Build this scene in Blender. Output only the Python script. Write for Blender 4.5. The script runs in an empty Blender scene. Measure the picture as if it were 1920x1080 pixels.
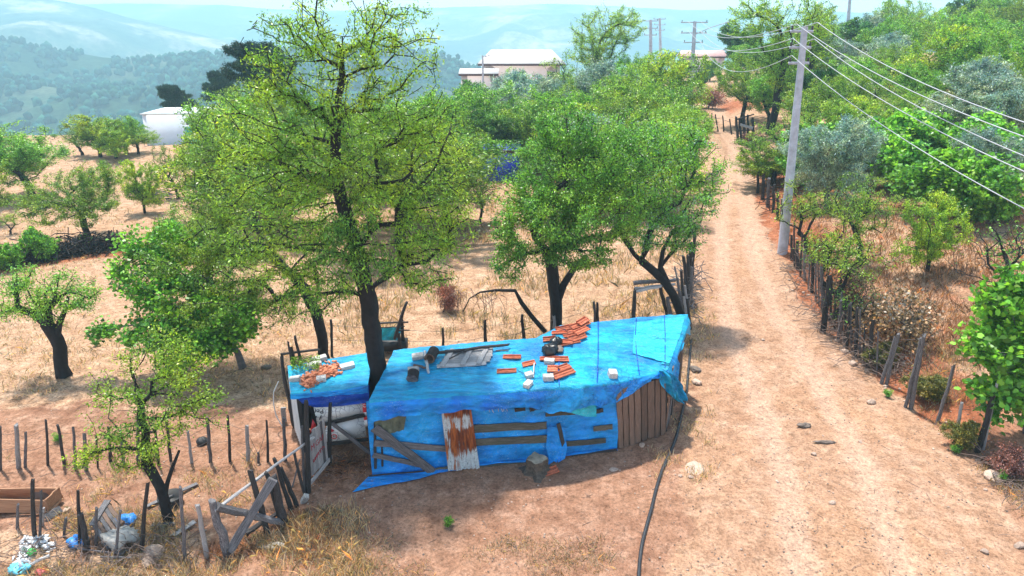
import bpy, math, random
import numpy as np
from mathutils import Vector, Matrix

random.seed(7)
RNG = np.random.default_rng(11)
SC = bpy.context.scene
COL = SC.collection

# ------------------------------------------------------------------ camera, sky, sun, exposure
CAM_H, PITCH, FPX = 9.3, math.radians(20), 1280.0
cam_d = bpy.data.cameras.new("camera")
cam = bpy.data.objects.new("camera", cam_d)
COL.objects.link(cam)
cam.location = (0, 0, CAM_H)
cam.rotation_euler = (math.radians(70), 0, 0)
cam_d.sensor_width = 36
cam_d.lens = 24
cam_d.clip_start = 0.1
cam_d.clip_end = 30000
SC.camera = cam

SUN_EL, SUN_AZ = math.radians(69), math.radians(-24)
world = bpy.data.worlds.new("World")
SC.world = world
world.use_nodes = True
wn = world.node_tree
wn.nodes.clear()
w_out = wn.nodes.new("ShaderNodeOutputWorld")
w_bg = wn.nodes.new("ShaderNodeBackground")
w_sky = wn.nodes.new("ShaderNodeTexSky")
w_sky.sky_type = 'NISHITA'
w_sky.sun_disc = False
w_sky.sun_elevation = SUN_EL
w_sky.sun_rotation = SUN_AZ
w_sky.altitude = 500
w_sky.air_density = 1.0
w_sky.dust_density = 2.5
w_bg.inputs["Strength"].default_value = 0.15
w_tc = wn.nodes.new("ShaderNodeTexCoord")
w_sep = wn.nodes.new("ShaderNodeSeparateXYZ")
wn.links.new(w_tc.outputs["Generated"], w_sep.inputs[0])
w_map = wn.nodes.new("ShaderNodeMapping")
w_map.inputs["Scale"].default_value = (2.2, 2.2, 9.0)
wn.links.new(w_tc.outputs["Generated"], w_map.inputs[0])
w_noi = wn.nodes.new("ShaderNodeTexNoise")
w_noi.inputs["Scale"].default_value = 1.6
w_noi.inputs["Detail"].default_value = 6
wn.links.new(w_map.outputs[0], w_noi.inputs["Vector"])
w_low = wn.nodes.new("ShaderNodeMapRange")      # bright summer cloud banks all round the horizon, thinning upwards
w_low.inputs["From Min"].default_value = 0.02
w_low.inputs["From Max"].default_value = 0.45
w_low.inputs["To Min"].default_value = 0.62
w_low.inputs["To Max"].default_value = 0.0
wn.links.new(w_sep.outputs[2], w_low.inputs["Value"])
w_add = wn.nodes.new("ShaderNodeMath")
w_add.operation = 'ADD'
wn.links.new(w_noi.outputs["Fac"], w_add.inputs[0])
wn.links.new(w_low.outputs[0], w_add.inputs[1])
w_rmp = wn.nodes.new("ShaderNodeMapRange")
w_rmp.inputs["From Min"].default_value = 0.62
w_rmp.inputs["From Max"].default_value = 0.95
wn.links.new(w_add.outputs[0], w_rmp.inputs["Value"])
w_mix = wn.nodes.new("ShaderNodeMix")
w_mix.data_type = 'RGBA'
wn.links.new(w_rmp.outputs[0], w_mix.inputs[0])
wn.links.new(w_sky.outputs[0], w_mix.inputs[6])
w_mix.inputs[7].default_value = (9.0, 8.5, 7.9, 1)
wn.links.new(w_mix.outputs[2], w_bg.inputs[0])
wn.links.new(w_bg.outputs[0], w_out.inputs[0])
try:
    world.cycles.sampling_method = 'AUTOMATIC'
except Exception:
    pass

sun_d = bpy.data.lights.new("sun", 'SUN')
sun_d.energy = 4.7
sun_d.angle = math.radians(2.2)
sun_d.color = (1.0, 0.95, 0.86)
sun = bpy.data.objects.new("sun", sun_d)
COL.objects.link(sun)
sdir = Vector((math.sin(SUN_AZ) * math.cos(SUN_EL), math.cos(SUN_AZ) * math.cos(SUN_EL), math.sin(SUN_EL)))
sun.rotation_euler = sdir.to_track_quat('Z', 'Y').to_euler()
sun.location = (-30, 40, 60)

SC.view_settings.view_transform = 'Standard'
SC.view_settings.look = 'None'
SC.view_settings.gamma = 1
SC.view_settings.use_curve_mapping = False
SC.view_settings.exposure = 1.0
SC.cycles.max_bounces = 7
SC.cycles.transparent_max_bounces = 6
SC.cycles.volume_bounces = 1

# ------------------------------------------------------------------ pixel rays of the reference view
CP, SP = math.cos(PITCH), math.sin(PITCH)
O3 = np.array([0, 0, CAM_H])


def ray(u, v):
    cx = (u - 960) / FPX
    cy = -(v - 540) / FPX
    return np.array([cx, CP + cy * SP, -SP + cy * CP])


def at_y(u, v, y):
    r = ray(u, v)
    return O3 + r * (y / r[1])


def at_z(u, v, z):
    r = ray(u, v)
    return O3 + r * ((z - CAM_H) / r[2])


def depth(p):
    return p[1] * CP - (p[2] - CAM_H) * SP


def project(p):
    p = np.asarray(p, float)
    dz = p[..., 2] - CAM_H
    f = p[..., 1] * CP - dz * SP
    up = p[..., 1] * SP + dz * CP
    return 960 + FPX * p[..., 0] / f, 540 - FPX * up / f


# ------------------------------------------------------------------ noise
def _hash(ix, iy, seed):
    h = (ix * 374761393 + iy * 668265263 + seed * 1442695041) & 0xFFFFFFFF
    h = ((h ^ (h >> 13)) * 1274126177) & 0xFFFFFFFF
    return ((h ^ (h >> 16)) & 0xFFFF) / 65535.0


def vnoise(x, y, seed=0):
    x = np.asarray(x, float)
    y = np.asarray(y, float)
    ix = np.floor(x).astype(np.int64)
    iy = np.floor(y).astype(np.int64)
    fx = x - ix
    fy = y - iy
    fx = fx * fx * (3 - 2 * fx)
    fy = fy * fy * (3 - 2 * fy)
    a = _hash(ix, iy, seed)
    b = _hash(ix + 1, iy, seed)
    c = _hash(ix, iy + 1, seed)
    d = _hash(ix + 1, iy + 1, seed)
    return (a * (1 - fx) + b * fx) * (1 - fy) + (c * (1 - fx) + d * fx) * fy - 0.5


def fbm(x, y, seed=0, octaves=4):
    s, amp, f = 0, 1.0, 1.0
    for k in range(octaves):
        s = s + amp * vnoise(np.asarray(x) * f, np.asarray(y) * f, seed + k * 17)
        amp *= 0.5
        f *= 2.03
    return s


def sstep(a, b, x):
    t = np.clip((np.asarray(x, float) - a) / (b - a), 0, 1)
    return t * t * (3 - 2 * t)


# ------------------------------------------------------------------ terrain
YR = [-150, 13, 17, 21, 27, 40, 55, 72, 110, 150, 220, 350, 600]
ZR = [-0.5, 0, 0.12, 0.45, 1.0, 1.5, 2.0, 2.6, 2.4, 0, -15, -45, -70]
YL = [-150, 10, 30, 60, 75, 100, 150, 220, 400, 600]
ZL = [-0.4, -0.05, 0.0, 0.0, -0.4, -4, -14, -30, -58, -72]
YH = [-150, 14, 24, 60, 120, 180, 300, 600]
KH = [0, 0, 1, 1.0, 1.0, 0.5, -1, -1]

_edge_px = [(1200, 1180, 2150), (1080, 1240, 1985), (900, 1290, 1835), (800, 1300, 1745), (700, 1302, 1645), (600, 1306, 1535), (520, 1312, 1485),
            (440, 1320, 1443), (380, 1335, 1422), (330, 1350, 1414), (290, 1362, 1408), (265, 1355, 1402)]
_ry, _rl, _rr = [], [], []
for v, ul, ur in _edge_px:
    y = 20.0
    for _ in range(30):
        z = np.interp(y, YR, ZR)
        y = 0.5 * y + 0.5 * at_z(ul, v, z)[1]
    _ry.append(y)
    _rl.append(at_y(ul, v, y)[0])
    _rr.append(at_y(ur, v, y)[0])
_ry = [-150] + _ry + [85, 130, 600]
_rl = [_rl[0] - 1] + _rl + [19, 10, 10]
_rr = [_rr[0] + 2] + _rr + [24, 16, 16]


def road_l(y):
    return np.interp(y, _ry, _rl)


def road_r(y):
    return np.interp(y, _ry, _rr)


def TZ(x, y):
    x = np.asarray(x, float)
    y = np.asarray(y, float)
    zr = np.interp(y, YR, ZR)
    zl = np.interp(y, YL, ZL)
    rl, rr = road_l(y), road_r(y)
    w = sstep(-13, -0.5, x - rl)
    z = zl * (1 - w) + zr * w
    dx = np.maximum(0, x - rr)
    k = np.interp(y, YH, KH)
    near = sstep(11, 18, y)
    z = z + near * 0.38 * sstep(0.1, 1.3, dx) + k * 7.0 * (1 - np.exp(-dx / 42.0))
    far = sstep(30, 60, y)
    z = z + fbm(x * 0.16, y * 0.16, 3) * 0.16 * (1 + 2 * far) + fbm(x * 1.1, y * 1.1, 9, 3) * 0.05
    # wheel ruts
    c = 0.5 * (rl + rr)
    wid = np.minimum(rr - rl, 4.2)
    inside = sstep(0, 0.6, x - rl) * sstep(0, 0.6, rr - x)
    for s in (-0.22, 0.2):
        d = (x - (c + s * wid)) / 0.28
        z = z - inside * 0.035 * np.exp(-d * d)
    return z


def G(u, v, lift=0.0):
    """the point of the terrain seen at a pixel of the photograph"""
    r = ray(u, v)
    ts = np.concatenate([np.arange(7, 60, 0.05), np.arange(60, 450, 0.5)])
    P = O3 + ts[:, None] * r
    below = P[:, 2] < TZ(P[:, 0], P[:, 1])
    i = int(np.argmax(below)) if below.any() else len(ts) - 1
    p = P[i].copy()
    p[2] = float(TZ(p[0], p[1])) + lift
    return p


# ------------------------------------------------------------------ objects
WORLD = {}


def V3(p):
    return Vector((float(p[0]), float(p[1]), float(p[2])))


def place(o, parent=None, loc=(0, 0, 0)):
    COL.objects.link(o)
    WORLD[o.name] = V3(loc)
    o.location = V3(loc)
    if parent is not None:
        o.parent = parent
        o.location = V3(loc) - WORLD[parent.name]
    return o


def tag(o, label=None, cat=None, group=None, kind=None):
    if label:
        o["label"] = label
    if cat:
        o["category"] = cat
    if group:
        o["group"] = group
    if kind:
        o["kind"] = kind
    return o


def root(name, loc, label, cat, group=None):
    o = bpy.data.objects.new(name, None)
    o.empty_display_size = 0.2
    place(o, None, loc)
    return tag(o, label, cat, group)


def fast_mesh(name, verts, faces, mat=None, smooth=False, tint=None):
    """verts (N,3); faces (M,k) array or list of arrays of different k; tint per-vertex (N,4)"""
    me = bpy.data.meshes.new(name)
    verts = np.asarray(verts, np.float32)
    if not isinstance(faces, (list, tuple)):
        faces = [faces]
    faces = [np.asarray(f, np.int32) for f in faces if len(f)]
    me.vertices.add(len(verts))
    me.vertices.foreach_set("co", verts.ravel())
    nl = sum(f.size for f in faces)
    nf = sum(len(f) for f in faces)
    me.loops.add(nl)
    me.polygons.add(nf)
    me.loops.foreach_set("vertex_index", np.concatenate([f.ravel() for f in faces]))
    sizes = np.concatenate([np.full(len(f), f.shape[1], np.int32) for f in faces])
    starts = np.concatenate([[0], np.cumsum(sizes)[:-1]]).astype(np.int32)
    me.polygons.foreach_set("loop_start", starts)
    me.update(calc_edges=True)
    if smooth:
        me.polygons.foreach_set("use_smooth", np.ones(nf, bool))
    if tint is not None:
        a = me.attributes.new("tint", 'FLOAT_COLOR', 'POINT')
        a.data.foreach_set("color", np.asarray(tint, np.float32).ravel())
    if mat is not None:
        me.materials.append(mat)
    return me


def mobj(name, me, parent=None, loc=(0, 0, 0)):
    return place(bpy.data.objects.new(name, me), parent, loc)


def wmesh(name, verts, faces, mat, parent=None, loc=None, smooth=False, tint=None):
    """object from world-space verts; origin at loc (or at the parent's origin)"""
    verts = np.asarray(verts, float)
    if loc is None:
        loc = WORLD[parent.name] if parent is not None else (0, 0, 0)
    me = fast_mesh(name, verts - np.array([loc[0], loc[1], loc[2]]), faces, mat, smooth, tint)
    return mobj(name, me, parent, loc)


# ------------------------------------------------------------------ materials
def new_mat(name):
    m = bpy.data.materials.new(name)
    m.use_nodes = True
    nt = m.node_tree
    b = nt.nodes.get("Principled BSDF")
    return m, nt, b


def N(nt, typ, **kw):
    n = nt.nodes.new(typ)
    for k, v in kw.items():
        if k in ("operation", "blend_type", "data_type", "attribute_name", "feature", "distance", "interpolation_type", "vector_type", "noise_dimensions"):
            setattr(n, k, v)
        else:
            n.inputs[k].default_value = v
    return n


def L(nt, a, b):
    nt.links.new(a, b)


def noise(nt, vec, scale, detail=4, rough=0.6):
    n = N(nt, "ShaderNodeTexNoise", Scale=scale, Detail=detail, Roughness=rough)
    if vec is not None:
        L(nt, vec, n.inputs["Vector"])
    return n.outputs["Fac"]


def ramp(nt, fac, stops):
    r = nt.nodes.new("ShaderNodeValToRGB")
    el = r.color_ramp.elements
    while len(el) > 1:
        el.remove(el[-1])
    for i, (p, c) in enumerate(stops):
        e = el[0] if i == 0 else el.new(p)
        e.position = p
        e.color = (c, c, c, 1) if isinstance(c, (int, float)) else (*c, 1)
    L(nt, fac, r.inputs[0])
    return r.outputs["Color"]


def mixc(nt, fac, a, b, mode='MIX'):
    m = nt.nodes.new("ShaderNodeMix")
    m.data_type = 'RGBA'
    m.blend_type = mode
    for sock, val in ((m.inputs[0], fac), (m.inputs[6], a), (m.inputs[7], b)):
        if isinstance(val, (int, float)):
            sock.default_value = val
        elif isinstance(val, tuple):
            sock.default_value = (*val, 1)
        else:
            L(nt, val, sock)
    return m.outputs[2]


def math_n(nt, op, a, b=0.0):
    m = nt.nodes.new("ShaderNodeMath")
    m.operation = op
    for s, v in ((m.inputs[0], a), (m.inputs[1], b)):
        if isinstance(v, (int, float)):
            s.default_value = v
        else:
            L(nt, v, s)
    return m.outputs[0]


def bump(nt, b, h, strength=0.5, dist=0.02):
    n = N(nt, "ShaderNodeBump", Strength=strength, Distance=dist)
    L(nt, h, n.inputs["Height"])
    L(nt, n.outputs[0], b.inputs["Normal"])


def coords(nt, which="Object", scale=(1, 1, 1), rnd=False):
    tc = nt.nodes.new("ShaderNodeTexCoord")
    mp = nt.nodes.new("ShaderNodeMapping")
    mp.inputs["Scale"].default_value = scale
    L(nt, tc.outputs[which], mp.inputs["Vector"])
    if rnd:
        oi = nt.nodes.new("ShaderNodeObjectInfo")
        m = math_n(nt, 'MULTIPLY', oi.outputs["Random"], 57.0)
        cb = nt.nodes.new("ShaderNodeCombineXYZ")
        for i in range(3):
            L(nt, m, cb.inputs[i])
        L(nt, cb.outputs[0], mp.inputs["Location"])
    return mp.outputs[0]


def obj_random(nt):
    return nt.nodes.new("ShaderNodeObjectInfo").outputs["Random"]


def wpos(nt):
    return nt.nodes.new("ShaderNodeNewGeometry").outputs["Position"]


def wood_mat(name, dark, mid, light, moss=None, scale=(3, 9, 5)):
    m, nt, b = new_mat(name)
    c = coords(nt, "Object", scale, rnd=True)
    f1 = noise(nt, c, 2.2, 6, 0.65)
    c2 = coords(nt, "Object", (scale[0] * .35, scale[1] * 3.0, scale[2] * 3.0), rnd=True)
    f2 = noise(nt, c2, 3.0, 5, 0.7)
    f = math_n(nt, 'ADD', math_n(nt, 'MULTIPLY', f1, 0.5), math_n(nt, 'MULTIPLY', f2, 0.5))
    col = ramp(nt, f, [(0.33, dark), (0.48, mid), (0.64, light)])
    if moss:
        mf = ramp(nt, noise(nt, c, 1.1, 3), [(0.52, 0.0), (0.66, 0.8)])
        col = mixc(nt, mf, col, moss)
    rr = ramp(nt, obj_random(nt), [(0.0, 0.65), (1.0, 1.3)])
    col = mixc(nt, 1.0, col, rr, 'MULTIPLY')
    L(nt, col, b.inputs["Base Color"])
    b.inputs["Roughness"].default_value = 0.85
    bump(nt, b, f2, 0.6, 0.01)
    return m


M = {}
M['wood_grey'] = wood_mat("weathered_grey_wood", (0.014, 0.013, 0.016), (0.075, 0.070, 0.076), (0.29, 0.28, 0.29))
M['wood_pale'] = wood_mat("pale_silver_wood", (0.09, 0.085, 0.09), (0.32, 0.31, 0.315), (0.60, 0.58, 0.57))
M['wood_dark'] = wood_mat("dark_post_wood", (0.006, 0.0055, 0.006), (0.022, 0.019, 0.020), (0.085, 0.077, 0.078))
M['wood_brown'] = wood_mat("brown_door_wood", (0.026, 0.017, 0.014), (0.135, 0.082, 0.058), (0.30, 0.195, 0.145), moss=(0.06, 0.055, 0.05))
M['wood_mossy'] = wood_mat("mossy_board_wood", (0.012, 0.011, 0.010), (0.055, 0.052, 0.042), (0.22, 0.21, 0.18), moss=(0.05, 0.06, 0.025))
M['wood_red'] = wood_mat("reddish_trough_wood", (0.12, 0.055, 0.028), (0.30, 0.15, 0.08), (0.46, 0.27, 0.16))


def plain(name, col, rough=0.7, var=0.35, scale=6.0, bmp=0.3, metallic=0.0, rnd=0.0):
    m, nt, b = new_mat(name)
    c = coords(nt, "Object", (1, 1, 1), rnd=True)
    f = noise(nt, c, scale, 6, 0.65)
    lo = tuple(x * (1 - var) for x in col)
    hi = tuple(min(1, x * (1 + var)) for x in col)
    cc = ramp(nt, f, [(0.3, lo), (0.7, hi)])
    if rnd:
        cc = mixc(nt, 1.0, cc, ramp(nt, obj_random(nt), [(0, 1 - rnd), (1, 1 + rnd)]), 'MULTIPLY')
    L(nt, cc, b.inputs["Base Color"])
    b.inputs["Roughness"].default_value = rough
    b.inputs["Metallic"].default_value = metallic
    if bmp:
        bump(nt, b, noise(nt, c, scale * 3, 5), bmp, 0.02)
    return m


M['tile'] = plain("terracotta", (0.43, 0.115, 0.055), 0.85, 0.6, 4, 0.3, rnd=0.25)
M['shard'] = plain("broken_terracotta", (0.52, 0.19, 0.10), 0.85, 0.4, 4, 0.3)
M['block'] = plain("pale_concrete_block", (0.46, 0.44, 0.42), 0.9, 0.45, 5, 0.5, rnd=0.2)
M['stone'] = plain("field_stone", (0.44, 0.32, 0.25), 0.9, 0.4, 3, 0.6, rnd=0.25)
M['stone_dark'] = plain("dark_stone", (0.15, 0.115, 0.095), 0.9, 0.4, 3, 0.6)
M['concrete'] = plain("pole_concrete", (0.42, 0.44, 0.51), 0.85, 0.28, 3.0, 0.3)
M['black_plastic'] = plain("black_plastic", (0.012, 0.012, 0.014), 0.35, 0.5, 4, 0.3)
M['rubber'] = plain("black_rubber", (0.014, 0.015, 0.017), 0.6, 0.3, 4, 0.2)
M['hose'] = plain("hose_rubber", (0.020, 0.022, 0.027), 0.45, 0.3, 2, 0.1)
M['wire'] = plain("wire_metal", (0.42, 0.43, 0.47), 0.45, 0.1, 1, 0)
M['fence_wire'] = plain("rusty_fence_wire", (0.10, 0.075, 0.06), 0.6, 0.2, 1, 0)
M['insulator'] = plain("dark_insulator", (0.03, 0.025, 0.025), 0.3, 0.2, 4, 0)
M['white_scrap'] = plain("white_plaster", (0.72, 0.73, 0.74), 0.8, 0.12, 3, 0.3)
M['sack'] = plain("white_sack", (0.38, 0.36, 0.33), 0.85, 0.15, 4, 0.5)
M['blue_rag'] = plain("blue_plastic_rag", (0.03, 0.22, 0.62), 0.45, 0.35, 4, 0.5)
M['cyan_rag'] = plain("cyan_plastic_rag", (0.12, 0.48, 0.62), 0.5, 0.3, 4, 0.5)
M['green_bag'] = plain("green_plastic_bag", (0.05, 0.40, 0.08), 0.4, 0.3, 4, 0.5)
M['red_rag'] = plain("red_plastic_rag", (0.45, 0.06, 0.06), 0.5, 0.3, 4, 0.4)
M['red_paint'] = plain("red_paint", (0.33, 0.015, 0.03), 0.6, 0.3, 9, 0)
M['sign_red'] = plain("sign_red", (0.62, 0.03, 0.04), 0.45, 0.1, 3, 0)
M['print_black'] = plain("black_print", (0.015, 0.015, 0.03), 0.5, 0.1, 3, 0)
M['blue_hut'] = plain("deep_blue_tarp", (0.008, 0.022, 0.38), 0.5, 0.3, 1.5, 0.3)
M['house_white'] = plain("white_house_plaster", (0.70, 0.74, 0.80), 0.9, 0.06, 0.7, 0.1)
M['barn_wall'] = plain("pink_white_plaster", (0.58, 0.50, 0.50), 0.9, 0.1, 0.8, 0.2)
M['metal_roof'] = plain("pale_metal_roof", (0.62, 0.57, 0.53), 0.5, 0.08, 0.6, 0.0)
M['dark_trim'] = plain("dark_eave", (0.07, 0.03, 0.03), 0.8, 0.2, 2, 0)
M['pink_roof'] = plain("faded_pink_roof", (0.60, 0.36, 0.32), 0.8, 0.15, 2, 0.2)
M['brick'] = plain("red_brick", (0.42, 0.16, 0.11), 0.9, 0.35, 3, 0.3, rnd=0.2)
M['mortar'] = plain("grey_mortar", (0.45, 0.38, 0.35), 0.95, 0.2, 4, 0.2)
M['teal'] = plain("teal_sheet", (0.03, 0.45, 0.50), 0.5, 0.2, 2, 0.2)
M['glass_dark'] = plain("dark_window", (0.03, 0.035, 0.045), 0.15, 0.1, 1, 0)
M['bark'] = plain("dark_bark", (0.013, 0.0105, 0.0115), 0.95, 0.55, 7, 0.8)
M['bark_grey'] = plain("grey_bark", (0.11, 0.105, 0.115), 0.95, 0.4, 7, 0.7)
M['twig'] = plain("dry_twig", (0.17, 0.12, 0.10), 0.9, 0.4, 4, 0)


def leaf_mat(name, col, hue_var=0.25, transl=0.36, spec=0.3):
    """tint attribute: r = leaf brightness, g = clump yellowness"""
    m, nt, b = new_mat(name)
    at = N(nt, "ShaderNodeAttribute", attribute_name="tint")
    sep = nt.nodes.new("ShaderNodeSeparateColor")
    L(nt, at.outputs["Color"], sep.inputs[0])
    yel = (min(1, col[0] * 1.75 + 0.01), min(1, col[1] * 1.25), col[2] * 0.9)
    dk = (col[0] * 0.42, col[1] * 0.60, col[2] * 0.95)
    c = ramp(nt, sep.outputs[1], [(0.0, dk), (0.5, col), (1.0, yel)])
    c = mixc(nt, 1.0, c, ramp(nt, sep.outputs[0], [(0.0, 0.4), (0.6, 1.0), (1.0, 1.9)]), 'MULTIPLY')
    c = mixc(nt, 1.0, c, ramp(nt, obj_random(nt), [(0.0, 0.82), (1.0, 1.18)]), 'MULTIPLY')
    L(nt, c, b.inputs["Base Color"])
    b.inputs["Roughness"].default_value = 0.38
    b.inputs["Specular IOR Level"].default_value = spec + 0.08
    tr = nt.nodes.new("ShaderNodeBsdfTranslucent")
    c2 = mixc(nt, 1.0, c, (1.25, 1.3, 0.55), 'MULTIPLY')
    L(nt, c2, tr.inputs["Color"])
    mx = nt.nodes.new("ShaderNodeMixShader")
    mx.inputs[0].default_value = transl
    L(nt, b.outputs[0], mx.inputs[1])
    L(nt, tr.outputs[0], mx.inputs[2])
    out = nt.nodes.get("Material Output")
    L(nt, mx.outputs[0], out.inputs["Surface"])
    return m


M['leaf_almond'] = leaf_mat("almond_leaf", (0.20, 0.36, 0.042))
M['leaf_green'] = leaf_mat("fresh_leaf", (0.165, 0.38, 0.05))
M['leaf_fig'] = leaf_mat("fig_leaf", (0.165, 0.40, 0.045), spec=0.25)
M['leaf_olive'] = leaf_mat("olive_leaf", (0.27, 0.40, 0.33), transl=0.25, spec=0.35)
M['leaf_deep'] = leaf_mat("deep_green_leaf", (0.07, 0.21, 0.045), transl=0.3)
M['leaf_wood'] = leaf_mat("far_woodland", (0.022, 0.075, 0.050), transl=0.0, spec=-0.15)
M['leaf_pine'] = leaf_mat("pine_needle", (0.020, 0.060, 0.030), transl=0.1, spec=0.05)
M['leaf_yellow'] = leaf_mat("yellow_green_leaf", (0.26, 0.42, 0.04))
M['leaf_brown'] = leaf_mat("dead_leaf", (0.33, 0.22, 0.125), transl=0.2)
M['leaf_moss'] = leaf_mat("olive_scrub_leaf", (0.19, 0.20, 0.05))
M['leaf_rust'] = leaf_mat("rusty_scrub", (0.27, 0.125, 0.10), transl=0.15)
M['straw'] = leaf_mat("dry_straw", (0.47, 0.355, 0.235), transl=0.35, spec=0.2)
M['straw_red'] = leaf_mat("rusty_dry_grass", (0.36, 0.19, 0.11), transl=0.3, spec=0.2)

# ------------------------------------------------------------------ ground material and ground sheets
def ground_material():
    m, nt, b = new_mat("dry_ground")
    p = wpos(nt)
    at = N(nt, "ShaderNodeAttribute", attribute_name="tint")
    sep = nt.nodes.new("ShaderNodeSeparateColor")
    L(nt, at.outputs["Color"], sep.inputs[0])
    road, straw, red = sep.outputs[0], sep.outputs[1], sep.outputs[2]
    n_big = noise(nt, p, 0.35, 5)
    n_mid = noise(nt, p, 2.1, 6, 0.65)
    n_fine = noise(nt, p, 17, 6, 0.7)
    n_grain = noise(nt, p, 70, 3, 0.7)
    soil = ramp(nt, n_mid, [(0.30, (0.225, 0.118, 0.075)), (0.50, (0.36, 0.215, 0.145)), (0.70, (0.50, 0.335, 0.245))])
    soil = mixc(nt, ramp(nt, n_big, [(0.40, 0.0), (0.62, 0.5)]), soil, (0.44, 0.27, 0.175))
    rd = ramp(nt, n_mid, [(0.30, (0.38, 0.235, 0.15)), (0.52, (0.51, 0.345, 0.235)), (0.75, (0.64, 0.475, 0.355))])
    rd = mixc(nt, ramp(nt, n_big, [(0.38, 0.55), (0.55, 0.0)]), rd, (0.50, 0.315, 0.19))
    st = ramp(nt, n_mid, [(0.28, (0.36, 0.225, 0.135)), (0.50, (0.54, 0.375, 0.25)), (0.72, (0.70, 0.545, 0.40))])
    st = mixc(nt, ramp(nt, n_fine, [(0.40, 0.45), (0.52, 0.0)]), st, (0.30, 0.19, 0.11))
    rs = ramp(nt, n_mid, [(0.3, (0.27, 0.085, 0.04)), (0.7, (0.50, 0.205, 0.105))])
    c = mixc(nt, ramp(nt, math_n(nt, 'ADD', straw, math_n(nt, 'MULTIPLY', math_n(nt, 'SUBTRACT', n_mid, 0.5), 1.1)), [(0.35, 0.0), (0.65, 1.0)]), soil, st)
    c = mixc(nt, ramp(nt, math_n(nt, 'ADD', red, math_n(nt, 'MULTIPLY', math_n(nt, 'SUBTRACT', n_mid, 0.5), 1.0)), [(0.35, 0.0), (0.75, 0.9)]), c, rs)
    c = mixc(nt, ramp(nt, math_n(nt, 'ADD', road, math_n(nt, 'MULTIPLY', math_n(nt, 'SUBTRACT', n_mid, 0.5), 0.9)), [(0.3, 0.0), (0.7, 1.0)]), c, rd)
    # packed wheel tracks paler, loose crown and edges browner
    trk = math_n(nt, 'ADD', at.outputs["Alpha"], math_n(nt, 'MULTIPLY', math_n(nt, 'SUBTRACT', n_mid, 0.5), 0.8))
    c = mixc(nt, math_n(nt, 'MULTIPLY', ramp(nt, trk, [(0.3, 0.0), (0.8, 0.6)]), 1.0), c, (0.62, 0.455, 0.345))
    loose = math_n(nt, 'MULTIPLY', road, math_n(nt, 'SUBTRACT', 1.0, at.outputs["Alpha"]))
    c = mixc(nt, math_n(nt, 'MULTIPLY', loose, ramp(nt, noise(nt, p, 1.3, 6, 0.7), [(0.45, 0.0), (0.6, 0.45)])), c, (0.36, 0.22, 0.14))
    # crumbs, bits of stalk and dung, pale chips
    v = N(nt, "ShaderNodeTexVoronoi", Scale=26.0)
    L(nt, p, v.inputs["Vector"])
    spot = math_n(nt, 'MULTIPLY', ramp(nt, v.outputs["Distance"], [(0.10, 1.0), (0.24, 0.0)]), ramp(nt, noise(nt, p, 5.0, 4), [(0.50, 0.0), (0.60, 1.0)]))
    c = mixc(nt, math_n(nt, 'MULTIPLY', spot, 0.9), c, (0.13, 0.085, 0.06))
    v2 = N(nt, "ShaderNodeTexVoronoi", Scale=19.0)
    L(nt, p, v2.inputs["Vector"])
    chip = math_n(nt, 'MULTIPLY', ramp(nt, v2.outputs["Distance"], [(0.08, 1.0), (0.20, 0.0)]), ramp(nt, noise(nt, p, 3.1, 4), [(0.53, 0.0), (0.62, 1.0)]))
    c = mixc(nt, math_n(nt, 'MULTIPLY', chip, 0.6), c, (0.72, 0.60, 0.50))
    c = mixc(nt, 1.0, c, ramp(nt, noise(nt, p, 6.5, 8, 0.75), [(0.32, 0.62), (0.5, 1.0), (0.68, 1.25)]), 'MULTIPLY')
    fine = ramp(nt, n_fine, [(0.30, 0.45), (0.48, 0.98), (0.70, 1.28)])
    c = mixc(nt, 1.0, c, fine, 'MULTIPLY')
    c = mixc(nt, 0.7, c, ramp(nt, n_grain, [(0.3, 0.6), (0.7, 1.35)]), 'MULTIPLY')
    c = mixc(nt, 1.0, c, (0.80, 0.715, 0.68), 'MULTIPLY')
    L(nt, c, b.inputs["Base Color"])
    b.inputs["Roughness"].default_value = 1.0
    b.inputs["Specular IOR Level"].default_value = 0.05
    h = math_n(nt, 'ADD', math_n(nt, 'MULTIPLY', n_fine, 1.0), math_n(nt, 'MULTIPLY', n_grain, 0.35))
    bump(nt, b, h, 0.7, 0.05)
    return m


M['ground'] = ground_material()


def axis(lo, hi, step, far_lo, far_hi, n):
    core = np.arange(lo, hi, step)
    k = (np.arange(1, n + 1) / n)
    a = lo - (lo - far_lo) * (np.exp(k * 4.2) - 1) / (math.exp(4.2) - 1)
    c = hi + (far_hi - hi) * (np.exp(k * 4.2) - 1) / (math.exp(4.2) - 1)
    return np.concatenate([a[::-1], core, c])


gx = axis(-14, 17, 0.13, -560, 560, 70)
gy_ = axis(8, 33, 0.13, -150, 560, 85)
GX, GY = np.meshgrid(gx, gy_, indexing='ij')
GZ = TZ(GX, GY)
GZ += (np.abs(GX) < 17) * (GY > 6) * (GY < 40) * fbm(GX * 4.5, GY * 4.5, 21, 3) * 0.022
rl, rr = road_l(GY), road_r(GY)
edge_n = fbm(GX * 0.7, GY * 0.7, 5, 4) * 1.1
m_road = sstep(-0.5, 0.5, np.minimum(GX - rl, rr - GX) + edge_n * 0.7) * (1 - sstep(75, 95, GY))
right_of = GX - rr
m_red = 1.7 * np.exp(-((right_of - 0.3) / 1.35) ** 2) * sstep(12, 17, GY) * (1 - sstep(34, 50, GY)) + 0.45 * sstep(1, 3, right_of) * (0.6 + edge_n)
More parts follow.
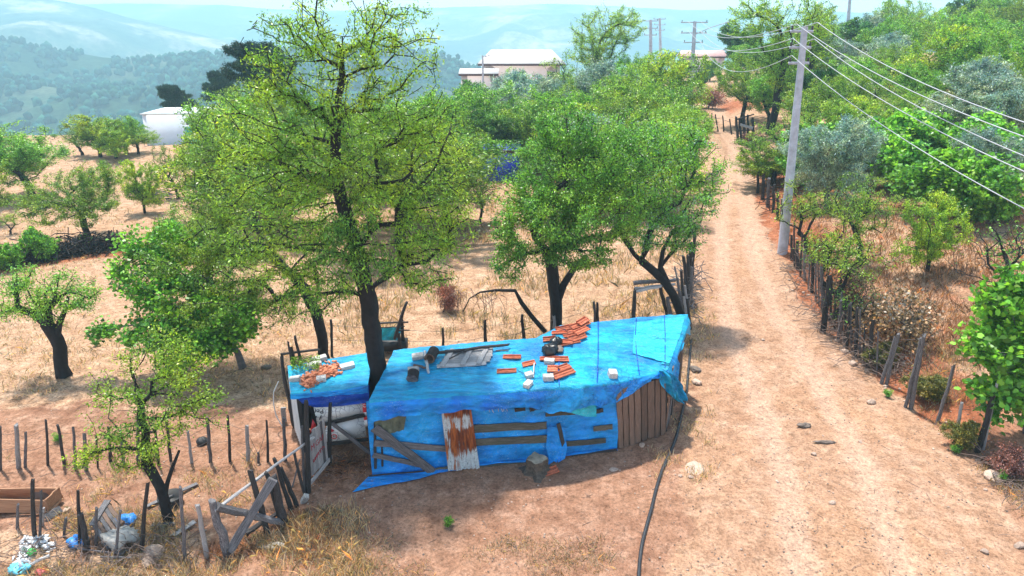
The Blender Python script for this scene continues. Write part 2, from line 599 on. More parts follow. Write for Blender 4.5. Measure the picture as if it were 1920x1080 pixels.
# soil bank behind the bend of the road and the dark cut on the meadow
m_red += 0.9 * np.exp(-((GY - 72) / 7) ** 2) * sstep(-3, 1, GX - rl)
_c0, _c1 = G(0, 505), G(225, 470)
m_red += 1.1 * np.exp(-((GY - np.interp(GX, [_c0[0], _c1[0]], [_c0[1], _c1[1]]) + 0.2) / 0.9) ** 2) * (GX < _c1[0] + 1) * (GX > -40)
_c = 0.5 * (rl + rr)
_w = np.minimum(rr - rl, 4.6)
m_track = np.zeros_like(m_road)
for s_, k_ in ((-0.24, 1.0), (0.17, 1.0), (0.40, 0.5)):
    m_track += k_ * np.exp(-((GX - (_c + s_ * _w + 0.12 * fbm(GX * 0 + s_ * 9, GY * 0.5, 6, 3))) / 0.42) ** 2)
m_track = np.clip(m_track, 0, 1) * sstep(0, 0.5, np.minimum(GX - rl, rr - GX) + 0.3)
yard = sstep(-1.5, 1.5, 17.3 - GY + edge_n * 2) * sstep(-8.0, -5.5, GX + edge_n)
m_straw = np.clip(1 - yard - 0.25 * sstep(0, 3, right_of), 0, 1)
m_straw = np.where(GX < -6, np.clip(sstep(15.8, 17.2, GY + edge_n) * 0.9 + 0.25 + 0.35 * (GY < 11.3), 0, 1), m_straw)
tint = np.stack([m_road, m_straw, np.clip(m_red, 0, 1), m_track], -1).reshape(-1, 4)
nx, ny = GX.shape
idx = np.arange(nx * ny).reshape(nx, ny)
quads = np.stack([idx[:-1, :-1], idx[1:, :-1], idx[1:, 1:], idx[:-1, 1:]], -1).reshape(-1, 4)
VV = np.stack([GX, GY, GZ], -1).reshape(-1, 3)
cx = GX[:-1, :-1].ravel()
cy = GY[:-1, :-1].ravel()
f_road = (m_road[:-1, :-1].ravel() > 0.5)
f_hill = (~f_road) & (cx > 0.5 * (road_l(cy) + road_r(cy)))
f_mead = (~f_road) & (~f_hill) & (m_straw[:-1, :-1].ravel() > 0.5)
f_yard = ~(f_road | f_hill | f_mead)
for nm, msk in (("dirt_road", f_road), ("hillside", f_hill), ("meadow", f_mead), ("yard_ground", f_yard)):
    q = quads[msk]
    used, inv = np.unique(q, return_inverse=True)
    o = wmesh(nm, VV[used], inv.reshape(q.shape), M['ground'], smooth=True, tint=tint[used])
    tag(o, kind="structure")


# ------------------------------------------------------------------ far hills, mountains, valley
def hill_material(name, a, b_, c_, s):
    m, nt, b = new_mat(name)
    p = wpos(nt)
    f = noise(nt, p, s, 6, 0.6)
    f2 = noise(nt, p, s * 14, 4, 0.7)
    c = ramp(nt, f, [(0.36, a), (0.52, b_), (0.66, c_)])
    c = mixc(nt, 1.0, c, ramp(nt, f2, [(0.35, 0.5), (0.6, 1.2)]), 'MULTIPLY')
    L(nt, c, b.inputs["Base Color"])
    b.inputs["Roughness"].default_value = 1
    b.inputs["Specular IOR Level"].default_value = 0
    return m


M['hill'] = hill_material("scrub_hill", (0.02, 0.05, 0.03), (0.04, 0.075, 0.045), (0.10, 0.12, 0.08), 0.012)
M['mountain'] = hill_material("far_mountain", (0.04, 0.075, 0.04), (0.09, 0.12, 0.07), (0.50, 0.42, 0.32), 0.0045)
M['valley'] = hill_material("valley_fields", (0.04, 0.08, 0.03), (0.12, 0.15, 0.06), (0.45, 0.37, 0.22), 0.01)


def ridge(name, crest, d, foot_d, foot_z, rough, mat, ncol=260, nrow=46, seed=1):
    """a ridge whose skyline has the photographed outline, at its real distance; it goes on outside the frame"""
    us = np.array([c[0] for c in crest], float)
    vs = np.array([c[1] for c in crest], float)
    uu = np.linspace(us[0], us[-1], ncol)
    vv = np.interp(uu, us, vs)
    vv = np.convolve(np.pad(vv, 4, mode='edge'), np.ones(9) / 9, mode='valid')
    pts = np.array([at_y(u, v, d) for u, v in zip(uu, vv)])
    rows = []
    for j in range(nrow):
        t = j / (nrow - 1) * 1.22
        if t <= 1:
            yy = foot_d + (d - foot_d) * t
            f = t ** 1.25
        else:
            yy = d + (d - foot_d) * (t - 1)
            f = 1 - (t - 1) ** 1.2 * 1.2
        x = pts[:, 0] * (0.55 + 0.45 * yy / d)
        z = foot_z + (pts[:, 2] - foot_z) * f
        env = math.sin(min(1, t) * math.pi) * 0.9 + 0.12
        z = z + fbm(x / rough * 1.0, np.full_like(x, yy) / rough, seed, 5) * rough * 0.33 * env
        rows.append(np.stack([x, np.full_like(x, yy), z], -1))
    Vv = np.array(rows).reshape(-1, 3)
    ii = np.arange(nrow * ncol).reshape(nrow, ncol)
    q = np.stack([ii[:-1, :-1], ii[:-1, 1:], ii[1:, 1:], ii[1:, :-1]], -1).reshape(-1, 4)
    o = wmesh(name, Vv, q, mat, smooth=True)
    return tag(o, kind="structure"), np.array(rows)


_, hill_rows = ridge("hill", [(-1400, 20), (-300, 55), (0, 70), (100, 94), (200, 107), (300, 112), (430, 104), (560, 96), (700, 92), (815, 99), (880, 124),
                              (980, 150), (1200, 165), (1700, 150), (2600, 120)], 720, 330, -62, 80, M['hill'], seed=4)
ridge("mountain", [(-1800, 20), (-600, -20), (-100, -14), (60, -6), (130, 2), (240, 30), (350, 57), (430, 84), (520, 104), (700, 118), (1000, 130), (2500, 120)],
      1500, 760, -60, 190, M['mountain'], seed=8)
ridge("mountain", [(-1500, 10), (-400, 20), (0, 14), (250, 2), (330, 6), (480, 14), (620, 18), (780, 13), (860, 15), (950, 9), (1010, 5), (1100, 12), (1200, 15), (1300, 19),
                   (1430, 14), (1700, 30), (2200, 10), (3200, 25)], 2600, 1400, -60, 260, M['mountain'], seed=15)
vy = np.array([[-3600, -170, -68], [3600, -170, -68], [3600, 2950, -68], [-3600, 2950, -68]], float)
tag(wmesh("valley", vy, np.array([[0, 1, 2, 3]]), M['valley']), kind="structure")

# the wood on the near hill: far-off, one mass
ico = np.array([(0, 0, -1), (0.72, -0.53, -0.45), (-0.28, -0.85, -0.45), (-0.89, 0, -0.45), (-0.28, 0.85, -0.45), (0.72, 0.53, -0.45), (0.28, -0.85, 0.45),
                (-0.72, -0.53, 0.45), (-0.72, 0.53, 0.45), (0.28, 0.85, 0.45), (0.89, 0, 0.45), (0, 0, 1)], float)
icf = np.array([(0, 1, 2), (1, 0, 5), (0, 2, 3), (0, 3, 4), (0, 4, 5), (1, 5, 10), (2, 1, 6), (3, 2, 7), (4, 3, 8), (5, 4, 9), (1, 10, 6), (2, 6, 7), (3, 7, 8),
                (4, 8, 9), (5, 9, 10), (6, 10, 11), (7, 6, 11), (8, 7, 11), (9, 8, 11), (10, 9, 11)])
NT = 13000
jr = RNG.random(NT) * 37
ur = RNG.random(NT) * 0.62
Rr = hill_rows
j0 = jr.astype(int)
u0 = (ur * (Rr.shape[1] - 2)).astype(int)
fj = (jr - j0)[:, None]
pos = Rr[j0, u0] * (1 - fj) + Rr[np.minimum(j0 + 1, Rr.shape[0] - 1), u0] * fj
pos[:, 0] += RNG.normal(0, 6, NT)
keep = fbm(pos[:, 0] / 40, pos[:, 1] / 40, 33, 3) > -0.28
pos = pos[keep]
sz = RNG.uniform(1.6, 3.6, len(pos))
vv = pos[:, None, :] + ico[None] * sz[:, None, None] * (1 + RNG.normal(0, 0.16, (len(pos), 12, 1))) * np.array([1, 1, 1.15]) + np.array([0, 0, 1]) * sz[:, None, None] * 0.7
ff = icf[None] + (np.arange(len(pos)) * 12)[:, None, None]
tt = np.repeat(np.stack([RNG.random(len(pos)), RNG.uniform(0.1, 0.6, len(pos)), np.zeros(len(pos)), np.ones(len(pos))], -1), 12, 0)
o = wmesh("woodland", vv.reshape(-1, 3), ff.reshape(-1, 3), M['leaf_wood'], tint=tt, smooth=True)
tag(o, "hazy blue-green pine and scrub wood covering the far hill", "woodland", kind="stuff")

# haze
hz_m = bpy.data.materials.new("haze_air")
hz_m.use_nodes = True
hn = hz_m.node_tree
hn.nodes.clear()
ho = hn.nodes.new("ShaderNodeOutputMaterial")
hv = hn.nodes.new("ShaderNodeVolumePrincipled")
hv.inputs["Color"].default_value = (0.47, 0.82, 1.0, 1)
hv.inputs["Density"].default_value = HAZE if 'HAZE' in globals() else 0.00073
hv.inputs["Anisotropy"].default_value = 0.0
hn.links.new(hv.outputs[0], ho.inputs["Volume"])
x0, x1, y0, y1, z0, z1 = -4200, 4200, -180, 3000, -72, 330
hb = np.array([(x, y, z) for z in (z0, z1) for y in (y0, y1) for x in (x0, x1)], float)
hf = np.array([(0, 2, 3, 1), (4, 5, 7, 6), (0, 1, 5, 4), (2, 6, 7, 3), (0, 4, 6, 2), (1, 3, 7, 5)])
hz = wmesh("haze", hb, hf, hz_m)
tag(hz, "thin blue summer haze over the valley", "haze", kind="stuff")
hz.display_type = 'WIRE'

# ------------------------------------------------------------------ generic shapes (shared meshes)
def unit_plank_mesh(name, mat, seed):
    r = random.Random(seed)
    n = 6
    vs, fs = [], []
    for i in range(n):
        x = -0.5 + i / (n - 1)
        e = 0.06
        oy = r.uniform(-e, e)
        w = 0.5 + r.uniform(-0.05, 0.02)
        xj = r.uniform(-0.012, 0.012) if i in (0, n - 1) else 0
        for (yy, zz) in ((-w, -0.5), (w, -0.5), (w, 0.36), (w * 0.92, 0.5), (-w * 0.92, 0.5), (-w, 0.36)):
            vs.append((x + xj + (r.uniform(-0.012, 0.012) if i in (0, n - 1) else 0), yy + oy, zz + r.uniform(-0.08, 0.08)))
    k = 6
    for i in range(n - 1):
        for j in range(k):
            fs.append((i * k + j, i * k + (j + 1) % k, (i + 1) * k + (j + 1) % k, (i + 1) * k + j))
    me = bpy.data.meshes.new(name)
    me.from_pydata(vs, [], fs + [tuple(range(k))[::-1], tuple((n - 1) * k + j for j in range(k))])
    me.materials.append(mat)
    return me


def unit_post_mesh(name, mat, seed, sides=7):
    r = random.Random(seed)
    n = 6
    vs, fs = [], []
    for i in range(n):
        z = i / (n - 1)
        ox, oy = r.uniform(-.22, .22) * (i not in (0, n - 1)), r.uniform(-.22, .22) * (i not in (0, n - 1))
        rad = 0.78 - 0.16 * z
        for j in range(sides):
            a = 2 * math.pi * j / sides
            rr_ = rad * (1 + r.uniform(-.14, .14))
            vs.append((ox + rr_ * math.cos(a), oy + rr_ * math.sin(a), z + (r.uniform(-.035, .02) if i == n - 1 else 0)))
    for i in range(n - 1):
        for j in range(sides):
            fs.append((i * sides + j, i * sides + (j + 1) % sides, (i + 1) * sides + (j + 1) % sides, (i + 1) * sides + j))
    fs.append(tuple(range(sides))[::-1])
    fs.append(tuple((n - 1) * sides + j for j in range(sides)))
    me = bpy.data.meshes.new(name)
    me.from_pydata(vs, [], fs)
    me.materials.append(mat)
    return me


_cache = {}
_count = [0]


def variant(kind, mat, n=5):
    _count[0] += 1
    k = (kind, mat, _count[0] % n)
    if k not in _cache:
        f = unit_plank_mesh if kind == "plank" else unit_post_mesh
        _cache[k] = f(kind + "_shape", M[mat], hash(k) % 10007 if False else (len(_cache) * 37 + 5))
    return _cache[k]


def plank(name, p0, p1, w, t, normal, mat, parent=None):
    """board from p0 to p1, its broad face turned along normal"""
    p0, p1 = V3(p0), V3(p1)
    X = (p1 - p0)
    ln = X.length
    X.normalize()
    Z = V3(normal)
    Z = (Z - X * Z.dot(X)).normalized()
    Y = Z.cross(X)
    o = bpy.data.objects.new(name, variant("plank", mat))
    place(o, parent, (p0 + p1) / 2)
    o.rotation_euler = Matrix((X, Y, Z)).transposed().to_euler()
    o.scale = (ln, w, t)
    return o


def post(name, p0, p1, r, mat, parent=None, lean=True):
    p0, p1 = V3(p0), V3(p1)
    Z = p1 - p0
    ln = Z.length
    o = bpy.data.objects.new(name, variant("post", mat))
    place(o, parent, p0)
    q = Z.normalized().to_track_quat('Z', 'Y')
    o.rotation_euler = (q.to_matrix() @ Matrix.Rotation(random.uniform(0, 6.28), 3, 'Z')).to_euler()
    o.scale = (r, r, ln)
    return o


def tube_arrays(pts, radii, sides=6):
    pts = np.asarray(pts, float)
    radii = np.full(len(pts), radii) if np.isscalar(radii) else np.asarray(radii)
    d = np.gradient(pts, axis=0)
    d /= np.linalg.norm(d, axis=1)[:, None] + 1e-9
    ref = np.array([0.13, 0.21, 0.97]) if abs(d[0][2]) < 0.8 else np.array([0.97, 0.2, 0.1])
    a = np.cross(d, ref)
    a /= np.linalg.norm(a, axis=1)[:, None] + 1e-9
    b = np.cross(d, a)
    ang = np.arange(sides) * 2 * math.pi / sides
    ring = pts[:, None] + radii[:, None, None] * (np.cos(ang)[None, :, None] * a[:, None] + np.sin(ang)[None, :, None] * b[:, None])
    n = len(pts)
    ii = np.arange(n * sides).reshape(n, sides)
    q = np.stack([ii[:-1], np.roll(ii[:-1], -1, 1), np.roll(ii[1:], -1, 1), ii[1:]], -1).reshape(-1, 4)
    return ring.reshape(-1, 3), q


def tube(name, pts, radii, mat, parent=None, sides=6, smooth=True):
    v, q = tube_arrays(pts, radii, sides)
    loc = None if parent is not None else pts[0]
    return wmesh(name, v, q, mat, parent, loc, smooth)


def sag_line(a, b, sag, n=14):
    t = np.linspace(0, 1, n)[:, None]
    p = np.asarray(a)[None] * (1 - t) + np.asarray(b)[None] * t
    p[:, 2] -= (4 * sag * t * (1 - t))[:, 0]
    return p


def box_arrays(p, ax, ay, az):
    """box centred on p with half axes ax, ay, az"""
    p, ax, ay, az = (np.asarray(q, float) for q in (p, ax, ay, az))
    v = np.array([p + sx * ax + sy * ay + sz * az for sz in (-1, 1) for sy in (-1, 1) for sx in (-1, 1)])
    f = np.array([(0, 2, 3, 1), (4, 5, 7, 6), (0, 1, 5, 4), (2, 6, 7, 3), (0, 4, 6, 2), (1, 3, 7, 5)])
    return v, f


def box(name, p, sx, sy, sz, mat, parent=None, rz=0.0):
    c, s = math.cos(rz), math.sin(rz)
    v, f = box_arrays(p, (c * sx / 2, s * sx / 2, 0), (-s * sy / 2, c * sy / 2, 0), (0, 0, sz / 2))
    return wmesh(name, v, f, mat, parent, None if parent is not None else p)


def rock_mesh(name, mat, seed, flat=0.7):
    import bmesh
    bm = bmesh.new()
    bmesh.ops.create_icosphere(bm, subdivisions=2, radius=1)
    r = random.Random(seed)
    offs = [(Vector((r.uniform(-1, 1), r.uniform(-1, 1), r.uniform(-1, 1))).normalized(), r.uniform(0.55, 0.95)) for _ in range(9)]
    for v in bm.verts:
        for d_, h in offs:
            k = v.co.dot(d_) - h
            if k > 0:
                v.co -= d_ * k
        v.co *= 1 + r.uniform(-.03, .03)
        v.co.z *= flat
    me = bpy.data.meshes.new(name)
    bm.to_mesh(me)
    bm.free()
    me.materials.append(mat)
    return me

# ------------------------------------------------------------------ trees
def unit(v):
    return v / (np.linalg.norm(v, axis=-1, keepdims=True) + 1e-9)


def skeleton(trunk, attractors, rng, step=0.28, fork=0.45, plen_w=0.22, arch=0.10, wob=0.10):
    """branches grown from a trunk path to every attractor; returns nodes, parents, the node of each attractor"""
    tp = [np.asarray(trunk[0], float)]
    for a, b in zip(trunk[:-1], trunk[1:]):
        a, b = np.asarray(a, float), np.asarray(b, float)
        n = max(1, int(np.linalg.norm(b - a) / step))
        for i in range(1, n + 1):
            tp.append(a + (b - a) * i / n + rng.normal(0, 0.02, 3) * (i < n))
    cap = 60000
    P = np.zeros((cap, 3))
    par = np.full(cap, -1)
    pl = np.zeros(cap)
    n = len(tp)
    P[:n] = tp
    par[1:n] = np.arange(n - 1)
    pl[1:n] = np.cumsum(np.linalg.norm(np.diff(P[:n], axis=0), axis=1))
    first = int(n * fork)
    tip_of = []
    for a in attractors:
        d = np.linalg.norm(P[first:n] - a, axis=1)
        dz = P[first:n, 2] - a[2]
        cost = d + plen_w * pl[first:n] + 0.35 * np.maximum(0, dz - 0.2)
        j = first + int(np.argmin(cost))
        p0 = P[j].copy()
        v = a - p0
        ln = np.linalg.norm(v)
        m = max(1, int(ln / step))
        prev = j
        side = rng.normal(0, 1, 3)
        side -= side.dot(v) * v / (ln * ln + 1e-9)
        for i in range(1, m + 1):
            t = i / m
            q = p0 + v * t
            if i < m:
                q = q + side * wob * ln * 0.5 * math.sin(t * math.pi) + rng.normal(0, 0.035, 3) * min(1, ln)
                q[2] += arch * ln * math.sin(t * math.pi)
            if n >= cap:
                break
            P[n] = q
            par[n] = prev
            pl[n] = pl[prev] + ln / m
            prev = n
            n += 1
        tip_of.append(prev)
    return P[:n], par[:n], np.array(tip_of)


def branch_mesh(P, par, r_base, r_tip, expo=1.95):
    n = len(P)
    acc = np.zeros(n)
    kids = np.bincount(par[1:], minlength=n)
    for i in range(n - 1, 0, -1):
        if kids[i] == 0:
            acc[i] = 1.0
        acc[par[i]] += acc[i]
    rad = acc ** (1 / expo)
    rad = r_tip + (rad - 1) / max(1e-6, rad[0] - 1) * (r_base - r_tip)
    rad = np.maximum(rad, r_tip)
    if len(P) > 3:
        rad[0] *= 1.25
    d = np.zeros((n, 3))
    d[1:] = P[1:] - P[par[1:]]
    d[0] = d[1]
    d = unit(d)
    S = 5
    ang = np.arange(S) * 2 * math.pi / S
    ref = np.array([0.31, 0.87, 0.15])
    a = unit(np.cross(d, ref))
    b = np.cross(d, a)
    ring = (np.cos(ang)[None, :, None] * a[:, None] + np.sin(ang)[None, :, None] * b[:, None])
    top = P[:, None] + ring * rad[:, None, None]
    # lower ring: the parent's ring when it carries on, else a ring of its own at the parent's point
    cont = np.zeros(n, bool)
    best = np.full(n, -1)
    for i in range(1, n):
        p = par[i]
        if best[p] < 0 or rad[i] > rad[best[p]]:
            best[p] = i
    cont[best[best >= 0]] = True
    cont[0] = False
    verts = [top.reshape(-1, 3)]
    idx_top = np.arange(n * S).reshape(n, S)
    low = np.zeros((n, S), int)
    ci = np.where(cont)[0]
    low[ci] = idx_top[par[ci]]
    oi = np.where(~cont)[0]
    oi = oi[oi > 0]
    lv = P[par[oi]][:, None] + ring[oi] * rad[oi][:, None, None] * 1.1
    verts.append(lv.reshape(-1, 3))
    low[oi] = n * S + np.arange(len(oi) * S).reshape(-1, S)
    i = np.arange(1, n)
    q = np.stack([low[i], np.roll(low[i], -1, 1), np.roll(idx_top[i], -1, 1), idx_top[i]], -1).reshape(-1, 4)
    return np.concatenate(verts), q, rad


FIG = np.array([(0.0, 0.0), (0.30, 0.10), (0.52, 0.34), (0.30, 0.48), (0.36, 0.80), (0.0, 1.0), (-0.36, 0.80), (-0.30, 0.48), (-0.52, 0.34), (-0.30, 0.10)])


def leaf_arrays(pos, out, length, width, rng, shape="quad", up=0.9, droop=0.25, tint_c=None):
    n = len(pos)
    d = unit(rng.normal(0, 1, (n, 3)) + 0.9 * out - np.array([0, 0, droop]))
    nn = rng.normal(0, 0.75, (n, 3)) + np.array([0, 0, up])
    nn = unit(nn - (nn * d).sum(1, keepdims=True) * d)
    s = np.cross(nn, d)
    l = length * rng.uniform(0.65, 1.3, (n, 1))
    w = width * rng.uniform(0.7, 1.25, (n, 1))
    if shape == "fig":
        k = len(FIG)
        v = pos[:, None] + d[:, None] * (FIG[None, :, 1:2] - 0.2) * l[:, None] + s[:, None] * FIG[None, :, 0:1] * w[:, None] * 1.6
        v = v - nn[:, None] * (np.abs(FIG[None, :, 0:1]) * w[:, None] * 0.5)
        f = np.arange(n * k).reshape(n, k)
    else:
        k = 4
        fold = nn * w * 0.22
        v = np.stack([pos - d * l * 0.5, pos + s * w * 0.5 + fold - d * l * 0.06, pos + d * l * 0.5, pos - s * w * 0.5 + fold - d * l * 0.06], 1)
        f = np.arange(n * 4).reshape(n, 4)
    if tint_c is None:
        tint_c = np.full(n, 0.5)
    t = np.stack([rng.random(n), np.clip(tint_c + rng.normal(0, 0.13, n), 0, 1), rng.random(n), np.ones(n)], -1)
    return v.reshape(-1, 3), f, np.repeat(t, k, 0)


LEAF = {
    # material, length, width, shape, spread of a tuft
    'almond': ('leaf_almond', 0.085, 0.030, "quad", 0.17),
    'green': ('leaf_green', 0.080, 0.042, "quad", 0.18),
    'fig': ('leaf_fig', 0.19, 0.15, "fig", 0.27),
    'olive': ('leaf_olive', 0.075, 0.020, "quad", 0.18),
    'yellow': ('leaf_yellow', 0.085, 0.045, "quad", 0.17),
    'deep': ('leaf_deep', 0.09, 0.05, "quad", 0.18),
    'pine': ('leaf_pine', 0.16, 0.020, "quad", 0.22),
    'brown': ('leaf_brown', 0.12, 0.085, "quad", 0.20),
    'moss': ('leaf_moss', 0.085, 0.045, "quad", 0.17),
    'rust': ('leaf_rust', 0.10, 0.03, "quad", 0.2),
}


def lump_points(lumps, rng, shell=0.55):
    pts, cl = [], []
    for c, r, n in lumps:
        n = int(n * 1.4)
        d = unit(rng.normal(0, 1, (n, 3)))
        q = rng.random((n, 1)) ** (1 / 3 * shell)
        p = np.asarray(c) + d * q * np.asarray(r)
        pts.append(p)
        cl.append(np.full(n, rng.uniform(0.25, 0.75)))
    return np.concatenate(pts), np.concatenate(cl)


def tree(name, label, cat, base, lumps, trunk, r_base, leaf, per, seed, group=None, r_tip=0.006, bark='bark', size=1.0, fork=0.45, bare=0.0,
         step=0.28, spread=1.0, single_leaves=0, bare_above=None, arch=0.10, up=0.9, droop=0.25, leaf2=None, share2=0.0, plen_w=0.22):
    """lumps and trunk in coordinates relative to base"""
    rng = np.random.default_rng(seed)
    base = np.asarray(base, float)
    pts, cl = lump_points(lumps, rng)
    centres = np.array([c for c, r, n in lumps])
    o = np.argsort(np.linalg.norm(pts - np.asarray(trunk[-1]), axis=1))
    pts, cl = pts[o], cl[o]
    att = np.concatenate([centres, pts])
    P, par, tips = skeleton([np.asarray(t, float) for t in trunk], att, rng, step=step, fork=fork, arch=arch, plen_w=plen_w)
    v, q, rad = branch_mesh(P, par, r_base, r_tip)
    rt = root(name, base, label, cat, group)
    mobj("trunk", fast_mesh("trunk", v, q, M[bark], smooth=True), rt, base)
    tipn = tips[len(centres):]
    mid = np.mean(pts, 0)
    keep = rng.random(len(pts)) >= (bare if bare_above is None else np.where(pts[:, 2] > bare_above[0], bare_above[1], bare))
    pp, ct, tn = pts[keep], cl[keep], tipn[keep]
    mname, ll, lw, shape, sp = LEAF[leaf]
    k = max(1, int(per * 1.75))
    a = np.repeat(np.arange(len(pp)), k)
    # along the last stretch of the twig and round its tip
    back = rng.random(len(a))[:, None] ** 1.2
    anc = par[np.maximum(par[tn], 0)]
    anc = np.where(anc < 0, tn, anc)
    pos = P[tn[a]] * (1 - back) + P[anc[a]] * back + rng.normal(0, sp * spread * .5, (len(a), 3)) * np.array([1, 1, 0.8])
    out = unit(pos - mid)
    clump = np.clip(ct[a] * .6 + .2 + 0.12 * rng.normal(0, 1, len(pp))[a] + 0.55 * fbm(pos[:, 0] * 1.4 + 7, pos[:, 2] * 1.4 + pos[:, 1], seed, 2), 0, 1)
    crown = None

    def build(sel, nm, mat, l_, w_, sh):
        vv, ff, tt = leaf_arrays(pos[sel], out[sel], l_ * size, w_ * size, rng, sh, up, droop, clump[sel])
        ob = mobj(nm, fast_mesh(nm, vv, ff, M[mat], tint=tt), rt, base)
        tag(ob, kind="stuff")
        return ob
    n = len(pos)
    sel = np.ones(n, bool)
    if single_leaves:
        # the leaves that show largest, each an object of its own
        ww = pos + base
        d = np.linalg.norm(ww - O3, axis=1) - 0.6 * (ww[:, 2] - base[2])
        d[np.abs(ww[:, 0]) / np.maximum(depth(ww.T), 0.1) > 0.76] += 100
        near = np.argsort(d)[:single_leaves * 3]
        near = rng.permutation(near)[:single_leaves]
        sel[near] = False
        metas = []
        for i in range(6):
            vv, ff, tt = leaf_arrays(np.zeros((1, 3)), np.zeros((1, 3)), ll * size, lw * size, rng, shape, 3.0, 0.0, np.array([0.3 + 0.08 * i]))
            metas.append(fast_mesh("leaf", vv, ff, M[mname], tint=tt))
        for i, j in enumerate(near):
            ob = bpy.data.objects.new("leaf", metas[i % 6])
            place(ob, rt, base + pos[j])
            ob.rotation_euler = (rng.normal(0, 0.45), rng.normal(0, 0.45), rng.uniform(0, 6.28))
            ob.scale = (rng.uniform(0.8, 1.2),) * 3
    if leaf2 and share2 > 0:
        s2 = sel & (rng.random(n) < share2)
        m2 = LEAF[leaf2]
        build(s2, "dry_leaves", m2[0], m2[1], m2[2], m2[3])
        sel &= ~s2
    crown = build(sel, "crown", mname, ll, lw, shape)
    return rt


def copy_tree(proto, loc, rz=0.0, s=1.0, sz=1.0, label=None, group=None, name=None):
    r = proto.copy()
    if name:
        r.name = name
    COL.objects.link(r)
    WORLD[r.name] = V3(loc)
    r.location = V3(loc)
    r.rotation_euler = (0, 0, rz)
    r.scale = (s, s, s * sz)
    if label:
        r["label"] = label
    if group:
        r["group"] = group
    elif "group" in r.keys():
        del r["group"]
    for c in proto.children:
        k = c.copy()
        COL.objects.link(k)
        k.parent = r
    return r


def LP(base, u, v, ru, rv, y, n, rd=None):
    """crown lump given by where it stands in the photograph and its distance"""
    c = at_y(u, v, y)
    k = depth(c) / FPX
    rx, rz = ru * k, rv * k
    return (c - np.asarray(base), (rx, rd if rd else max(rx, rz) * 0.85, rz), n)

# ------------------------------------------------------------------ the blue shed
def tarp_mat(name, base, faded, rough=0.38, craze=0.6):
    m, nt, b = new_mat(name)
    p = wpos(nt)
    f = noise(nt, p, 1.1, 5, 0.6)
    f2 = noise(nt, p, 28, 4, 0.7)
    mp = nt.nodes.new("ShaderNodeMapping")
    mp.inputs["Rotation"].default_value = (0.0, 0.6, 0.5)
    mp.inputs["Scale"].default_value = (1.0, 5.0, 2.0)
    L(nt, p, mp.inputs["Vector"])
    streak = noise(nt, mp.outputs[0], 2.6, 6, 0.6)
    c = ramp(nt, f, [(0.32, base), (0.68, faded)])
    # dust lies in patches and specks
    dust = math_n(nt, 'MULTIPLY', ramp(nt, f2, [(0.52, 0.0), (0.75, 0.55)]), ramp(nt, noise(nt, p, 1.7, 3), [(0.4, 0.15), (0.65, 0.8)]))
    c = mixc(nt, dust, c, (0.16, 0.46, 0.56))
    # crazed creases
    v = N(nt, "ShaderNodeTexVoronoi", Scale=6.5, feature='DISTANCE_TO_EDGE')
    wv = mixc(nt, 0.05, p, nt.nodes.new("ShaderNodeTexNoise").outputs["Color"])
    L(nt, wv, v.inputs["Vector"])
    crease = math_n(nt, 'MULTIPLY', ramp(nt, v.outputs["Distance"], [(0.0, 1.0), (0.03, 0.0)]), ramp(nt, noise(nt, p, 0.9, 2), [(0.54, 0.0), (0.62, craze)]))
    c = mixc(nt, crease, c, tuple(x * 0.35 for x in base))
    c = mixc(nt, 0.6, c, ramp(nt, streak, [(0.3, 0.6), (0.6, 1.2)]), 'MULTIPLY')
    mp2 = nt.nodes.new("ShaderNodeMapping")
    mp2.inputs["Rotation"].default_value = (0.0, 0.0, -0.17)
    mp2.inputs["Scale"].default_value = (0.55, 5.0, 3.0)
    L(nt, p, mp2.inputs["Vector"])
    bands = noise(nt, mp2.outputs[0], 1.5, 5, 0.6)
    c = mixc(nt, 0.8, c, ramp(nt, bands, [(0.32, 0.62), (0.52, 1.0), (0.7, 1.25)]), 'MULTIPLY')  # soft light and dark of the sagging cloth, put into its colour
    scuff = math_n(nt, 'MULTIPLY', ramp(nt, noise(nt, p, 45, 3, 0.6), [(0.60, 0.0), (0.68, 0.7)]), ramp(nt, noise(nt, p, 2.3, 3), [(0.45, 0.0), (0.62, 1.0)]))
    c = mixc(nt, scuff, c, (0.42, 0.62, 0.68))
    L(nt, c, b.inputs["Base Color"])
    b.inputs["Roughness"].default_value = rough
    b.inputs["Specular IOR Level"].default_value = 0.28
    h = math_n(nt, 'ADD', math_n(nt, 'MULTIPLY', streak, 1.0), math_n(nt, 'MULTIPLY', f2, 0.12))
    h = math_n(nt, 'SUBTRACT', h, math_n(nt, 'MULTIPLY', crease, 0.3))
    bump(nt, b, h, 0.9, 0.09)
    return m


M['tarp_roof'] = tarp_mat("faded_roof_tarp", (0.003, 0.19, 0.48), (0.006, 0.41, 0.62))  # faded cyan, with the highlight on top in the colour too
M['tarp_front'] = tarp_mat("blue_front_tarp", (0.005, 0.20, 0.70), (0.010, 0.34, 0.78), craze=0.12)
M['tarp_eave_shaded'] = tarp_mat("shaded_blue_tarp", (0.004, 0.13, 0.62), (0.008, 0.33, 0.74))  # same sheet as the roof; shade of its hanging front put into the colour
M['tarp_dark'] = tarp_mat("royal_blue_tarp", (0.004, 0.05, 0.45), (0.005, 0.08, 0.55))
M['tarp_patch'] = tarp_mat("turquoise_patch_tarp", (0.012, 0.42, 0.60), (0.03, 0.52, 0.64), 0.3)


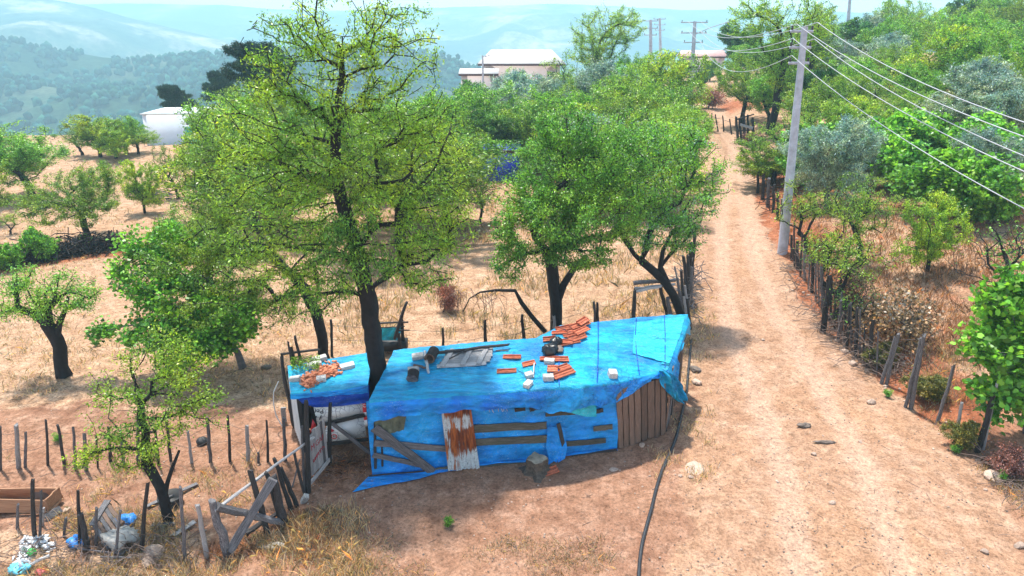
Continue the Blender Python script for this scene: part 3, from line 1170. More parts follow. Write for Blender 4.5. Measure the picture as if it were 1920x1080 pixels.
def rust_mat():
    m, nt, b = new_mat("rusty_galvanised_iron")
    c0 = coords(nt, "Object", (1, 1, 1))
    c1 = coords(nt, "Object", (6.0, 6.0, 0.9))
    n1 = noise(nt, c1, 1.6, 6, 0.65)
    n0 = noise(nt, c0, 1.1, 3, 0.5)
    n2 = noise(nt, c0, 22, 4, 0.7)
    zinc = ramp(nt, n2, [(0.3, (0.30, 0.36, 0.40)), (0.6, (0.52, 0.60, 0.64))])
    rust = ramp(nt, n1, [(0.35, (0.05, 0.014, 0.008)), (0.5, (0.19, 0.045, 0.012)), (0.66, (0.42, 0.13, 0.03))])
    f = math_n(nt, 'ADD', math_n(nt, 'MULTIPLY', n0, 0.35), math_n(nt, 'MULTIPLY', n1, 0.85))
    tc = nt.nodes.new("ShaderNodeTexCoord")
    sp = nt.nodes.new("ShaderNodeSeparateXYZ")
    L(nt, tc.outputs["Generated"], sp.inputs[0])
    band = ramp(nt, sp.outputs[2], [(0.0, 0.0), (0.18, 0.02), (0.32, 0.16), (0.50, 0.17), (0.58, 0.0), (0.68, 0.02), (0.78, 0.26), (1.0, 0.40)])
    inn = ramp(nt, sp.outputs[0], [(0.0, -0.0), (0.3, 1.0), (0.85, 1.0), (1.0, 0.4)])
    f = math_n(nt, 'ADD', f, math_n(nt, 'MULTIPLY', band, inn))
    mask = ramp(nt, f, [(0.60, 0.0), (0.69, 1.0)])
    c = mixc(nt, mask, zinc, rust)
    speck = ramp(nt, noise(nt, c0, 14, 3), [(0.62, 0.0), (0.68, 0.8)])
    c = mixc(nt, speck, c, (0.06, 0.045, 0.05))
    L(nt, c, b.inputs["Base Color"])
    b.inputs["Roughness"].default_value = 0.6
    b.inputs["Metallic"].default_value = 0.15
    return m


M['rust'] = rust_mat()
M['zinc'] = plain("pale_zinc_sheet", (0.60, 0.64, 0.66), 0.6, 0.2, 3, 0.1)
M['moss_sheet'] = plain("mossy_iron_sheet", (0.10, 0.115, 0.08), 0.85, 0.7, 4, 0.3)


def crackle_mat():
    m, nt, b = new_mat("cracked_white_board")
    c0 = wpos(nt)
    v = N(nt, "ShaderNodeTexVoronoi", Scale=7.5, feature='DISTANCE_TO_EDGE')
    L(nt, c0, v.inputs["Vector"])
    cr = math_n(nt, 'MULTIPLY', ramp(nt, v.outputs["Distance"], [(0.0, 1.0), (0.05, 0.0)]), ramp(nt, noise(nt, c0, 2.0, 2), [(0.42, 0.0), (0.52, 1.0)]))
    c = mixc(nt, cr, ramp(nt, noise(nt, c0, 3, 4), [(0.3, (0.60, 0.66, 0.69)), (0.6, (0.78, 0.82, 0.83))]), (0.10, 0.12, 0.20))
    L(nt, c, b.inputs["Base Color"])
    b.inputs["Roughness"].default_value = 0.45
    return m


M['crackle'] = crackle_mat()

shed = root("animal_shed", (0.5, 14.6, 0), "long low animal shed wrapped in blue tarpaulin beside the dirt road", "shed")
annex = root("lean_to_shed", (-4.3, 14.6, 0), "small low shed with blue tarp roof and white sign boards, left of the trunk", "shed")
annex["label"] = "small low shed with corrugated side and white sign boards, beside the tall trunk"


def poly_at(P, s):
    k = np.linspace(0, 1, len(P))
    return np.stack([np.interp(s, k, P[:, i]) for i in range(3)], -1)


F_MAIN = np.array([at_y(*q) for q in [(692, 750, 13.15), (780, 744, 13.2), (870, 738, 13.27), (975, 731, 13.42), (1035, 725, 13.55), (1090, 721, 13.75),
                                      (1155, 714, 14.1), (1215, 703, 14.48), (1252, 692, 14.72)]])
B_MAIN = np.array([at_z(*q) for q in [(738, 656, 2.15), (830, 648, 2.15), (920, 641, 2.15), (1005, 634, 2.18), (1050, 611, 2.40), (1120, 603, 2.42),
                                      (1195, 596, 2.42), (1245, 592, 2.42), (1290, 589, 2.42)]])
V_MAIN = [786, 778, 768, 766, 774, 764, 755, 716, 703]
F_ANX = np.array([at_y(*q) for q in [(545, 738, 13.95), (590, 736, 14.0), (640, 729, 14.05), (690, 721, 14.1)]])
B_ANX = np.array([at_z(*q) for q in [(539, 686, 1.72), (590, 677, 1.78), (645, 668, 1.85), (699, 660, 1.92)]])


def roof_surface(F, Bk, ns, nt_, seed, amp=1.0):
    s = np.linspace(0, 1, ns)
    t = np.linspace(0, 1, nt_)
    f = poly_at(F, s)
    b = poly_at(Bk, s)
    P = f[:, None] * (1 - t[None, :, None]) + b[:, None] * t[None, :, None]
    x, y = P[..., 0], P[..., 1]
    sag = -0.05 * np.sin(t * math.pi)[None, :] * (0.6 + fbm(x * 0.8, y * 0.8, seed, 2))
    w = 0.045 * fbm(x * 1.6 + y * 0.5, y * 3.0, seed + 1, 4) + 0.022 * fbm(x * 7 + y * 3, y * 5, seed + 2, 3)
    ridgy = 0.045 * np.abs(fbm(x * 3.1, y * 6.0 + x, seed + 3, 3))
    P[..., 2] += amp * (sag + w + ridgy) * np.minimum(1, 6 * np.minimum(t, 1 - t) + 0.55)[None, :]
    return P


R_MAIN = roof_surface(F_MAIN, B_MAIN, 300, 90, 40)
R_ANX = roof_surface(F_ANX, B_ANX, 90, 60, 50)
# lumps where the tarp is held up: by the trunk and over the step
_all = np.concatenate([R_MAIN.reshape(-1, 3), R_ANX.reshape(-1, 3)])
_pu, _pv = project(_all)


def RF(u, v, lift=0.0):
    """point of the shed roofs seen at a pixel"""
    k = np.argsort((_pu - u) ** 2 + (_pv - v) ** 2)[:4]
    p = _all[k].mean(0)
    p[2] += lift
    return p


def roof_normal(p):
    k = np.argsort(((_all[:, :2] - p[:2]) ** 2).sum(1))[:60]
    q = _all[k] - _all[k].mean(0)
    n = np.linalg.svd(q, full_matrices=False)[2][2]
    return n if n[2] > 0 else -n


def grid_faces(n, m):
    ii = np.arange(n * m).reshape(n, m)
    return np.stack([ii[:-1, :-1], ii[1:, :-1], ii[1:, 1:], ii[:-1, 1:]], -1).reshape(-1, 4)


def tarp_with_valance(name, R, drop_px, out, seed, mat, parent, side=0.0):
    """roof sheet continued over the eave: rounded edge, then a hanging front with folds; back hem too"""
    ns, nt_ = R.shape[:2]
    eave = R[:, 0]
    s = np.linspace(0, 1, ns)
    tang = unit(np.gradient(eave, axis=0))
    nout = np.stack([tang[:, 1], -tang[:, 0], np.zeros(ns)], -1)
    nout = unit(nout)
    k = np.linspace(0, 1, len(drop_px))
    u, _ = project(eave)
    vb = np.interp(s, k, drop_px)
    zb = np.array([at_y(uu, v_, yy - 0.08)[2] for uu, v_, yy in zip(u, vb, eave[:, 1])])
    L_ = np.maximum(0.05, eave[:, 2] - zb)
    rows = []
    arc = s * np.linalg.norm(eave[-1] - eave[0])
    edge_j = 1 + 0.22 * fbm(arc * 1.7, arc * 0, seed + 4, 3)
    for j in range(14, 0, -1):
        t = j / 14
        fold = (0.12 * fbm(arc * 2.2 + t * 1.5, np.full(ns, t * 1.4), seed, 4) + 0.06 * np.abs(fbm(arc * 5 - t * 3, np.full(ns, t * 2.0), seed + 7, 3)))
        o_ = out * (0.35 + 0.65 * min(1, t * 3)) + fold * t ** 0.6
        rows.append(eave + nout * o_[:, None] - np.array([0, 0, 1]) * (L_ * t * edge_j)[:, None] + np.array([0, 0, 0.012 * (1 - t)]))
    front = np.stack(rows, 1)
    back = R[:, -1]
    hem = np.stack([back - nout * 0.05 * q - np.array([0, 0, 0.16 * q]) for q in (0.4, 1.0)], 1)
    A = np.concatenate([front[:, -2:], R, hem], 1)
    o = wmesh(name, A.reshape(-1, 3), grid_faces(A.shape[0], A.shape[1]), mat, parent, smooth=True)
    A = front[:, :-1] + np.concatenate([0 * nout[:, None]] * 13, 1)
    wmesh("eave_tarp_shaded", A.reshape(-1, 3), grid_faces(A.shape[0], A.shape[1]), M['tarp_eave_shaded'], parent, smooth=True)  # overhang of the roof sheet, its shade painted by a bluer material
    return o, front


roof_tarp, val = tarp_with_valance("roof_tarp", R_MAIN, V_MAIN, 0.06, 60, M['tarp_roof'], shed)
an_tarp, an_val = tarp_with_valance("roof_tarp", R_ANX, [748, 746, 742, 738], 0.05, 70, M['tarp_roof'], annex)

# vertical wall planes
A_ = np.array([-3.2, 13.22])
B_ = np.array([2.53, 14.15])
C_ = np.array([3.84, 14.80])
D_ = np.array([4.72, 17.15])


def plane_hit(a, b, u, v, off=0.0):
    d = (b - a) / np.linalg.norm(b - a)
    n = np.array([d[1], -d[0]])
    r = ray(u, v)
    t = ((a + n * off - O3[:2]) @ n) / (r[:2] @ n)
    return O3 + r * t


def wl(u, v, off=0.0):
    return plane_hit(A_, B_, u, v, off)


def dr(u, v, off=0.0):
    return plane_hit(B_, C_, u, v, off)


WN = np.array([(B_ - A_)[1], -(B_ - A_)[0], 0]) / np.linalg.norm(B_ - A_)
DN = np.array([(C_ - B_)[1], -(C_ - B_)[0], 0]) / np.linalg.norm(C_ - B_)

# front tarp sheet with folds and a skirt on the ground
ns, nz = 260, 60
s = np.linspace(0, 1, ns)
gp = A_[None] + (B_ - A_)[None] * s[:, None]
ez = np.interp(s, np.linspace(0, 1, 200), poly_at(F_MAIN[:7], np.linspace(0, 1, 200))[:, 2]) - 0.06
rows = []
ln = np.linalg.norm(B_ - A_)
for j in range(nz):
    t = j / (nz - 1)
    x = s * ln
    diag = x * 1.5 + t * 3.4
    zz = TZ(gp[:, 0], gp[:, 1]) + 0.02
    f = 0.045 * fbm(diag * 1.2, x * 0.5 - t * 2.2, 81, 4) + 0.03 * np.abs(fbm(diag * 4.1, x * 1.3 - t * 5, 82, 3)) + 0.02 * np.sin(t * math.pi)
    p = np.stack([gp[:, 0] + WN[0] * f, gp[:, 1] + WN[1] * f, zz + (ez - zz) * (1 - t)], -1)
    rows.append(p)
dskirt = np.interp(s, [0, 0.10, 0.3, 0.5, 0.62, 0.70, 0.75, 1.0], [0.60, 0.42, 0.16, 0.05, 0.10, 0.32, 0.06, 0.07]) + 0.03 * fbm(s * ln * 2, s * 0, 83)
skl = np.interp(s, [0, 0.12], [0.42, 0.0])
for q in (0.25, 0.6, 1.0):
    x = gp[:, 0] + WN[0] * dskirt * q - skl * q
    y = gp[:, 1] + WN[1] * dskirt * q
    rows.append(np.stack([x, y, TZ(x, y) + 0.035 * (1 - q) + 0.03 + 0.015 * fbm(x * 4, y * 4 + q * 3, 84)], -1))
A = np.stack(rows, 1)
wmesh("front_tarp", A.reshape(-1, 3), grid_faces(A.shape[0], A.shape[1]), M['tarp_front'], shed, smooth=True)

# loose lighter strip hanging below the eave
us = np.linspace(1003, 1118, 60)
top = np.array([wl(u_, 757 + 0.02 * (u_ - 1003), 0.15) for u_ in us])
bot = np.array([wl(u_, 759 + 22 * min(1, (u_ - 1003) / 95.0), 0.17) for u_ in us])
tt = np.linspace(0, 1, 8)
A = top[:, None] * (1 - tt[None, :, None]) + bot[:, None] * tt[None, :, None]
A = A + WN[None, None] * (0.025 * fbm(us[:, None] * 0.05 + tt[None] * 2, tt[None] * 2 + 0 * us[:, None], 85, 3))[..., None]
wmesh("tarp_strip", A.reshape(-1, 3), grid_faces(60, 8), M['tarp_patch'], shed, smooth=True)

# hanging tongue of tarp by the stump
us = np.linspace(0, 1, 26)
A = []
for q in us:
    w0 = np.interp(q, [0, 0.5, 0.8, 1], [0.75, 1, 0.7, 0.12])
    cu = 1042 + 3 * q
    A.append([wl(cu + (k - 0.5) * 40 * w0, 800 + 80 * q, 0.05 + 0.16 * q * q + 0.035 * math.sin(k * 12 + q * 5) * q) for k in np.linspace(0, 1, 14)])
A = np.array(A)
A[..., 2] = np.maximum(A[..., 2], TZ(A[..., 0], A[..., 1]) + 0.02)
wmesh("tarp_tongue", A.reshape(-1, 3), grid_faces(26, 14), M['tarp_front'], shed, smooth=True)

# patch sheet on the right of the roof and its torn edges
def roof_patch(name, quad, lift, mat, seed, n=46, m=36, parent=shed, rough=0.03):
    q = [np.array(p, float) for p in quad]
    A = np.zeros((n, m, 3))
    for i in range(n):
        for j in range(m):
            a, b = i / (n - 1), j / (m - 1)
            uv = (q[0] * (1 - a) + q[1] * a) * (1 - b) + (q[3] * (1 - a) + q[2] * a) * b
            A[i, j] = RF(uv[0], uv[1], lift)
    for k in range(2):
        A[1:-1, 1:-1, 2] = 0.25 * (A[:-2, 1:-1, 2] + A[2:, 1:-1, 2] + A[1:-1, :-2, 2] + A[1:-1, 2:, 2])
    A[..., 2] += rough * (fbm(A[..., 0] * 4, A[..., 1] * 5, seed, 4) + 0.5)
    return wmesh(name, A.reshape(-1, 3), grid_faces(n, m), mat, parent, smooth=True)


roof_patch("patch_tarp", [(1186, 664), (1190, 606), (1238, 600), (1262, 686)], 0.012, M['tarp_patch'], 91)
roof_patch("patch_tarp", [(1240, 684), (1240, 598), (1284, 596), (1262, 686)], 0.018, M['tarp_patch'], 92, rough=0.015)

# side of the tarp hanging over the road end, corner rags
er = np.stack([R_MAIN[-1, k] for k in range(0, 90, 3)])
sd = np.array([0.93, -0.36, 0])
A = []
for i, p in enumerate(er):
    f = i / (len(er) - 1)
    drop = np.interp(f, [0, 0.12, 0.3, 0.55, 0.8, 1.0], [0.75, 0.5, 0.16, 0.12, 0.22, 0.55])
    col_ = []
    for j, t in enumerate(np.linspace(0, 1, 9)):
        w_ = 0.07 * fbm(np.array([f * 9 + t * 3]), np.array([t * 3.0]), 95, 3)[0]
        col_.append(p + sd * (0.10 * min(1, t * 3) + w_ * t + 0.10 * t * (f < 0.25)) - np.array([0, 0, drop * t - 0.01]))
    A.append(col_)
A = np.array(A)
wmesh("side_tarp", A.reshape(-1, 3), grid_faces(A.shape[0], 9), M['tarp_roof'], shed, smooth=True)
# bundled rag at the door's corner
A = []
for i, f in enumerate(np.linspace(0, 1, 22)):
    c0 = dr(1240, 697, 0.10) * (1 - f) + dr(1281, 752, 0.10) * f
    wd = np.interp(f, [0, 0.3, 0.7, 1], [0.10, 0.27, 0.20, 0.12])
    A.append([c0 + np.array([0.75, 0.1, 0.35]) * wd * (k - 0.5) * 2 + DN * (0.07 * math.sin(k * 11 + f * 5) + 0.05 * math.cos(f * 17 + k * 4)) for k in np.linspace(0, 1, 16)])
A = np.array(A)
wmesh("tarp_rag", A.reshape(-1, 3), grid_faces(22, 16), M['tarp_roof'], shed, smooth=True)

# ropes over the roof
for pts in ([(1122, 604), (1121, 640), (1121, 680), (1120, 722)], [(1193, 598), (1191, 630), (1193, 662), (1199, 704)], [(1246, 593), (1247, 630), (1247, 690)],
            [(1048, 676), (1047, 700), (1048, 726)]):
    pp = [RF(u_, v_, 0.03) for u_, v_ in pts]
    pp = np.array([np.array([np.interp(k, np.linspace(0, 1, len(pp)), [q[i] for q in pp]) for i in range(3)]) for k in np.linspace(0, 1, 14)])
    tube("rope", pp, 0.011, M['tarp_dark'], shed, 5)

# door of upright boards
door = bpy.data.objects.new("door", None)
place(door, shed, (3.2, 14.48, 0))
edges = [0, 0.115, 0.235, 0.355, 0.49, 0.625, 0.775, 0.89, 1.0]
for i in range(8):
    a, b = edges[i] + 0.010, edges[i + 1] - 0.010
    m_ = (a + b) / 2
    tp = dr(1155 + (1249 - 1155) * m_, 729 + (708 - 729) * m_ + random.uniform(-2, 2), 0.02)
    bt = dr(1159 + (1247 - 1159) * m_, 843 + (816 - 843) * m_ + random.uniform(-2, 1), 0.02)
    bt[2] = float(TZ(bt[0], bt[1])) + random.uniform(0.0, 0.05)
    w_ = np.linalg.norm(dr(1157 + 90 * a, 780) - dr(1157 + 90 * b, 780))
    plank("plank", bt, tp, w_, 0.03, DN + np.array([random.uniform(-.06, .06), 0, 0]), 'wood_brown', door)
bk = np.array([dr(1152, 846, -0.05), dr(1250, 818, -0.05), dr(1252, 700, -0.05), dr(1150, 716, -0.05)])
wmesh("door_backing", bk, np.array([[0, 1, 2, 3]]), M['rubber'], shed)

# boards nailed over the front tarp
def board(u0, v0, u1, v1, wpx, mat, off=0.06, thick=0.03, nm="board"):
    p0, p1 = wl(u0, v0, off), wl(u1, v1, off)
    w_ = wpx * depth((p0 + p1) / 2) / FPX / 0.84 if abs(v1 - v0) < abs(u1 - u0) else wpx * depth((p0 + p1) / 2) / FPX
    return plank(nm, p0, p1, w_, thick, WN, mat, shed)


board(700, 830, 840, 842, 11, 'wood_grey', 0.07)
board(699, 853, 800, 874, 9, 'wood_grey', 0.07)
board(701, 802, 812, 886, 15, 'wood_grey', 0.15, 0.04, "brace")
board(887, 804, 1023, 798, 14, 'wood_mossy', 0.06)
board(890, 829, 1025, 823, 13, 'wood_mossy', 0.06)
board(1047, 794, 1057, 837, 8, 'wood_dark', 0.06)
board(1058, 833, 1136, 826, 9, 'wood_mossy', 0.06)
board(1113, 804, 1148, 800, 9, 'wood_mossy', 0.06)
board(1023, 777, 1078, 774, 7, 'wood_mossy', 0.08)
board(1117, 772, 1131, 769, 7, 'wood_dark', 0.07)
board(888, 881, 990, 872, 13, 'wood_mossy', 0.09)
board(818, 882, 842, 879, 9, 'wood_mossy', 0.09)
board(1072, 856, 1156, 843, 4, 'wood_dark', 0.07)
board(965, 769, 985, 767, 6, 'wood_dark', 0.10)
board(993, 768, 1008, 764, 8, 'wood_dark', 0.10)
board(692, 893, 800, 884, 4, 'wood_dark', 0.10)
for u_, v0, v1, r in ((703, 790, 878, 0.045), (716, 838, 874, 0.035)):
    p1, p0 = wl(u_, v0, 0.03), wl(u_ + 1, v1, 0.03)
    post("post", p0, p1, r, 'wood_dark', shed)


def corrugated(name, quad, offf, waves, depth_, mat, parent, seed=0, fn=wl, ragged=0.0):
    """sheet between four pixels (tl, tr, br, bl) of a wall plane, waves run down it"""
    tl, tr, br, bl = [fn(*q, offf) for q in quad]
    n, m = waves * 8 + 1, 14
    nrm = np.cross(tr - tl, tl - bl)
    nrm = nrm / np.linalg.norm(nrm)
    if nrm[1] > 0:
        nrm = -nrm
    rng = np.random.default_rng(seed)
    A = np.zeros((n, m, 3))
    for i in range(n):
        a = i / (n - 1)
        jt = ragged * (vnoise(np.array([a * 5.0]), np.array([0.5]), seed)[0] + 0.3 * vnoise(np.array([a * 17.0]), np.array([0.5]), seed)[0])
        jb = ragged * 0.6 * vnoise(np.array([a * 6.0]), np.array([3.5]), seed)[0]
        for j in range(m):
            b = jt + (1 - jt - jb) * j / (m - 1)
            p = (tl * (1 - a) + tr * a) * (1 - b) + (bl * (1 - a) + br * a) * b
            A[i, j] = p + nrm * (depth_ * math.sin(a * waves * 2 * math.pi) + 0.012 * vnoise(np.array([a * 3]), np.array([b * 3]), seed + 2)[0])
    B2 = A - nrm * 0.004
    V = np.concatenate([A.reshape(-1, 3), B2.reshape(-1, 3)])
    f = grid_faces(n, m)
    return wmesh(name, V, np.concatenate([f, f[:, ::-1] + n * m]), mat, parent, (tl + br) / 2 if False else None, smooth=True)


corrugated("iron_sheet", [(824, 741), (879, 739), (900, 880), (840, 882)], 0.16, 8, 0.016, M['rust'], shed, 3, ragged=0.07)
corrugated("iron_sheet", [(701, 784), (762, 779), (757, 806), (706, 818)], 0.09, 5, 0.014, M['moss_sheet'], shed, 5, ragged=0.16)

# the road end: old upright boards, and a plain back and end wall behind the tarp
for i in range(15):
    f = (i + 0.5) / 15
    p = C_ * (1 - f) + D_ * f
    zt = np.interp(f, [0, 1], [F_MAIN[-1][2], B_MAIN[-1][2]]) - random.uniform(0.02, 0.25)
    z0_ = float(TZ(*p))
    plank("wall_board", (p[0] + random.uniform(-.04, .04), p[1], z0_), (p[0] + random.uniform(-.05, .07), p[1] + random.uniform(-.03, .03), zt), random.uniform(0.10, 0.17), 0.03,
          (0.94, -0.34, 0), random.choice(['wood_grey', 'wood_dark', 'wood_brown']), shed)
E2 = B_MAIN[0][:2] + np.array([0.05, -0.12])
for i in range(26):
    f = (i + 0.5) / 26
    p = D_ * (1 - f) + E2 * f
    plank("wall_board", (p[0], p[1], -0.02), (p[0], p[1], 2.05), 0.30, 0.025, (0, 1, 0), 'wood_dark', shed)
for i in range(8):
    f = (i + 0.5) / 8
    p = E2 * (1 - f) + (A_ + np.array([0.06, 0.1])) * f
    plank("wall_board", (p[0], p[1], -0.02), (p[0], p[1], 1.85), 0.32, 0.025, (-1, 0, 0), 'wood_dark', shed)

# faint white print on the front tarp
for k, (u_, v_) in enumerate([(919, 770), (924, 771), (936, 769), (941, 769), (946, 768), (950, 768)]):
    a, b = wl(u_ - 1.5, v_ - 3, 0.13), wl(u_ + 1.5 * (1 if k % 2 else -1), v_ + 3, 0.13)
    plank("print_mark", a, b, 0.012, 0.004, WN, 'wood_pale', shed)

# ---------------- the lean-to
AN0, AN1 = np.array([-4.98, 14.06]), np.array([-3.42, 14.2])


def an(u, v, off=0.0):
    return plane_hit(AN0, AN1, u, v, off)


AN_N = np.array([(AN1 - AN0)[1], -(AN1 - AN0)[0], 0]) / np.linalg.norm(AN1 - AN0)
# royal blue hanging flap under the eave
us = np.linspace(550, 692, 80)
tt = np.linspace(0, 1, 14)
A = []
for u_ in us:
    f = (u_ - 550) / 142
    vt = np.interp(f, [0, 0.3, 1], [738, 735, 722])
    vb = np.interp(f, [0, 0.12, 0.3, 0.6, 1], [742, 757, 764, 762, 755])
    A.append([an(u_, vt + (vb - vt) * t, 0.045 + 0.05 * math.sin(t * 3) * (0.4 + f) + 0.06 * float(fbm(np.array([f * 3 + t * 2]), np.array([t * 4 - f * 3]), 77, 3)[0])) for t in tt])
A = np.array(A)
wmesh("valance_tarp", A.reshape(-1, 3), grid_faces(80, 14), M['tarp_dark'], annex, smooth=True)


def flat_panel(name, quad, off, mat, parent, fn=an, thick=0.012):
    p = np.array([fn(*q, off) for q in quad])
    n = AN_N if fn is an else WN
    V = np.concatenate([p, p - n * thick])
    k = len(quad)
    f4 = np.array([(i, k + i, k + (i + 1) % k, (i + 1) % k) for i in range(k)])
    return wmesh(name, V, [f4, np.array([list(range(k))]), np.array([list(range(k, 2 * k))[::-1]])], mat, parent)


flat_panel("sign_board", [(596, 800), (588, 764), (681, 755), (684, 780), (630, 789)], 0.0, M['crackle'], annex)
flat_panel("sign_board", [(606, 829), (612, 797), (626, 792), (683, 783), (687, 819), (640, 826)], 0.012, M['crackle'], annex)
flat_panel("red_stripe", [(681, 778), (679, 754), (689, 752), (692, 777)], 0.022, M['sign_red'], annex)
flat_panel("white_stripe", [(682, 784), (681, 774), (691, 772), (692, 781)], 0.030, M['white_scrap'], annex)
flat_panel("red_stripe", [(683, 790), (682, 781), (692, 779), (693, 787)], 0.034, M['sign_red'], annex)
flat_panel("white_stripe", [(684, 800), (683, 788), (694, 786), (696, 798)], 0.038, M['white_scrap'], annex)
flat_panel("red_triangle", [(581, 812), (586, 786), (593, 798)], 0.03, M['sign_red'], annex)
flat_panel("red_triangle", [(620, 803), (627, 808), (620, 811)], 0.03, M['sign_red'], annex)


def ring_mark(u, v, rpx, off, mat, parent, fn=an):
    c = fn(u, v, off)
    k = depth(c) / FPX
    d = np.append((AN1 - AN0) / np.linalg.norm(AN1 - AN0), 0)
    z = np.array([0, 0, 1.0])
    a = np.linspace(0, 2 * math.pi, 24, endpoint=False)
    o_ = c + rpx * k * (np.cos(a)[:, None] * d + np.sin(a)[:, None] * z)
    i_ = c + rpx * .72 * k * (np.cos(a)[:, None] * d + np.sin(a)[:, None] * z)
    f = np.array([(j, (j + 1) % 24, 24 + (j + 1) % 24, 24 + j) for j in range(24)])
    return wmesh("sign_ring", np.concatenate([o_, i_]), f, mat, parent)


ring_mark(626.5, 818.5, 5.5, 0.018, M['sign_red'], annex)
ring_mark(683.5, 760.5, 3.6, 0.028, M['white_scrap'], annex)


def text(name, s_, origin, xdir, ydir, size, mat, parent, off=0.0):
    cu = bpy.data.curves.new(name, 'FONT')
    cu.body = s_
    cu.size = size
    cu.extrude = 0.0015
    cu.materials.append(mat)
    X = V3(xdir).normalized()
    Z = X.cross(V3(ydir)).normalized()
    Y = Z.cross(X)
    o = bpy.data.objects.new(name, cu)
    COL.objects.link(o)
    bpy.context.view_layer.update()
    me = bpy.data.meshes.new_from_object(o.evaluated_get(bpy.context.evaluated_depsgraph_get()))
    bpy.data.objects.remove(o)
    o = bpy.data.objects.new(name, me)
    place(o, parent, V3(origin) + Z * off)
    o.rotation_euler = Matrix((X, Y, Z)).transposed().to_euler()
    return o


axd = np.append((AN1 - AN0) / np.linalg.norm(AN1 - AN0), 0)
# the board hangs upside down
text("lettering", "Perfo", an(606.5, 767, 0.006), -axd, np.array([0, 0, -1.0]), 0.17, M['print_black'], annex)
text("lettering", "04", an(629.5, 816, 0.02), -axd, np.array([0, 0, -1.0]), 0.07, M['print_black'], annex)
flat_panel("black_mark", [(589, 788), (592, 780), (594, 781), (591, 789)], 0.02, M['print_black'], annex)
flat_panel("black_mark", [(598, 787), (601, 779), (603, 779), (600, 787)], 0.02, M['print_black'], annex)
# boards, dark gap and brace
plank("board", an(606, 796, 0.045), an(684, 778, 0.045), 0.10, 0.03, AN_N, 'wood_dark', annex)
plank("board", an(612, 833, 0.04), an(690, 824, 0.04), 0.09, 0.03, AN_N, 'wood_dark', annex)
plank("brace", an(622, 793, 0.16), an(694, 850, 0.22), 0.09, 0.04, AN_N, 'wood_grey', annex)
plank("post", (AN1[0] + .02, AN1[1], 0), (AN1[0] + .02, AN1[1], 1.66), 0.10, 0.08, AN_N, 'wood_dark', annex)
plank("post", (AN0[0] + .02, AN0[1], 0), (AN0[0] + .02, AN0[1], 1.5), 0.10, 0.08, AN_N, 'wood_dark', annex)
# corrugated left wall
LW0, LW1 = np.array([-5.55, 15.15]), np.array([-5.0, 14.03])
tp0 = np.array([LW0[0], LW0[1], 1.68])
A = []
n, m = 73, 10
ln3 = LW1 - LW0
nn = np.array([ln3[1], -ln3[0]]) / np.linalg.norm(ln3)
for i in range(n):
    a = i / (n - 1)
    p = LW0 + ln3 * a
    w_ = 0.018 * math.sin(a * 9 * 2 * math.pi)
    zt = 1.66 + (1.47 - 1.66) * a - 0.03 * abs(math.sin(a * 31))
    A.append([(p[0] + nn[0] * w_, p[1] + nn[1] * w_, 0.02 + (zt - 0.02) * j / (m - 1)) for j in range(m)])
A = np.array(A)
wmesh("corrugated_wall", A.reshape(-1, 3), grid_faces(n, m), M['zinc'], annex, smooth=True)
for i in range(9):
    f = (i + .5) / 9
    p = LW0 * (1 - f) + np.array([-3.5, 15.55]) * f
    plank("wall_board", (p[0], p[1] - .08, 0), (p[0], p[1] - .08, 1.62 + .14 * f), 0.25, 0.025, (0, 1, 0), 'wood_dark', annex)

# ------------------------------------------------------------------ things lying on the shed roof
def tile_mesh(seed):
    r = random.Random(seed)
    xs = [-0.5, -0.42, 0.0, 0.44, 0.5]
    prof = [(-0.5, 0.0), (-0.5, 0.5), (-0.40, 0.5), (-0.34, 0.15), (-0.10, 0.15), (-0.05, 0.42), (0.05, 0.42), (0.10, 0.15), (0.34, 0.15), (0.40, 0.75), (0.5, 0.75), (0.5, 0.0)]
    vs, fs = [], []
    k = len(prof)
    for i, x in enumerate(xs):
        e = 0.35 if i in (0, len(xs) - 1) else 0.0
        for y, z in prof:
            vs.append((x + r.uniform(-.01, .01), y, z + e * (0 < z < 0.5) + r.uniform(-.03, .03)))
    for i in range(len(xs) - 1):
        for j in range(k):
            fs.append((i * k + j, (i + 1) * k + j, (i + 1) * k + (j + 1) % k, i * k + (j + 1) % k))
    fs.append(tuple(range(k)))
    fs.append(tuple((len(xs) - 1) * k + j for j in range(k))[::-1])
    me = bpy.data.meshes.new("roof_tile")
    me.from_pydata(vs, [], fs)
    me.materials.append(M['tile'])
    return me


TILES = [tile_mesh(i) for i in range(3)]


def roof_tile(u0, v0, u1, v1, wpx, lift=0.02, label="", group=None, tilt=0.0):
    p0, p1 = RF(u0, v0, lift), RF(u1, v1, lift)
    X = V3(p1 - p0)
    ln_ = X.length
    X.normalize()
    n = V3(roof_normal((p0 + p1) / 2))
    Z = (n - X * n.dot(X)).normalized()
    Y = Z.cross(X)
    R = Matrix((X, Y, Z)).transposed() @ Matrix.Rotation(tilt, 3, 'X')
    o = bpy.data.objects.new("roof_tile", random.choice(TILES))
    place(o, None, (p0 + p1) / 2)
    o.rotation_euler = R.to_euler()
    w_ = wpx * depth((p0 + p1) / 2) / FPX / 0.6
    o.scale = (ln_, w_, 0.055)
    return tag(o, label, "roof tile", group)


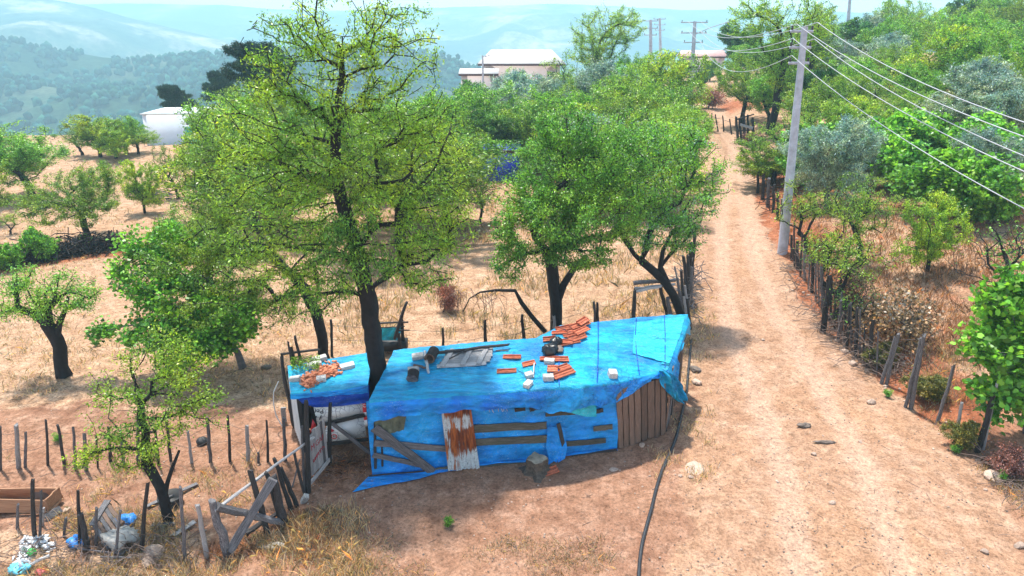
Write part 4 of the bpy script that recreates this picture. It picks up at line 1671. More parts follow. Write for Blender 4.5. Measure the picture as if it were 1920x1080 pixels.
TG = "loose terracotta tiles weighing down the tarp"
roof_tile(943, 671, 977, 672, 7, .02, "pinkish-red roof tile lying alone, closest to the pale plank panel's end", TG)
roof_tile(932, 699, 968, 697, 7, .02, "pale pink smooth roof tile lying alone near the roof's front, below the other lone tile", TG)
roof_tile(980, 687, 1004, 681, 8, .02, "short red roof tile with a white stick at its end", TG)
roof_tile(1012, 675, 1036, 674, 7, .02, "red roof tile half hidden under the black bag and a pale block", TG)
roof_tile(1036, 676, 1066, 676, 8, .03, "long orange roof tile just below the black bag", TG)
roof_tile(1026, 694, 1046, 694, 13, .02, "ribbed pale red tile lying crosswise between long tiles", TG)
roof_tile(1047, 694, 1067, 687, 8, .02, "broken orange tile with a pointed end beside the ribbed one", TG)
roof_tile(1037, 711, 1075, 697, 9, .04, "longest orange tile of the front cluster, slanting behind a white block", TG)
TP = "red tiles heaped at the back edge of the roof"
for q in [(1042, 620, 1074, 613, 6, .02), (1034, 627, 1064, 625, 6, .02), (1018, 639, 1042, 636, 7, .02), (1062, 627, 1094, 619, 8, .05), (1070, 620, 1104, 609, 9, .07),
          (1050, 648, 1086, 640, 9, .02), (1066, 641, 1098, 631, 9, .05), (1056, 635, 1092, 632, 6, .05), (1078, 633, 1102, 622, 8, .10), (1046, 643, 1074, 645, 7, .04),
          (1084, 616, 1101, 606, 8, .13)]:
    roof_tile(*q, label="red terracotta tile in the heap at the back edge of the roof", group=TP, tilt=random.uniform(-.15, .25))

BLK = rock_mesh("concrete_block", M['block'], 3, 1.0)


def block_mesh(seed):
    import bmesh
    bm = bmesh.new()
    bmesh.ops.create_cube(bm, size=1)
    r = random.Random(seed)
    bmesh.ops.bevel(bm, geom=bm.edges[:], offset=0.07, segments=1, affect='EDGES')
    bmesh.ops.subdivide_edges(bm, edges=[e for e in bm.edges if e.calc_length() > .4], cuts=2, use_grid_fill=True)
    for v in bm.verts:
        v.co += Vector((r.uniform(-.02, .02), r.uniform(-.025, .025), r.uniform(-.03, .03)))
    me = bpy.data.meshes.new("concrete_block")
    bm.to_mesh(me)
    bm.free()
    me.materials.append(M['block'])
    return me


BLOCKS = [block_mesh(i) for i in range(4)]


def roof_block(u, v, lx, wy, hz, rz, label, group="pale blocks weighing down the tarps", mat=None, lift=0.0):
    p = RF(u, v, lift + hz * 0.42)
    o = bpy.data.objects.new("concrete_block", random.choice(BLOCKS))
    place(o, None, p)
    n = V3(roof_normal(p))
    o.rotation_euler = (Vector((0, 0, 1)).rotation_difference(n).to_matrix() @ Matrix.Rotation(rz, 3, 'Z')).to_euler()
    o.scale = (lx, wy, hz)
    return tag(o, label, "concrete block", group)


roof_block(1030, 681, .24, .15, .12, -.2, "white block on the orange tile just under the black bag")
roof_block(1028, 711, .24, .17, .12, .1, "white block at the lower end of the longest orange tile")
roof_block(992, 707, .18, .16, .11, .3, "small white block at the foot of the white stick")
roof_block(990, 724, .15, .24, .11, -.5, "white oblong block nearest the eave, pointing down the roof")
roof_block(1148, 706, .20, .20, .16, .1, "square grey speckled block alone above the plank door")
roof_block(784, 671, .28, .18, .10, .2, "white block behind the white pipe and the hollow log")
roof_block(776, 694, .26, .16, .07, .2, "flat dusty grey block between the two logs")
roof_block(553, 714, .24, .18, .12, .15, "blue-grey block at the corner of the lean-to roof")
roof_block(603, 714, .22, .17, .12, .2, "pale block in front of the broken tile heap")
roof_block(652, 689, .34, .20, .10, .45, "long pale slab at the end of the broken tile heap")
roof_block(598, 677, .40, .16, .12, .45, "grey slab behind the broken tile heap")
roof_block(590, 687, .34, .14, .12, .45, "second dark grey slab, between the leafy twigs and broken tiles")

# heap of broken tile on the lean-to
vs, fs = [], []
cnt = 0
for k in range(420):
    a = random.random()
    u_ = 570 + a * 62 + random.gauss(0, 5)
    v_ = 722 - a * 30 + random.gauss(0, 6) - 3
    p = RF(u_, v_, abs(random.gauss(0, .03)))
    ax = np.array([random.gauss(0, 1), random.gauss(0, 1), random.gauss(0, .35)])
    ax = unit(ax)
    ay = unit(np.cross(ax, [random.gauss(0, .5), random.gauss(0, .5), 1]))
    az = np.cross(ax, ay)
    v, f = box_arrays(p, ax * random.uniform(.02, .075), ay * random.uniform(.015, .04), az * .008)
    vs.append(v)
    fs.append(f + cnt)
    cnt += 8
o = wmesh("broken_tiles", np.concatenate(vs), np.concatenate(fs), M['shard'], None, RF(605, 705))
tag(o, "heap of pinkish broken tile bits on the small lean-to roof", "broken tiles", kind="stuff")
# leafy twigs beside it
vs = []
r0 = root("cut_branch", RF(575, 693), "cut leafy branch lying beside the broken tiles on the lean-to", "branch")
b0 = RF(560, 690, .06)
for k in range(7):
    e = RF(560 + random.uniform(-18, 42), 690 + random.uniform(-12, 10), .12 + random.random() * .1)
    tube("twig", np.array([b0 * (1 - t) + e * t + np.array([0, 0, .08 * math.sin(t * 3)]) for t in np.linspace(0, 1, 6)]), .008, M['twig'], r0, 4)
pos = np.array([RF(560 + random.uniform(-14, 40), 690 + random.uniform(-14, 10), .05 + random.random() * .16) for _ in range(380)])
vv, ff, tt = leaf_arrays(pos, np.zeros_like(pos), .09, .03, RNG)
tag(wmesh("foliage", vv, ff, M['leaf_almond'], r0, tint=tt), kind="stuff")

# pale plank panel (an old door lid) with three battens
c4 = [RF(819, 693, .04), RF(841, 661, .05), RF(928, 656, .05), RF(913, 686, .04)]
pnl = root("duckboard", RF(872, 674), "weathered grey plank panel with three battens, laid on the tarp", "wooden panel")
nrm = roof_normal(RF(872, 674))
for i in range(6):
    f0 = (i + .5) / 6
    a = c4[0] * (1 - f0) + c4[1] * f0
    b_ = c4[3] * (1 - f0) + c4[2] * f0
    wd = np.linalg.norm(c4[1] - c4[0]) / 6 - .008
    sh = random.uniform(-.03, .03)
    plank("plank", a + (b_ - a) * sh * .5, b_ + (b_ - a) * sh, wd, .022, nrm, 'wood_pale', pnl)
for f0 in (.10, .50, .83):
    a = c4[0] * (1 - f0) + c4[3] * f0
    b_ = c4[1] * (1 - f0) + c4[2] * f0
    plank("batten", a + nrm * .035, b_ + nrm * .035, .12, .03, nrm, 'wood_pale', pnl)


def single_post(name, u0, v0, u1, v1, r, mat, label, cat, l0=.05, l1=.05, group=None):
    a, b_ = RF(u0, v0, l0), RF(u1, v1, l1)
    o = post(name, a, b_, r, mat)
    return tag(o, label, cat, group)


single_post("pole", 820, 669, 956, 653, .055, 'wood_dark', "thick dark pole lying along the back of the plank panel", "pole", .10, .10)
single_post("stick", 834, 661, 860, 660, .025, 'wood_dark', "short dark stick behind the thick dark pole", "stick")
single_post("stick", 843, 680, 880, 662, .025, 'wood_dark', "crooked dark stick lying across the pale plank panel", "stick", .10, .12)
single_post("lath", 930, 660, 954, 659, .02, 'wood_brown', "thin brown lath under the thick pole's end", "lath", .03, .03)
single_post("pipe", 797, 664, 803, 704, .045, 'wood_pale', "white pipe beside the hollow log, pointing down the roof", "pipe", .07, .07)
single_post("stick", 1002, 684, 1000, 710, .025, 'wood_pale', "white stick between the short red tile and the small white block", "stick", .04, .04)
single_post("stick", 972, 697, 986, 705, .010, 'wood_dark', "thin dark twig leading to the small white block", "stick", .03, .05)
single_post("stick", 776, 689, 800, 694, .045, 'wood_brown', "rotten brown stick between the two logs", "stick", .06, .06)


def log(name, pts, r, label, hollow=True):
    pts = np.array(pts)
    t_ = root(name, pts.mean(0), label, "log")
    tube("bark", pts, [r, r * .97, r * .95, r], M['bark'], t_, 14)
    d = unit(pts[-1] - pts[0])
    for e, sgn in ((pts[0], -1), (pts[-1], 1)):
        a = unit(np.cross(d, [0, 0, 1.0]))
        b_ = np.cross(d, a)
        an_ = np.linspace(0, 2 * math.pi, 14, endpoint=False)
        rg = e + (np.cos(an_)[:, None] * a + np.sin(an_)[:, None] * b_) * r
        inner = e + (np.cos(an_)[:, None] * a + np.sin(an_)[:, None] * b_) * r * (.74 if hollow else .3) - d * sgn * .003
        deep = inner - d * sgn * (.14 if hollow else .01)
        V = np.concatenate([rg, inner, deep, [deep.mean(0)]])
        f4 = [(i, (i + 1) % 14, 14 + (i + 1) % 14, 14 + i) for i in range(14)] + [(14 + i, 14 + (i + 1) % 14, 28 + (i + 1) % 14, 28 + i) for i in range(14)]
        f3 = [(28 + i, 28 + (i + 1) % 14, 42) for i in range(14)]
        wmesh("end_grain", V, [np.array(f4), np.array(f3)], M['wood_brown'] if hollow else M['wood_grey'], t_)
    return t_


p = RF(808, 681, .16)
log("log", [p + np.array([.05, .30, .02]), p + np.array([.03, .2, .01]), p + np.array([.01, .05, 0]), p + np.array([-.02, -.10, 0])], .13, "hollow log with a dark mouth beside the white pipe")
p = RF(775, 713, .10)
log("log", [p + np.array([.0, .10, .05]), p + np.array([0, .04, .03]), p + np.array([0, -.03, 0.0]), p + np.array([-.01, -.1, -.02])], .135, "short dark stump of wood tipped over near the trunk, on the tarp", False)


def crumple(name, p, rx, ry, rz, mat, label, cat, seed, group=None, n=14, rough=.5):
    th = np.linspace(0, 2 * math.pi, n * 2, endpoint=False)
    ph = np.linspace(.02, math.pi - .02, n)
    T, Pp = np.meshgrid(th, ph)
    d = np.stack([np.cos(T) * np.sin(Pp), np.sin(T) * np.sin(Pp), np.cos(Pp)], -1)
    k = 1 + rough * fbm(d[..., 0] * 2.2 + d[..., 2] * 1.7 + seed, d[..., 1] * 2.2 - d[..., 2], seed, 3)
    k += .25 * rough * np.abs(fbm(d[..., 0] * 6 + seed, d[..., 1] * 6 + d[..., 2] * 4, seed + 5, 2))
    A = d * k[..., None] * np.array([rx, ry, rz])
    ii = np.arange(n * 2 * n).reshape(n, n * 2)
    q = np.stack([ii[:-1], np.roll(ii[:-1], -1, 1), np.roll(ii[1:], -1, 1), ii[1:]], -1).reshape(-1, 4)
    me = fast_mesh(name, A.reshape(-1, 3), q[:, ::-1], mat)
    o = mobj(name, me, None, (p[0], p[1], p[2] + rz * .72))
    return tag(o, label, cat, group)


crumple("plastic_bag", RF(1030, 664), .19, .16, .15, M['black_plastic'], "bulging black plastic bag among the tiles, lower of the two", "plastic bag", 3)
crumple("plastic_bag", RF(1043, 645), .15, .16, .11, M['black_plastic'], "black plastic bag tucked against the red tile heap", "plastic bag", 9)
crumple("grey_rag", RF(1050, 656), .08, .17, .05, M['stone_dark'], "grey crumpled rag beside the black bags on the tarp", "rag", 12)

# ------------------------------------------------------------------ ground by the shed
M['stump_bark'] = plain("stump_bark", (0.085, 0.065, 0.05), 0.95, 0.7, 14, 0.9)
M['stump_top'] = plain("stump_cut", (0.30, 0.245, 0.18), 0.95, 0.5, 8, 0.6)
p = G(1006, 884)
st = root("tree_stump", p, "old cut tree stump standing against the blue front tarp", "stump")
a_ = np.linspace(0, 2 * math.pi, 22, endpoint=False)
rings = []
for h, r_ in ((-.04, .36), (.03, .29), (.10, .235), (.20, .215), (.29, .225), (.33, .215)):
    rr_ = r_ * (1 + .13 * np.sin(a_ * 4 + 1) + .08 * np.sin(a_ * 7 + h * 6) + .05 * np.sin(a_ * 11 + h * 9)) * np.where((h < .1) & (np.sin(a_ * 3) > .6), 1.35, 1)
    rings.append(np.stack([p[0] + rr_ * np.cos(a_), p[1] + rr_ * np.sin(a_), np.full(22, p[2] + h + (.02 if h > .3 else 0) * 1) + .012 * np.sin(a_ * 4)], -1))
V = np.concatenate(rings)
ii = np.arange(len(rings) * 22).reshape(-1, 22)
q = np.stack([ii[:-1], np.roll(ii[:-1], -1, 1), np.roll(ii[1:], -1, 1), ii[1:]], -1).reshape(-1, 4)
wmesh("bark", V, q, M['stump_bark'], st)
top = np.concatenate([rings[-1], [rings[-1].mean(0) + np.array([0, 0, .015])]])
wmesh("cut_top", top, np.array([(i, (i + 1) % 22, 22) for i in range(22)]), M['stump_top'], st)

p = G(1030, 888)
o = bpy.data.objects.new("roof_tile", TILES[0])
place(o, None, (p[0], p[1], p[2] + .02))
o.rotation_euler = (.1, -.15, .35)
o.scale = (.42, .22, .05)
tag(o, "broken red roof tile on the ground beside the stump", "roof tile")

# black hose down the road side
hp = [(1296, 640), (1290, 700), (1287, 740), (1278, 780), (1268, 822), (1254, 856), (1240, 886), (1230, 920), (1222, 955), (1212, 990), (1204, 1020), (1199, 1055), (1197, 1090), (1190, 1160)]
hq = np.array([G(u_, v_, .035) for u_, v_ in hp])
hq = np.stack([np.interp(np.linspace(0, 1, 90), np.linspace(0, 1, len(hq)), hq[:, i]) for i in range(3)], -1)
for k in range(3):
    hq[1:-1] = (hq[:-2] + hq[2:] + 2 * hq[1:-1]) / 4
hq[:, 2] = TZ(hq[:, 0], hq[:, 1]) + .035
tag(tube("water_hose", hq, .036, M['hose'], None, 8), "black hose running down the edge of the road past the plank door", "hose")


# ------------------------------------------------------------------ fences
def fence(name, label, posts, mat_of, wires=((.85, .02), (.5, .02)), loc=None, rpx=4.5, order=True, sag=.04):
    """posts: (u_top, v_top, u_bottom, v_bottom, half-width px, material)"""
    P = []
    for q in posts:
        b_ = G(q[2], q[3])
        k = depth(b_) / FPX
        r = (q[4] if len(q) > 4 else rpx) * k * .9
        t_ = at_y(q[0], q[1], b_[1] + (0.0 if len(q) < 7 else q[6]))
        P.append((b_ - np.array([0, 0, .08]), t_, r, q[5] if len(q) > 5 else mat_of))
    rt = root(name, P[0][0], label, "fence")
    for b_, t_, r, m_ in P:
        post("post", b_, t_, r, m_, rt)
    for h, jit in wires:
        for (b0, t0, r0_, _), (b1, t1, r1_, _) in zip(P[:-1], P[1:]):
            if np.linalg.norm(b1 - b0) > 9:
                continue
            a = b0 + (t0 - b0) * (h + random.uniform(-jit, jit))
            c = b1 + (t1 - b1) * (h + random.uniform(-jit, jit))
            tube("wire", sag_line(a, c, random.uniform(.2, 1) * sag, 7), max(.004, .0003 * depth(a)), M['fence_wire'], rt, 4)
    return rt


D = 'wood_dark'
GR = 'wood_grey'
PL = 'wood_pale'
fence("fence", "row of thin leaning posts across the dry field behind the sparse young tree", [
    (0, 800, 0, 882, 4, GR), (30, 796, 34, 878, 6, PL), (48, 810, 47, 878, 4, GR), (86, 788, 89, 875, 3.5, D), (108, 797, 121, 874, 4.5, D), (137, 800, 141, 880, 4, GR), (158, 812, 161, 884, 5, GR),
    (180, 815, 183, 878, 3, D), (203, 800, 207, 866, 4.5, D), (226, 805, 232, 872, 4, GR), (258, 786, 259, 870, 5, GR), (290, 800, 296, 872, 4, D), (312, 786, 320, 866, 4, D),
    (352, 808, 359, 869, 4, PL), (388, 782, 394, 868, 5, GR), (427, 779, 431, 867, 4, D), (463, 797, 465, 868, 5.5, PL), (484, 848, 485, 868, 4, GR), (500, 789, 502, 868, 3.5, D),
    (532, 782, 535, 864, 5, GR)], D)
fence("fence", "rough row of split posts along the litter-strewn edge of the yard", [
    (34, 945, 31, 992, 4, GR), (61, 900, 65, 1010, 6, D), (77, 920, 74, 1012, 4, GR), (124, 970, 118, 1008, 4, GR), (146, 920, 149, 1024, 5, D), (151, 962, 163, 1030, 8, D), (181, 952, 179, 1022, 4.5, GR),
    (226, 958, 214, 1042, 4, GR), (277, 905, 264, 1035, 6, D), (338, 912, 347, 1050, 5, GR), (370, 947, 388, 1046, 7, PL)], D, wires=((.6, .05),), sag=.1)
fence("fence", "sagging wire fence of thin dark posts behind the blue shed roof", [
    (620, 600, 622, 668, 4, D), (830, 614, 832, 662, 4, D), (909, 600, 912, 655, 5, D), (979, 590, 985, 650, 5, D), (1038, 592, 1042, 645, 5, PL), (1113, 565, 1118, 622, 4, GR), (1120, 566, 1121, 622, 4, D),
    (1190, 545, 1188, 612, 6, D)], D, sag=.12)
fence("fence", "leaning grey split posts lining the far side of the dirt road", [
    (1422, 322, 1421, 362, 4, D), (1432, 326, 1430, 374, 5, D), (1442, 334, 1440, 388, 5, GR), (1452, 345, 1450, 398, 4, D), (1459, 360, 1458, 412, 4, D), (1466, 372, 1464, 424, 3, GR), (1473, 388, 1471, 440, 4, D), (1479, 402, 1477, 458, 4, GR), (1484, 440, 1485, 488, 4, D), (1495, 452, 1497, 505, 5, D), (1507, 466, 1509, 525, 4, GR),
    (1525, 478, 1523, 548, 5, D), (1540, 500, 1545, 585, 6, GR), (1556, 515, 1543, 622, 8, D), (1577, 562, 1572, 640, 4, GR), (1592, 572, 1588, 655, 4, D), (1607, 575, 1604, 668, 5, D), (1638, 600, 1628, 688, 6, D),
    (1679, 632, 1652, 721, 5, GR), (1685, 625, 1661, 722, 5, GR), (1728, 632, 1697, 764, 5, GR), (1733, 628, 1708, 767, 6, GR), (1789, 684, 1757, 792, 5, GR), (1804, 755, 1791, 822, 5, PL),
    (1862, 738, 1832, 848, 8, D), (1869, 720, 1843, 846, 4, PL)], GR, wires=((.80, .05),), sag=.06)
fence("fence", "tangle of dark upright stakes between the shed's back corner and the road", [
    (1262, 548, 1276, 598, 4, D), (1270, 520, 1280, 590, 4, GR), (1277, 505, 1285, 585, 5, D), (1284, 535, 1292, 590, 4, PL), (1281, 480, 1290, 572, 6, D), (1290, 478, 1292, 560, 5, D), (1297, 455, 1293, 545, 6, D),
    (1303, 437, 1297, 525, 5, D), (1265, 500, 1283, 580, 3, PL), (1298, 500, 1296, 575, 4, GR), (1288, 560, 1296, 618, 4, D), (1282, 555, 1291, 612, 4, PL)], D, wires=((.5, .1),))
fence("fence", "short thin posts on the reddish bank where the road bends", [
    (1309, 206, 1309, 224, 1.5, D), (1321, 208, 1321, 234, 2, D), (1335, 212, 1333, 234, 2, D), (1341, 214, 1347, 247, 2, D), (1355, 217, 1357, 248, 2, D), (1368, 222, 1372, 252, 2, D)], D, wires=((.8, .02),))
fence("fence", "dark stakes along the cut bank in the upper field", [
    (q[0], q[1], q[0] + random.uniform(-3, 4), q[2], 2.6, D) for q in [(4, 470, 498), (29, 464, 494), (50, 460, 492), (66, 462, 487), (82, 458, 484), (98, 452, 482), (115, 466, 482), (132, 448, 478), (146, 445, 478),
                                                                      (162, 447, 474), (175, 440, 472), (188, 444, 470), (204, 432, 468), (219, 432, 463)]], D, wires=((.7, .05),))

fence("fence", "second ragged line of thin grey stakes between the road fence's thicker posts", [
    (x + random.uniform(-4, 4), np.interp(x, [1490, 1540, 1600, 1660], [470, 545, 622, 690]) - random.uniform(30, 62), x, np.interp(x, [1490, 1540, 1600, 1660], [505, 585, 664, 722]) - 4, random.uniform(2, 3.4), random.choice([D, GR, GR]))
    for x in (1490, 1501, 1516, 1530, 1536, 1550, 1558, 1566, 1580, 1584, 1597, 1613, 1619, 1644)], D, wires=((.7, .1), (.4, .1)), sag=.08)
# brushwood and plank gate by the trough
hd = root("hurdle_gate", G(470, 1000), "crooked open gate of nailed dark timbers with crossed braces", "gate")


def stick3(name, u0, v0, u1, v1, rpx, mat, parent, y0=None, y1=None, flat=False):
    a = at_y(u0, v0, y0) if y0 else G(u0, v0)
    b_ = at_y(u1, v1, y1) if y1 else G(u1, v1)
    k = depth((a + b_) / 2) / FPX
    if flat:
        return plank(name, a, b_, 2 * rpx * k, rpx * k, (0.2, -1, .2), mat, parent)
    return post(name, a, b_, rpx * k, mat, parent)


y_a = G(425, 1040)[1]
y_b = G(538, 985)[1]
y_c = G(555, 955)[1]
y_d = G(575, 925)[1]
stick3("post", 428, 1042, 397, 938, 11, GR, hd, None, y_a)
stick3("post", 502, 1000, 468, 880, 8, D, hd, None, G(502, 1000)[1])
stick3("post", 535, 986, 513, 892, 10, D, hd, None, y_b)
stick3("post", 528, 980, 499, 886, 7, D, hd, None, y_b + .1)
stick3("rail", 406, 950, 470, 965, 11, GR, hd, y_a, (y_a + y_b) / 2)
stick3("rail", 470, 965, 536, 980, 10, GR, hd, (y_a + y_b) / 2, y_b)
stick3("brace", 430, 1035, 512, 897, 8.5, GR, hd, y_a - .05, y_b - .1, True)
stick3("brace", 460, 1000, 527, 958, 7, D, hd, (y_a + y_b) / 2, y_b + .2)
pole_ = root("gate_posts", G(553, 955), "two dark leaning posts between crooked timber gate and plank gate", "posts")
stick3("post", 546, 957, 514, 860, 6, D, pole_, None, y_c)
stick3("post", 557, 950, 526, 876, 6, D, pole_, None, y_c + .05)
stick3("post", 572, 930, 551, 845, 4, D, pole_, None, y_d)
stick3("post", 548, 915, 562, 862, 2, GR, pole_, None, y_d + .3)
bar = stick3("pole", 402, 958, 588, 820, 4, PL, None, y_a - .06, y_d + .3)
tag(bar, "long thin silvery pole tied across the posts from crooked gate to plank gate", "pole")

# the painted plank gate
pg = root("plank_gate", G(600, 890), "grey upright plank gate with red hand-painted letters", "gate")
gA, gB = G(586, 908), G(617, 872)
gt = np.array([0, 0, 1.28])
ga = np.array([gA[0], gA[1]])
gb = np.array([gB[0], gB[1]])
gn = np.array([(gb - ga)[1], -(gb - ga)[0], 0]) / np.linalg.norm(gb - ga)
gd = np.append((gb - ga) / np.linalg.norm(gb - ga), 0)


def gh(f, z, off=0.0):
    p_ = ga * (1 - f) + gb * f
    return np.array([p_[0] + gn[0] * off, p_[1] + gn[1] * off, z])


for i in range(7):
    f = (i + .5) / 7
    plank("plank", gh(f, .12), gh(f, 1.12 + random.uniform(-.03, .06) + .05 * f), np.linalg.norm(gb - ga) / 7 - .006, .022, gn, 'wood_pale' if i not in (5,) else 'wood_grey', pg)
plank("rail", gh(-.05, .20, -.03), gh(1.05, .20, -.03), .09, .03, gn, 'wood_grey', pg)
plank("rail", gh(-.05, 1.0, -.03), gh(1.05, 1.0, -.03), .09, .03, gn, 'wood_grey', pg)
plank("sill_board", gh(-.45, .03, .05), gh(1.1, .12, .05), .10, .03, gn, 'wood_pale', pg)
text("lettering", "M", gh(.10, .72, .018), gd, np.array([0, 0, 1.0]), .20, M['red_paint'], pg)
text("lettering", "GAF", gh(.36, .72, .018), gd, np.array([0, 0, 1.0]), .19, M['red_paint'], pg)
# second line, a running scrawl
sc_ = []
for k in range(60):
    t_ = k / 59
    sc_.append(gh(.12 + .68 * t_ + .03 * math.sin(t_ * 40 + 1), .44 + .10 * t_ + .045 * math.sin(t_ * 44), .017))
tube("painted_scrawl", np.array(sc_), .009, M['red_paint'], pg, 4)
gp1 = root("gate_post", G(578, 925), "tall dark post at the hinge side of the painted plank gate", "post")
stick3("post", 578, 925, 574, 752, 7, D, gp1, None, y_d)
stick3("stake", 572, 925, 566, 800, 3.5, GR, gp1, None, y_d + .1)
gp2 = stick3("gate_post", 619, 872, 619, 757, 5.5, D, None, None, G(619, 872)[1])
tag(gp2, "dark post beside the red-painted end of plank gate and lean-to", "post")

# dog-leg rail stand at the road side, feeder behind the shed
rs = root("rail_stand", G(1222, 600), "rough bench of two silvery split logs on thin legs, by the road fence", "bench")
yb = G(1222, 600)[1]
stick3("rail", 1188, 531, 1266, 525, 5.5, GR, rs, yb + .2, yb + .35)
stick3("rail", 1190, 541, 1266, 533, 4, PL, rs, yb - .05, yb + .1)
stick3("rail", 1190, 547, 1240, 537, 3.5, PL, rs, yb - .2, yb - .05)
stick3("leg", 1187, 600, 1191, 540, 4.5, D, rs, None, yb)
stick3("leg", 1252, 595, 1239, 537, 5, D, rs, None, yb)
stick3("leg", 1257, 600, 1252, 558, 6, GR, rs, None, yb)
fd = root("feeding_rack", G(725, 668), "dark stick rack hung with a blue plastic sheet, behind the trunk and shed", "rack")
yb = G(725, 668)[1]
stick3("post", 690, 665, 688, 588, 6, D, fd, yb, yb)
stick3("post", 757, 650, 752, 592, 5, D, fd, yb + .2, yb + .2)
stick3("post", 750, 652, 747, 625, 5, D, fd, yb, yb)
stick3("rail", 700, 607, 765, 604, 2.6, D, fd, yb, yb + .1)
stick3("rail", 702, 615, 760, 612, 1.5, D, fd, yb, yb + .1)
stick3("rail", 745, 620, 768, 619, 2, D, fd, yb, yb + .1)
stick3("pole", 740, 636, 763, 566, 4.5, D, fd, yb - .2, yb - .1)
A = np.array([[at_y(710 + 41 * i / 15, 614 + 24 * j / 9, yb + .12 + .04 * math.sin(i * .9 + j * .6)) for j in range(10)] for i in range(16)])
wmesh("blue_sheet", A.reshape(-1, 3), grid_faces(16, 10), M['tarp_patch'], fd, smooth=True)
pz = at_y(735, 646, yb + .25)
box("trough", pz, .95, .4, .3, M['rubber'], fd)

# ------------------------------------------------------------------ clutter of the lower corner
# wooden trough
def shards(name, label, path, n, jit, size, mat, cat="scraps", h=.05):
    vs, fs, c_ = [], [], 0
    for k in range(n):
        t_ = random.random() * (len(path) - 1)
        i_ = min(int(t_), len(path) - 2)
        f_ = t_ - i_
        p_ = G(path[i_][0] * (1 - f_) + path[i_ + 1][0] * f_ + random.gauss(0, jit), path[i_][1] * (1 - f_) + path[i_ + 1][1] * f_ + random.gauss(0, jit * .5), abs(random.gauss(0, h)))
        ax = unit(np.array([random.gauss(0, 1), random.gauss(0, 1), random.gauss(0, .6)]))
        ay = unit(np.cross(ax, [random.gauss(0, .6), random.gauss(0, .6), 1]))
        az = np.cross(ax, ay)
        s_ = size * random.uniform(.2, 1) ** 1.5
        v, f = box_arrays(p_, ax * s_, ay * s_ * random.uniform(.3, .9), az * s_ * random.uniform(.05, .35))
        v = v + np.array([[random.gauss(0, s_ * .25) for _ in range(3)] for _ in range(8)])
        vs.append(v)
        fs.append(f + c_)
        c_ += 8
    o = wmesh(name, np.concatenate(vs), np.concatenate(fs), M[mat], None, G(*path[0]))
    return tag(o, label, cat, kind="stuff")


p = G(40, 966)
tr = root("feed_trough", p, "long reddish wooden feed trough lying in the yard", "trough")
L0, L1 = np.array([p[0] - 2.2, p[1]]), np.array([G(97, 964)[0], p[1]])
for yo, nm in ((0, "side_board"), (.42, "side_board")):
    plank(nm, (L0[0], p[1] + yo, .17), (L1[0], p[1] + yo, .17), .30, .03, (0, -1, .15 if yo == 0 else -.15), 'wood_red', tr)
plank("bottom_board", (L0[0], p[1] + .21, .04), (L1[0], p[1] + .21, .04), .40, .03, (0, 0, 1), 'wood_red', tr)
plank("end_board", (L1[0], p[1] - .02, .19), (L1[0], p[1] + .44, .19), .30, .03, (1, 0, 0), 'wood_red', tr)
plank("end_board", (L0[0], p[1] - .02, .19), (L0[0], p[1] + .44, .19), .30, .03, (1, 0, 0), 'wood_red', tr)
# slanted box beside
q0, q1 = G(86, 978), G(116, 962)
bx = root("broken_box", (q0 + q1) / 2, "broken brown wooden box at the end of the feed trough", "box")
plank("board", q0 + np.array([0, 0, .07]), q1 + np.array([0, 0, .09]), .16, .025, (.5, -1, .8), 'wood_grey', bx)
plank("board", at_y(84, 956, q0[1] + .3), at_y(103, 936, q1[1] + .2), .12, .025, (0, -.3, 1), 'wood_pale', bx)
v0 = np.array([q0 + [0, .05, .05], q1 + [0, .02, .05], at_y(101, 938, q1[1] + .3), at_y(86, 950, q0[1] + .3)])
plank("board", (v0[0] + v0[3]) / 2, (v0[1] + v0[2]) / 2, .42, .025, (.4, -.7, .7), 'wood_brown', bx)
a, b_ = G(80, 985), at_y(82, 952, G(80, 985)[1])
tag(post("stake", a, b_, .035, PL), "short white stake standing by the broken wooden box", "stake")
# round grey lid behind
c = G(78, 945, .02)
aa = np.linspace(0, 2 * math.pi, 24, endpoint=False)
V = np.concatenate([c + np.stack([.17 * np.cos(aa), .05 * np.sin(aa) + .03, .17 + .17 * np.sin(aa)], -1), c + np.stack([.15 * np.cos(aa), .05 * np.sin(aa) + .005, .17 + .15 * np.sin(aa)], -1), [c + np.array([0, -.01, .17])]])
f4 = np.array([(i, (i + 1) % 24, 24 + (i + 1) % 24, 24 + i) for i in range(24)])
f3 = np.array([(24 + i, 24 + (i + 1) % 24, 48) for i in range(24)])
tag(wmesh("metal_lid", V, [f4, f3], M['stone_dark'], None, c), "round dark metal lid standing on edge behind the feed trough", "lid")

# pallet tipped on the ground
pc = [G(178, 1006), G(210, 970), G(236, 1000), G(204, 1040)]
up = np.array([0, 0, .05])
pc = [pc[0] + [0, 0, .22], pc[1] + [0, 0, .40], pc[2] + [0, 0, .30], pc[3] + [0, 0, .06]]
pl_ = root("wooden_pallet", G(205, 1012), "weathered slatted wooden pallet tipped among branches and rubbish", "pallet")
pn = unit(np.cross(pc[1] - pc[0], pc[3] - pc[0]))
if pn[2] < 0:
    pn = -pn
for i in range(6):
    f = (i + .5) / 6
    a = pc[0] * (1 - f) + pc[1] * f
    b_ = pc[3] * (1 - f) + pc[2] * f
    plank("slat", a, b_, np.linalg.norm(pc[1] - pc[0]) / 6 * .72, .02, pn, 'wood_brown' if i % 2 else 'wood_grey', pl_)
for f in (.06, .94):
    a = pc[0] * (1 - f) + pc[3] * f
    b_ = pc[1] * (1 - f) + pc[2] * f
    plank("bearer", a - pn * .05, b_ - pn * .05, .09, .06, pn, 'wood_red', pl_)
plank("bearer", pc[0] + pn * .03, pc[1] + pn * .03, .13, .03, pn, 'wood_grey', pl_)

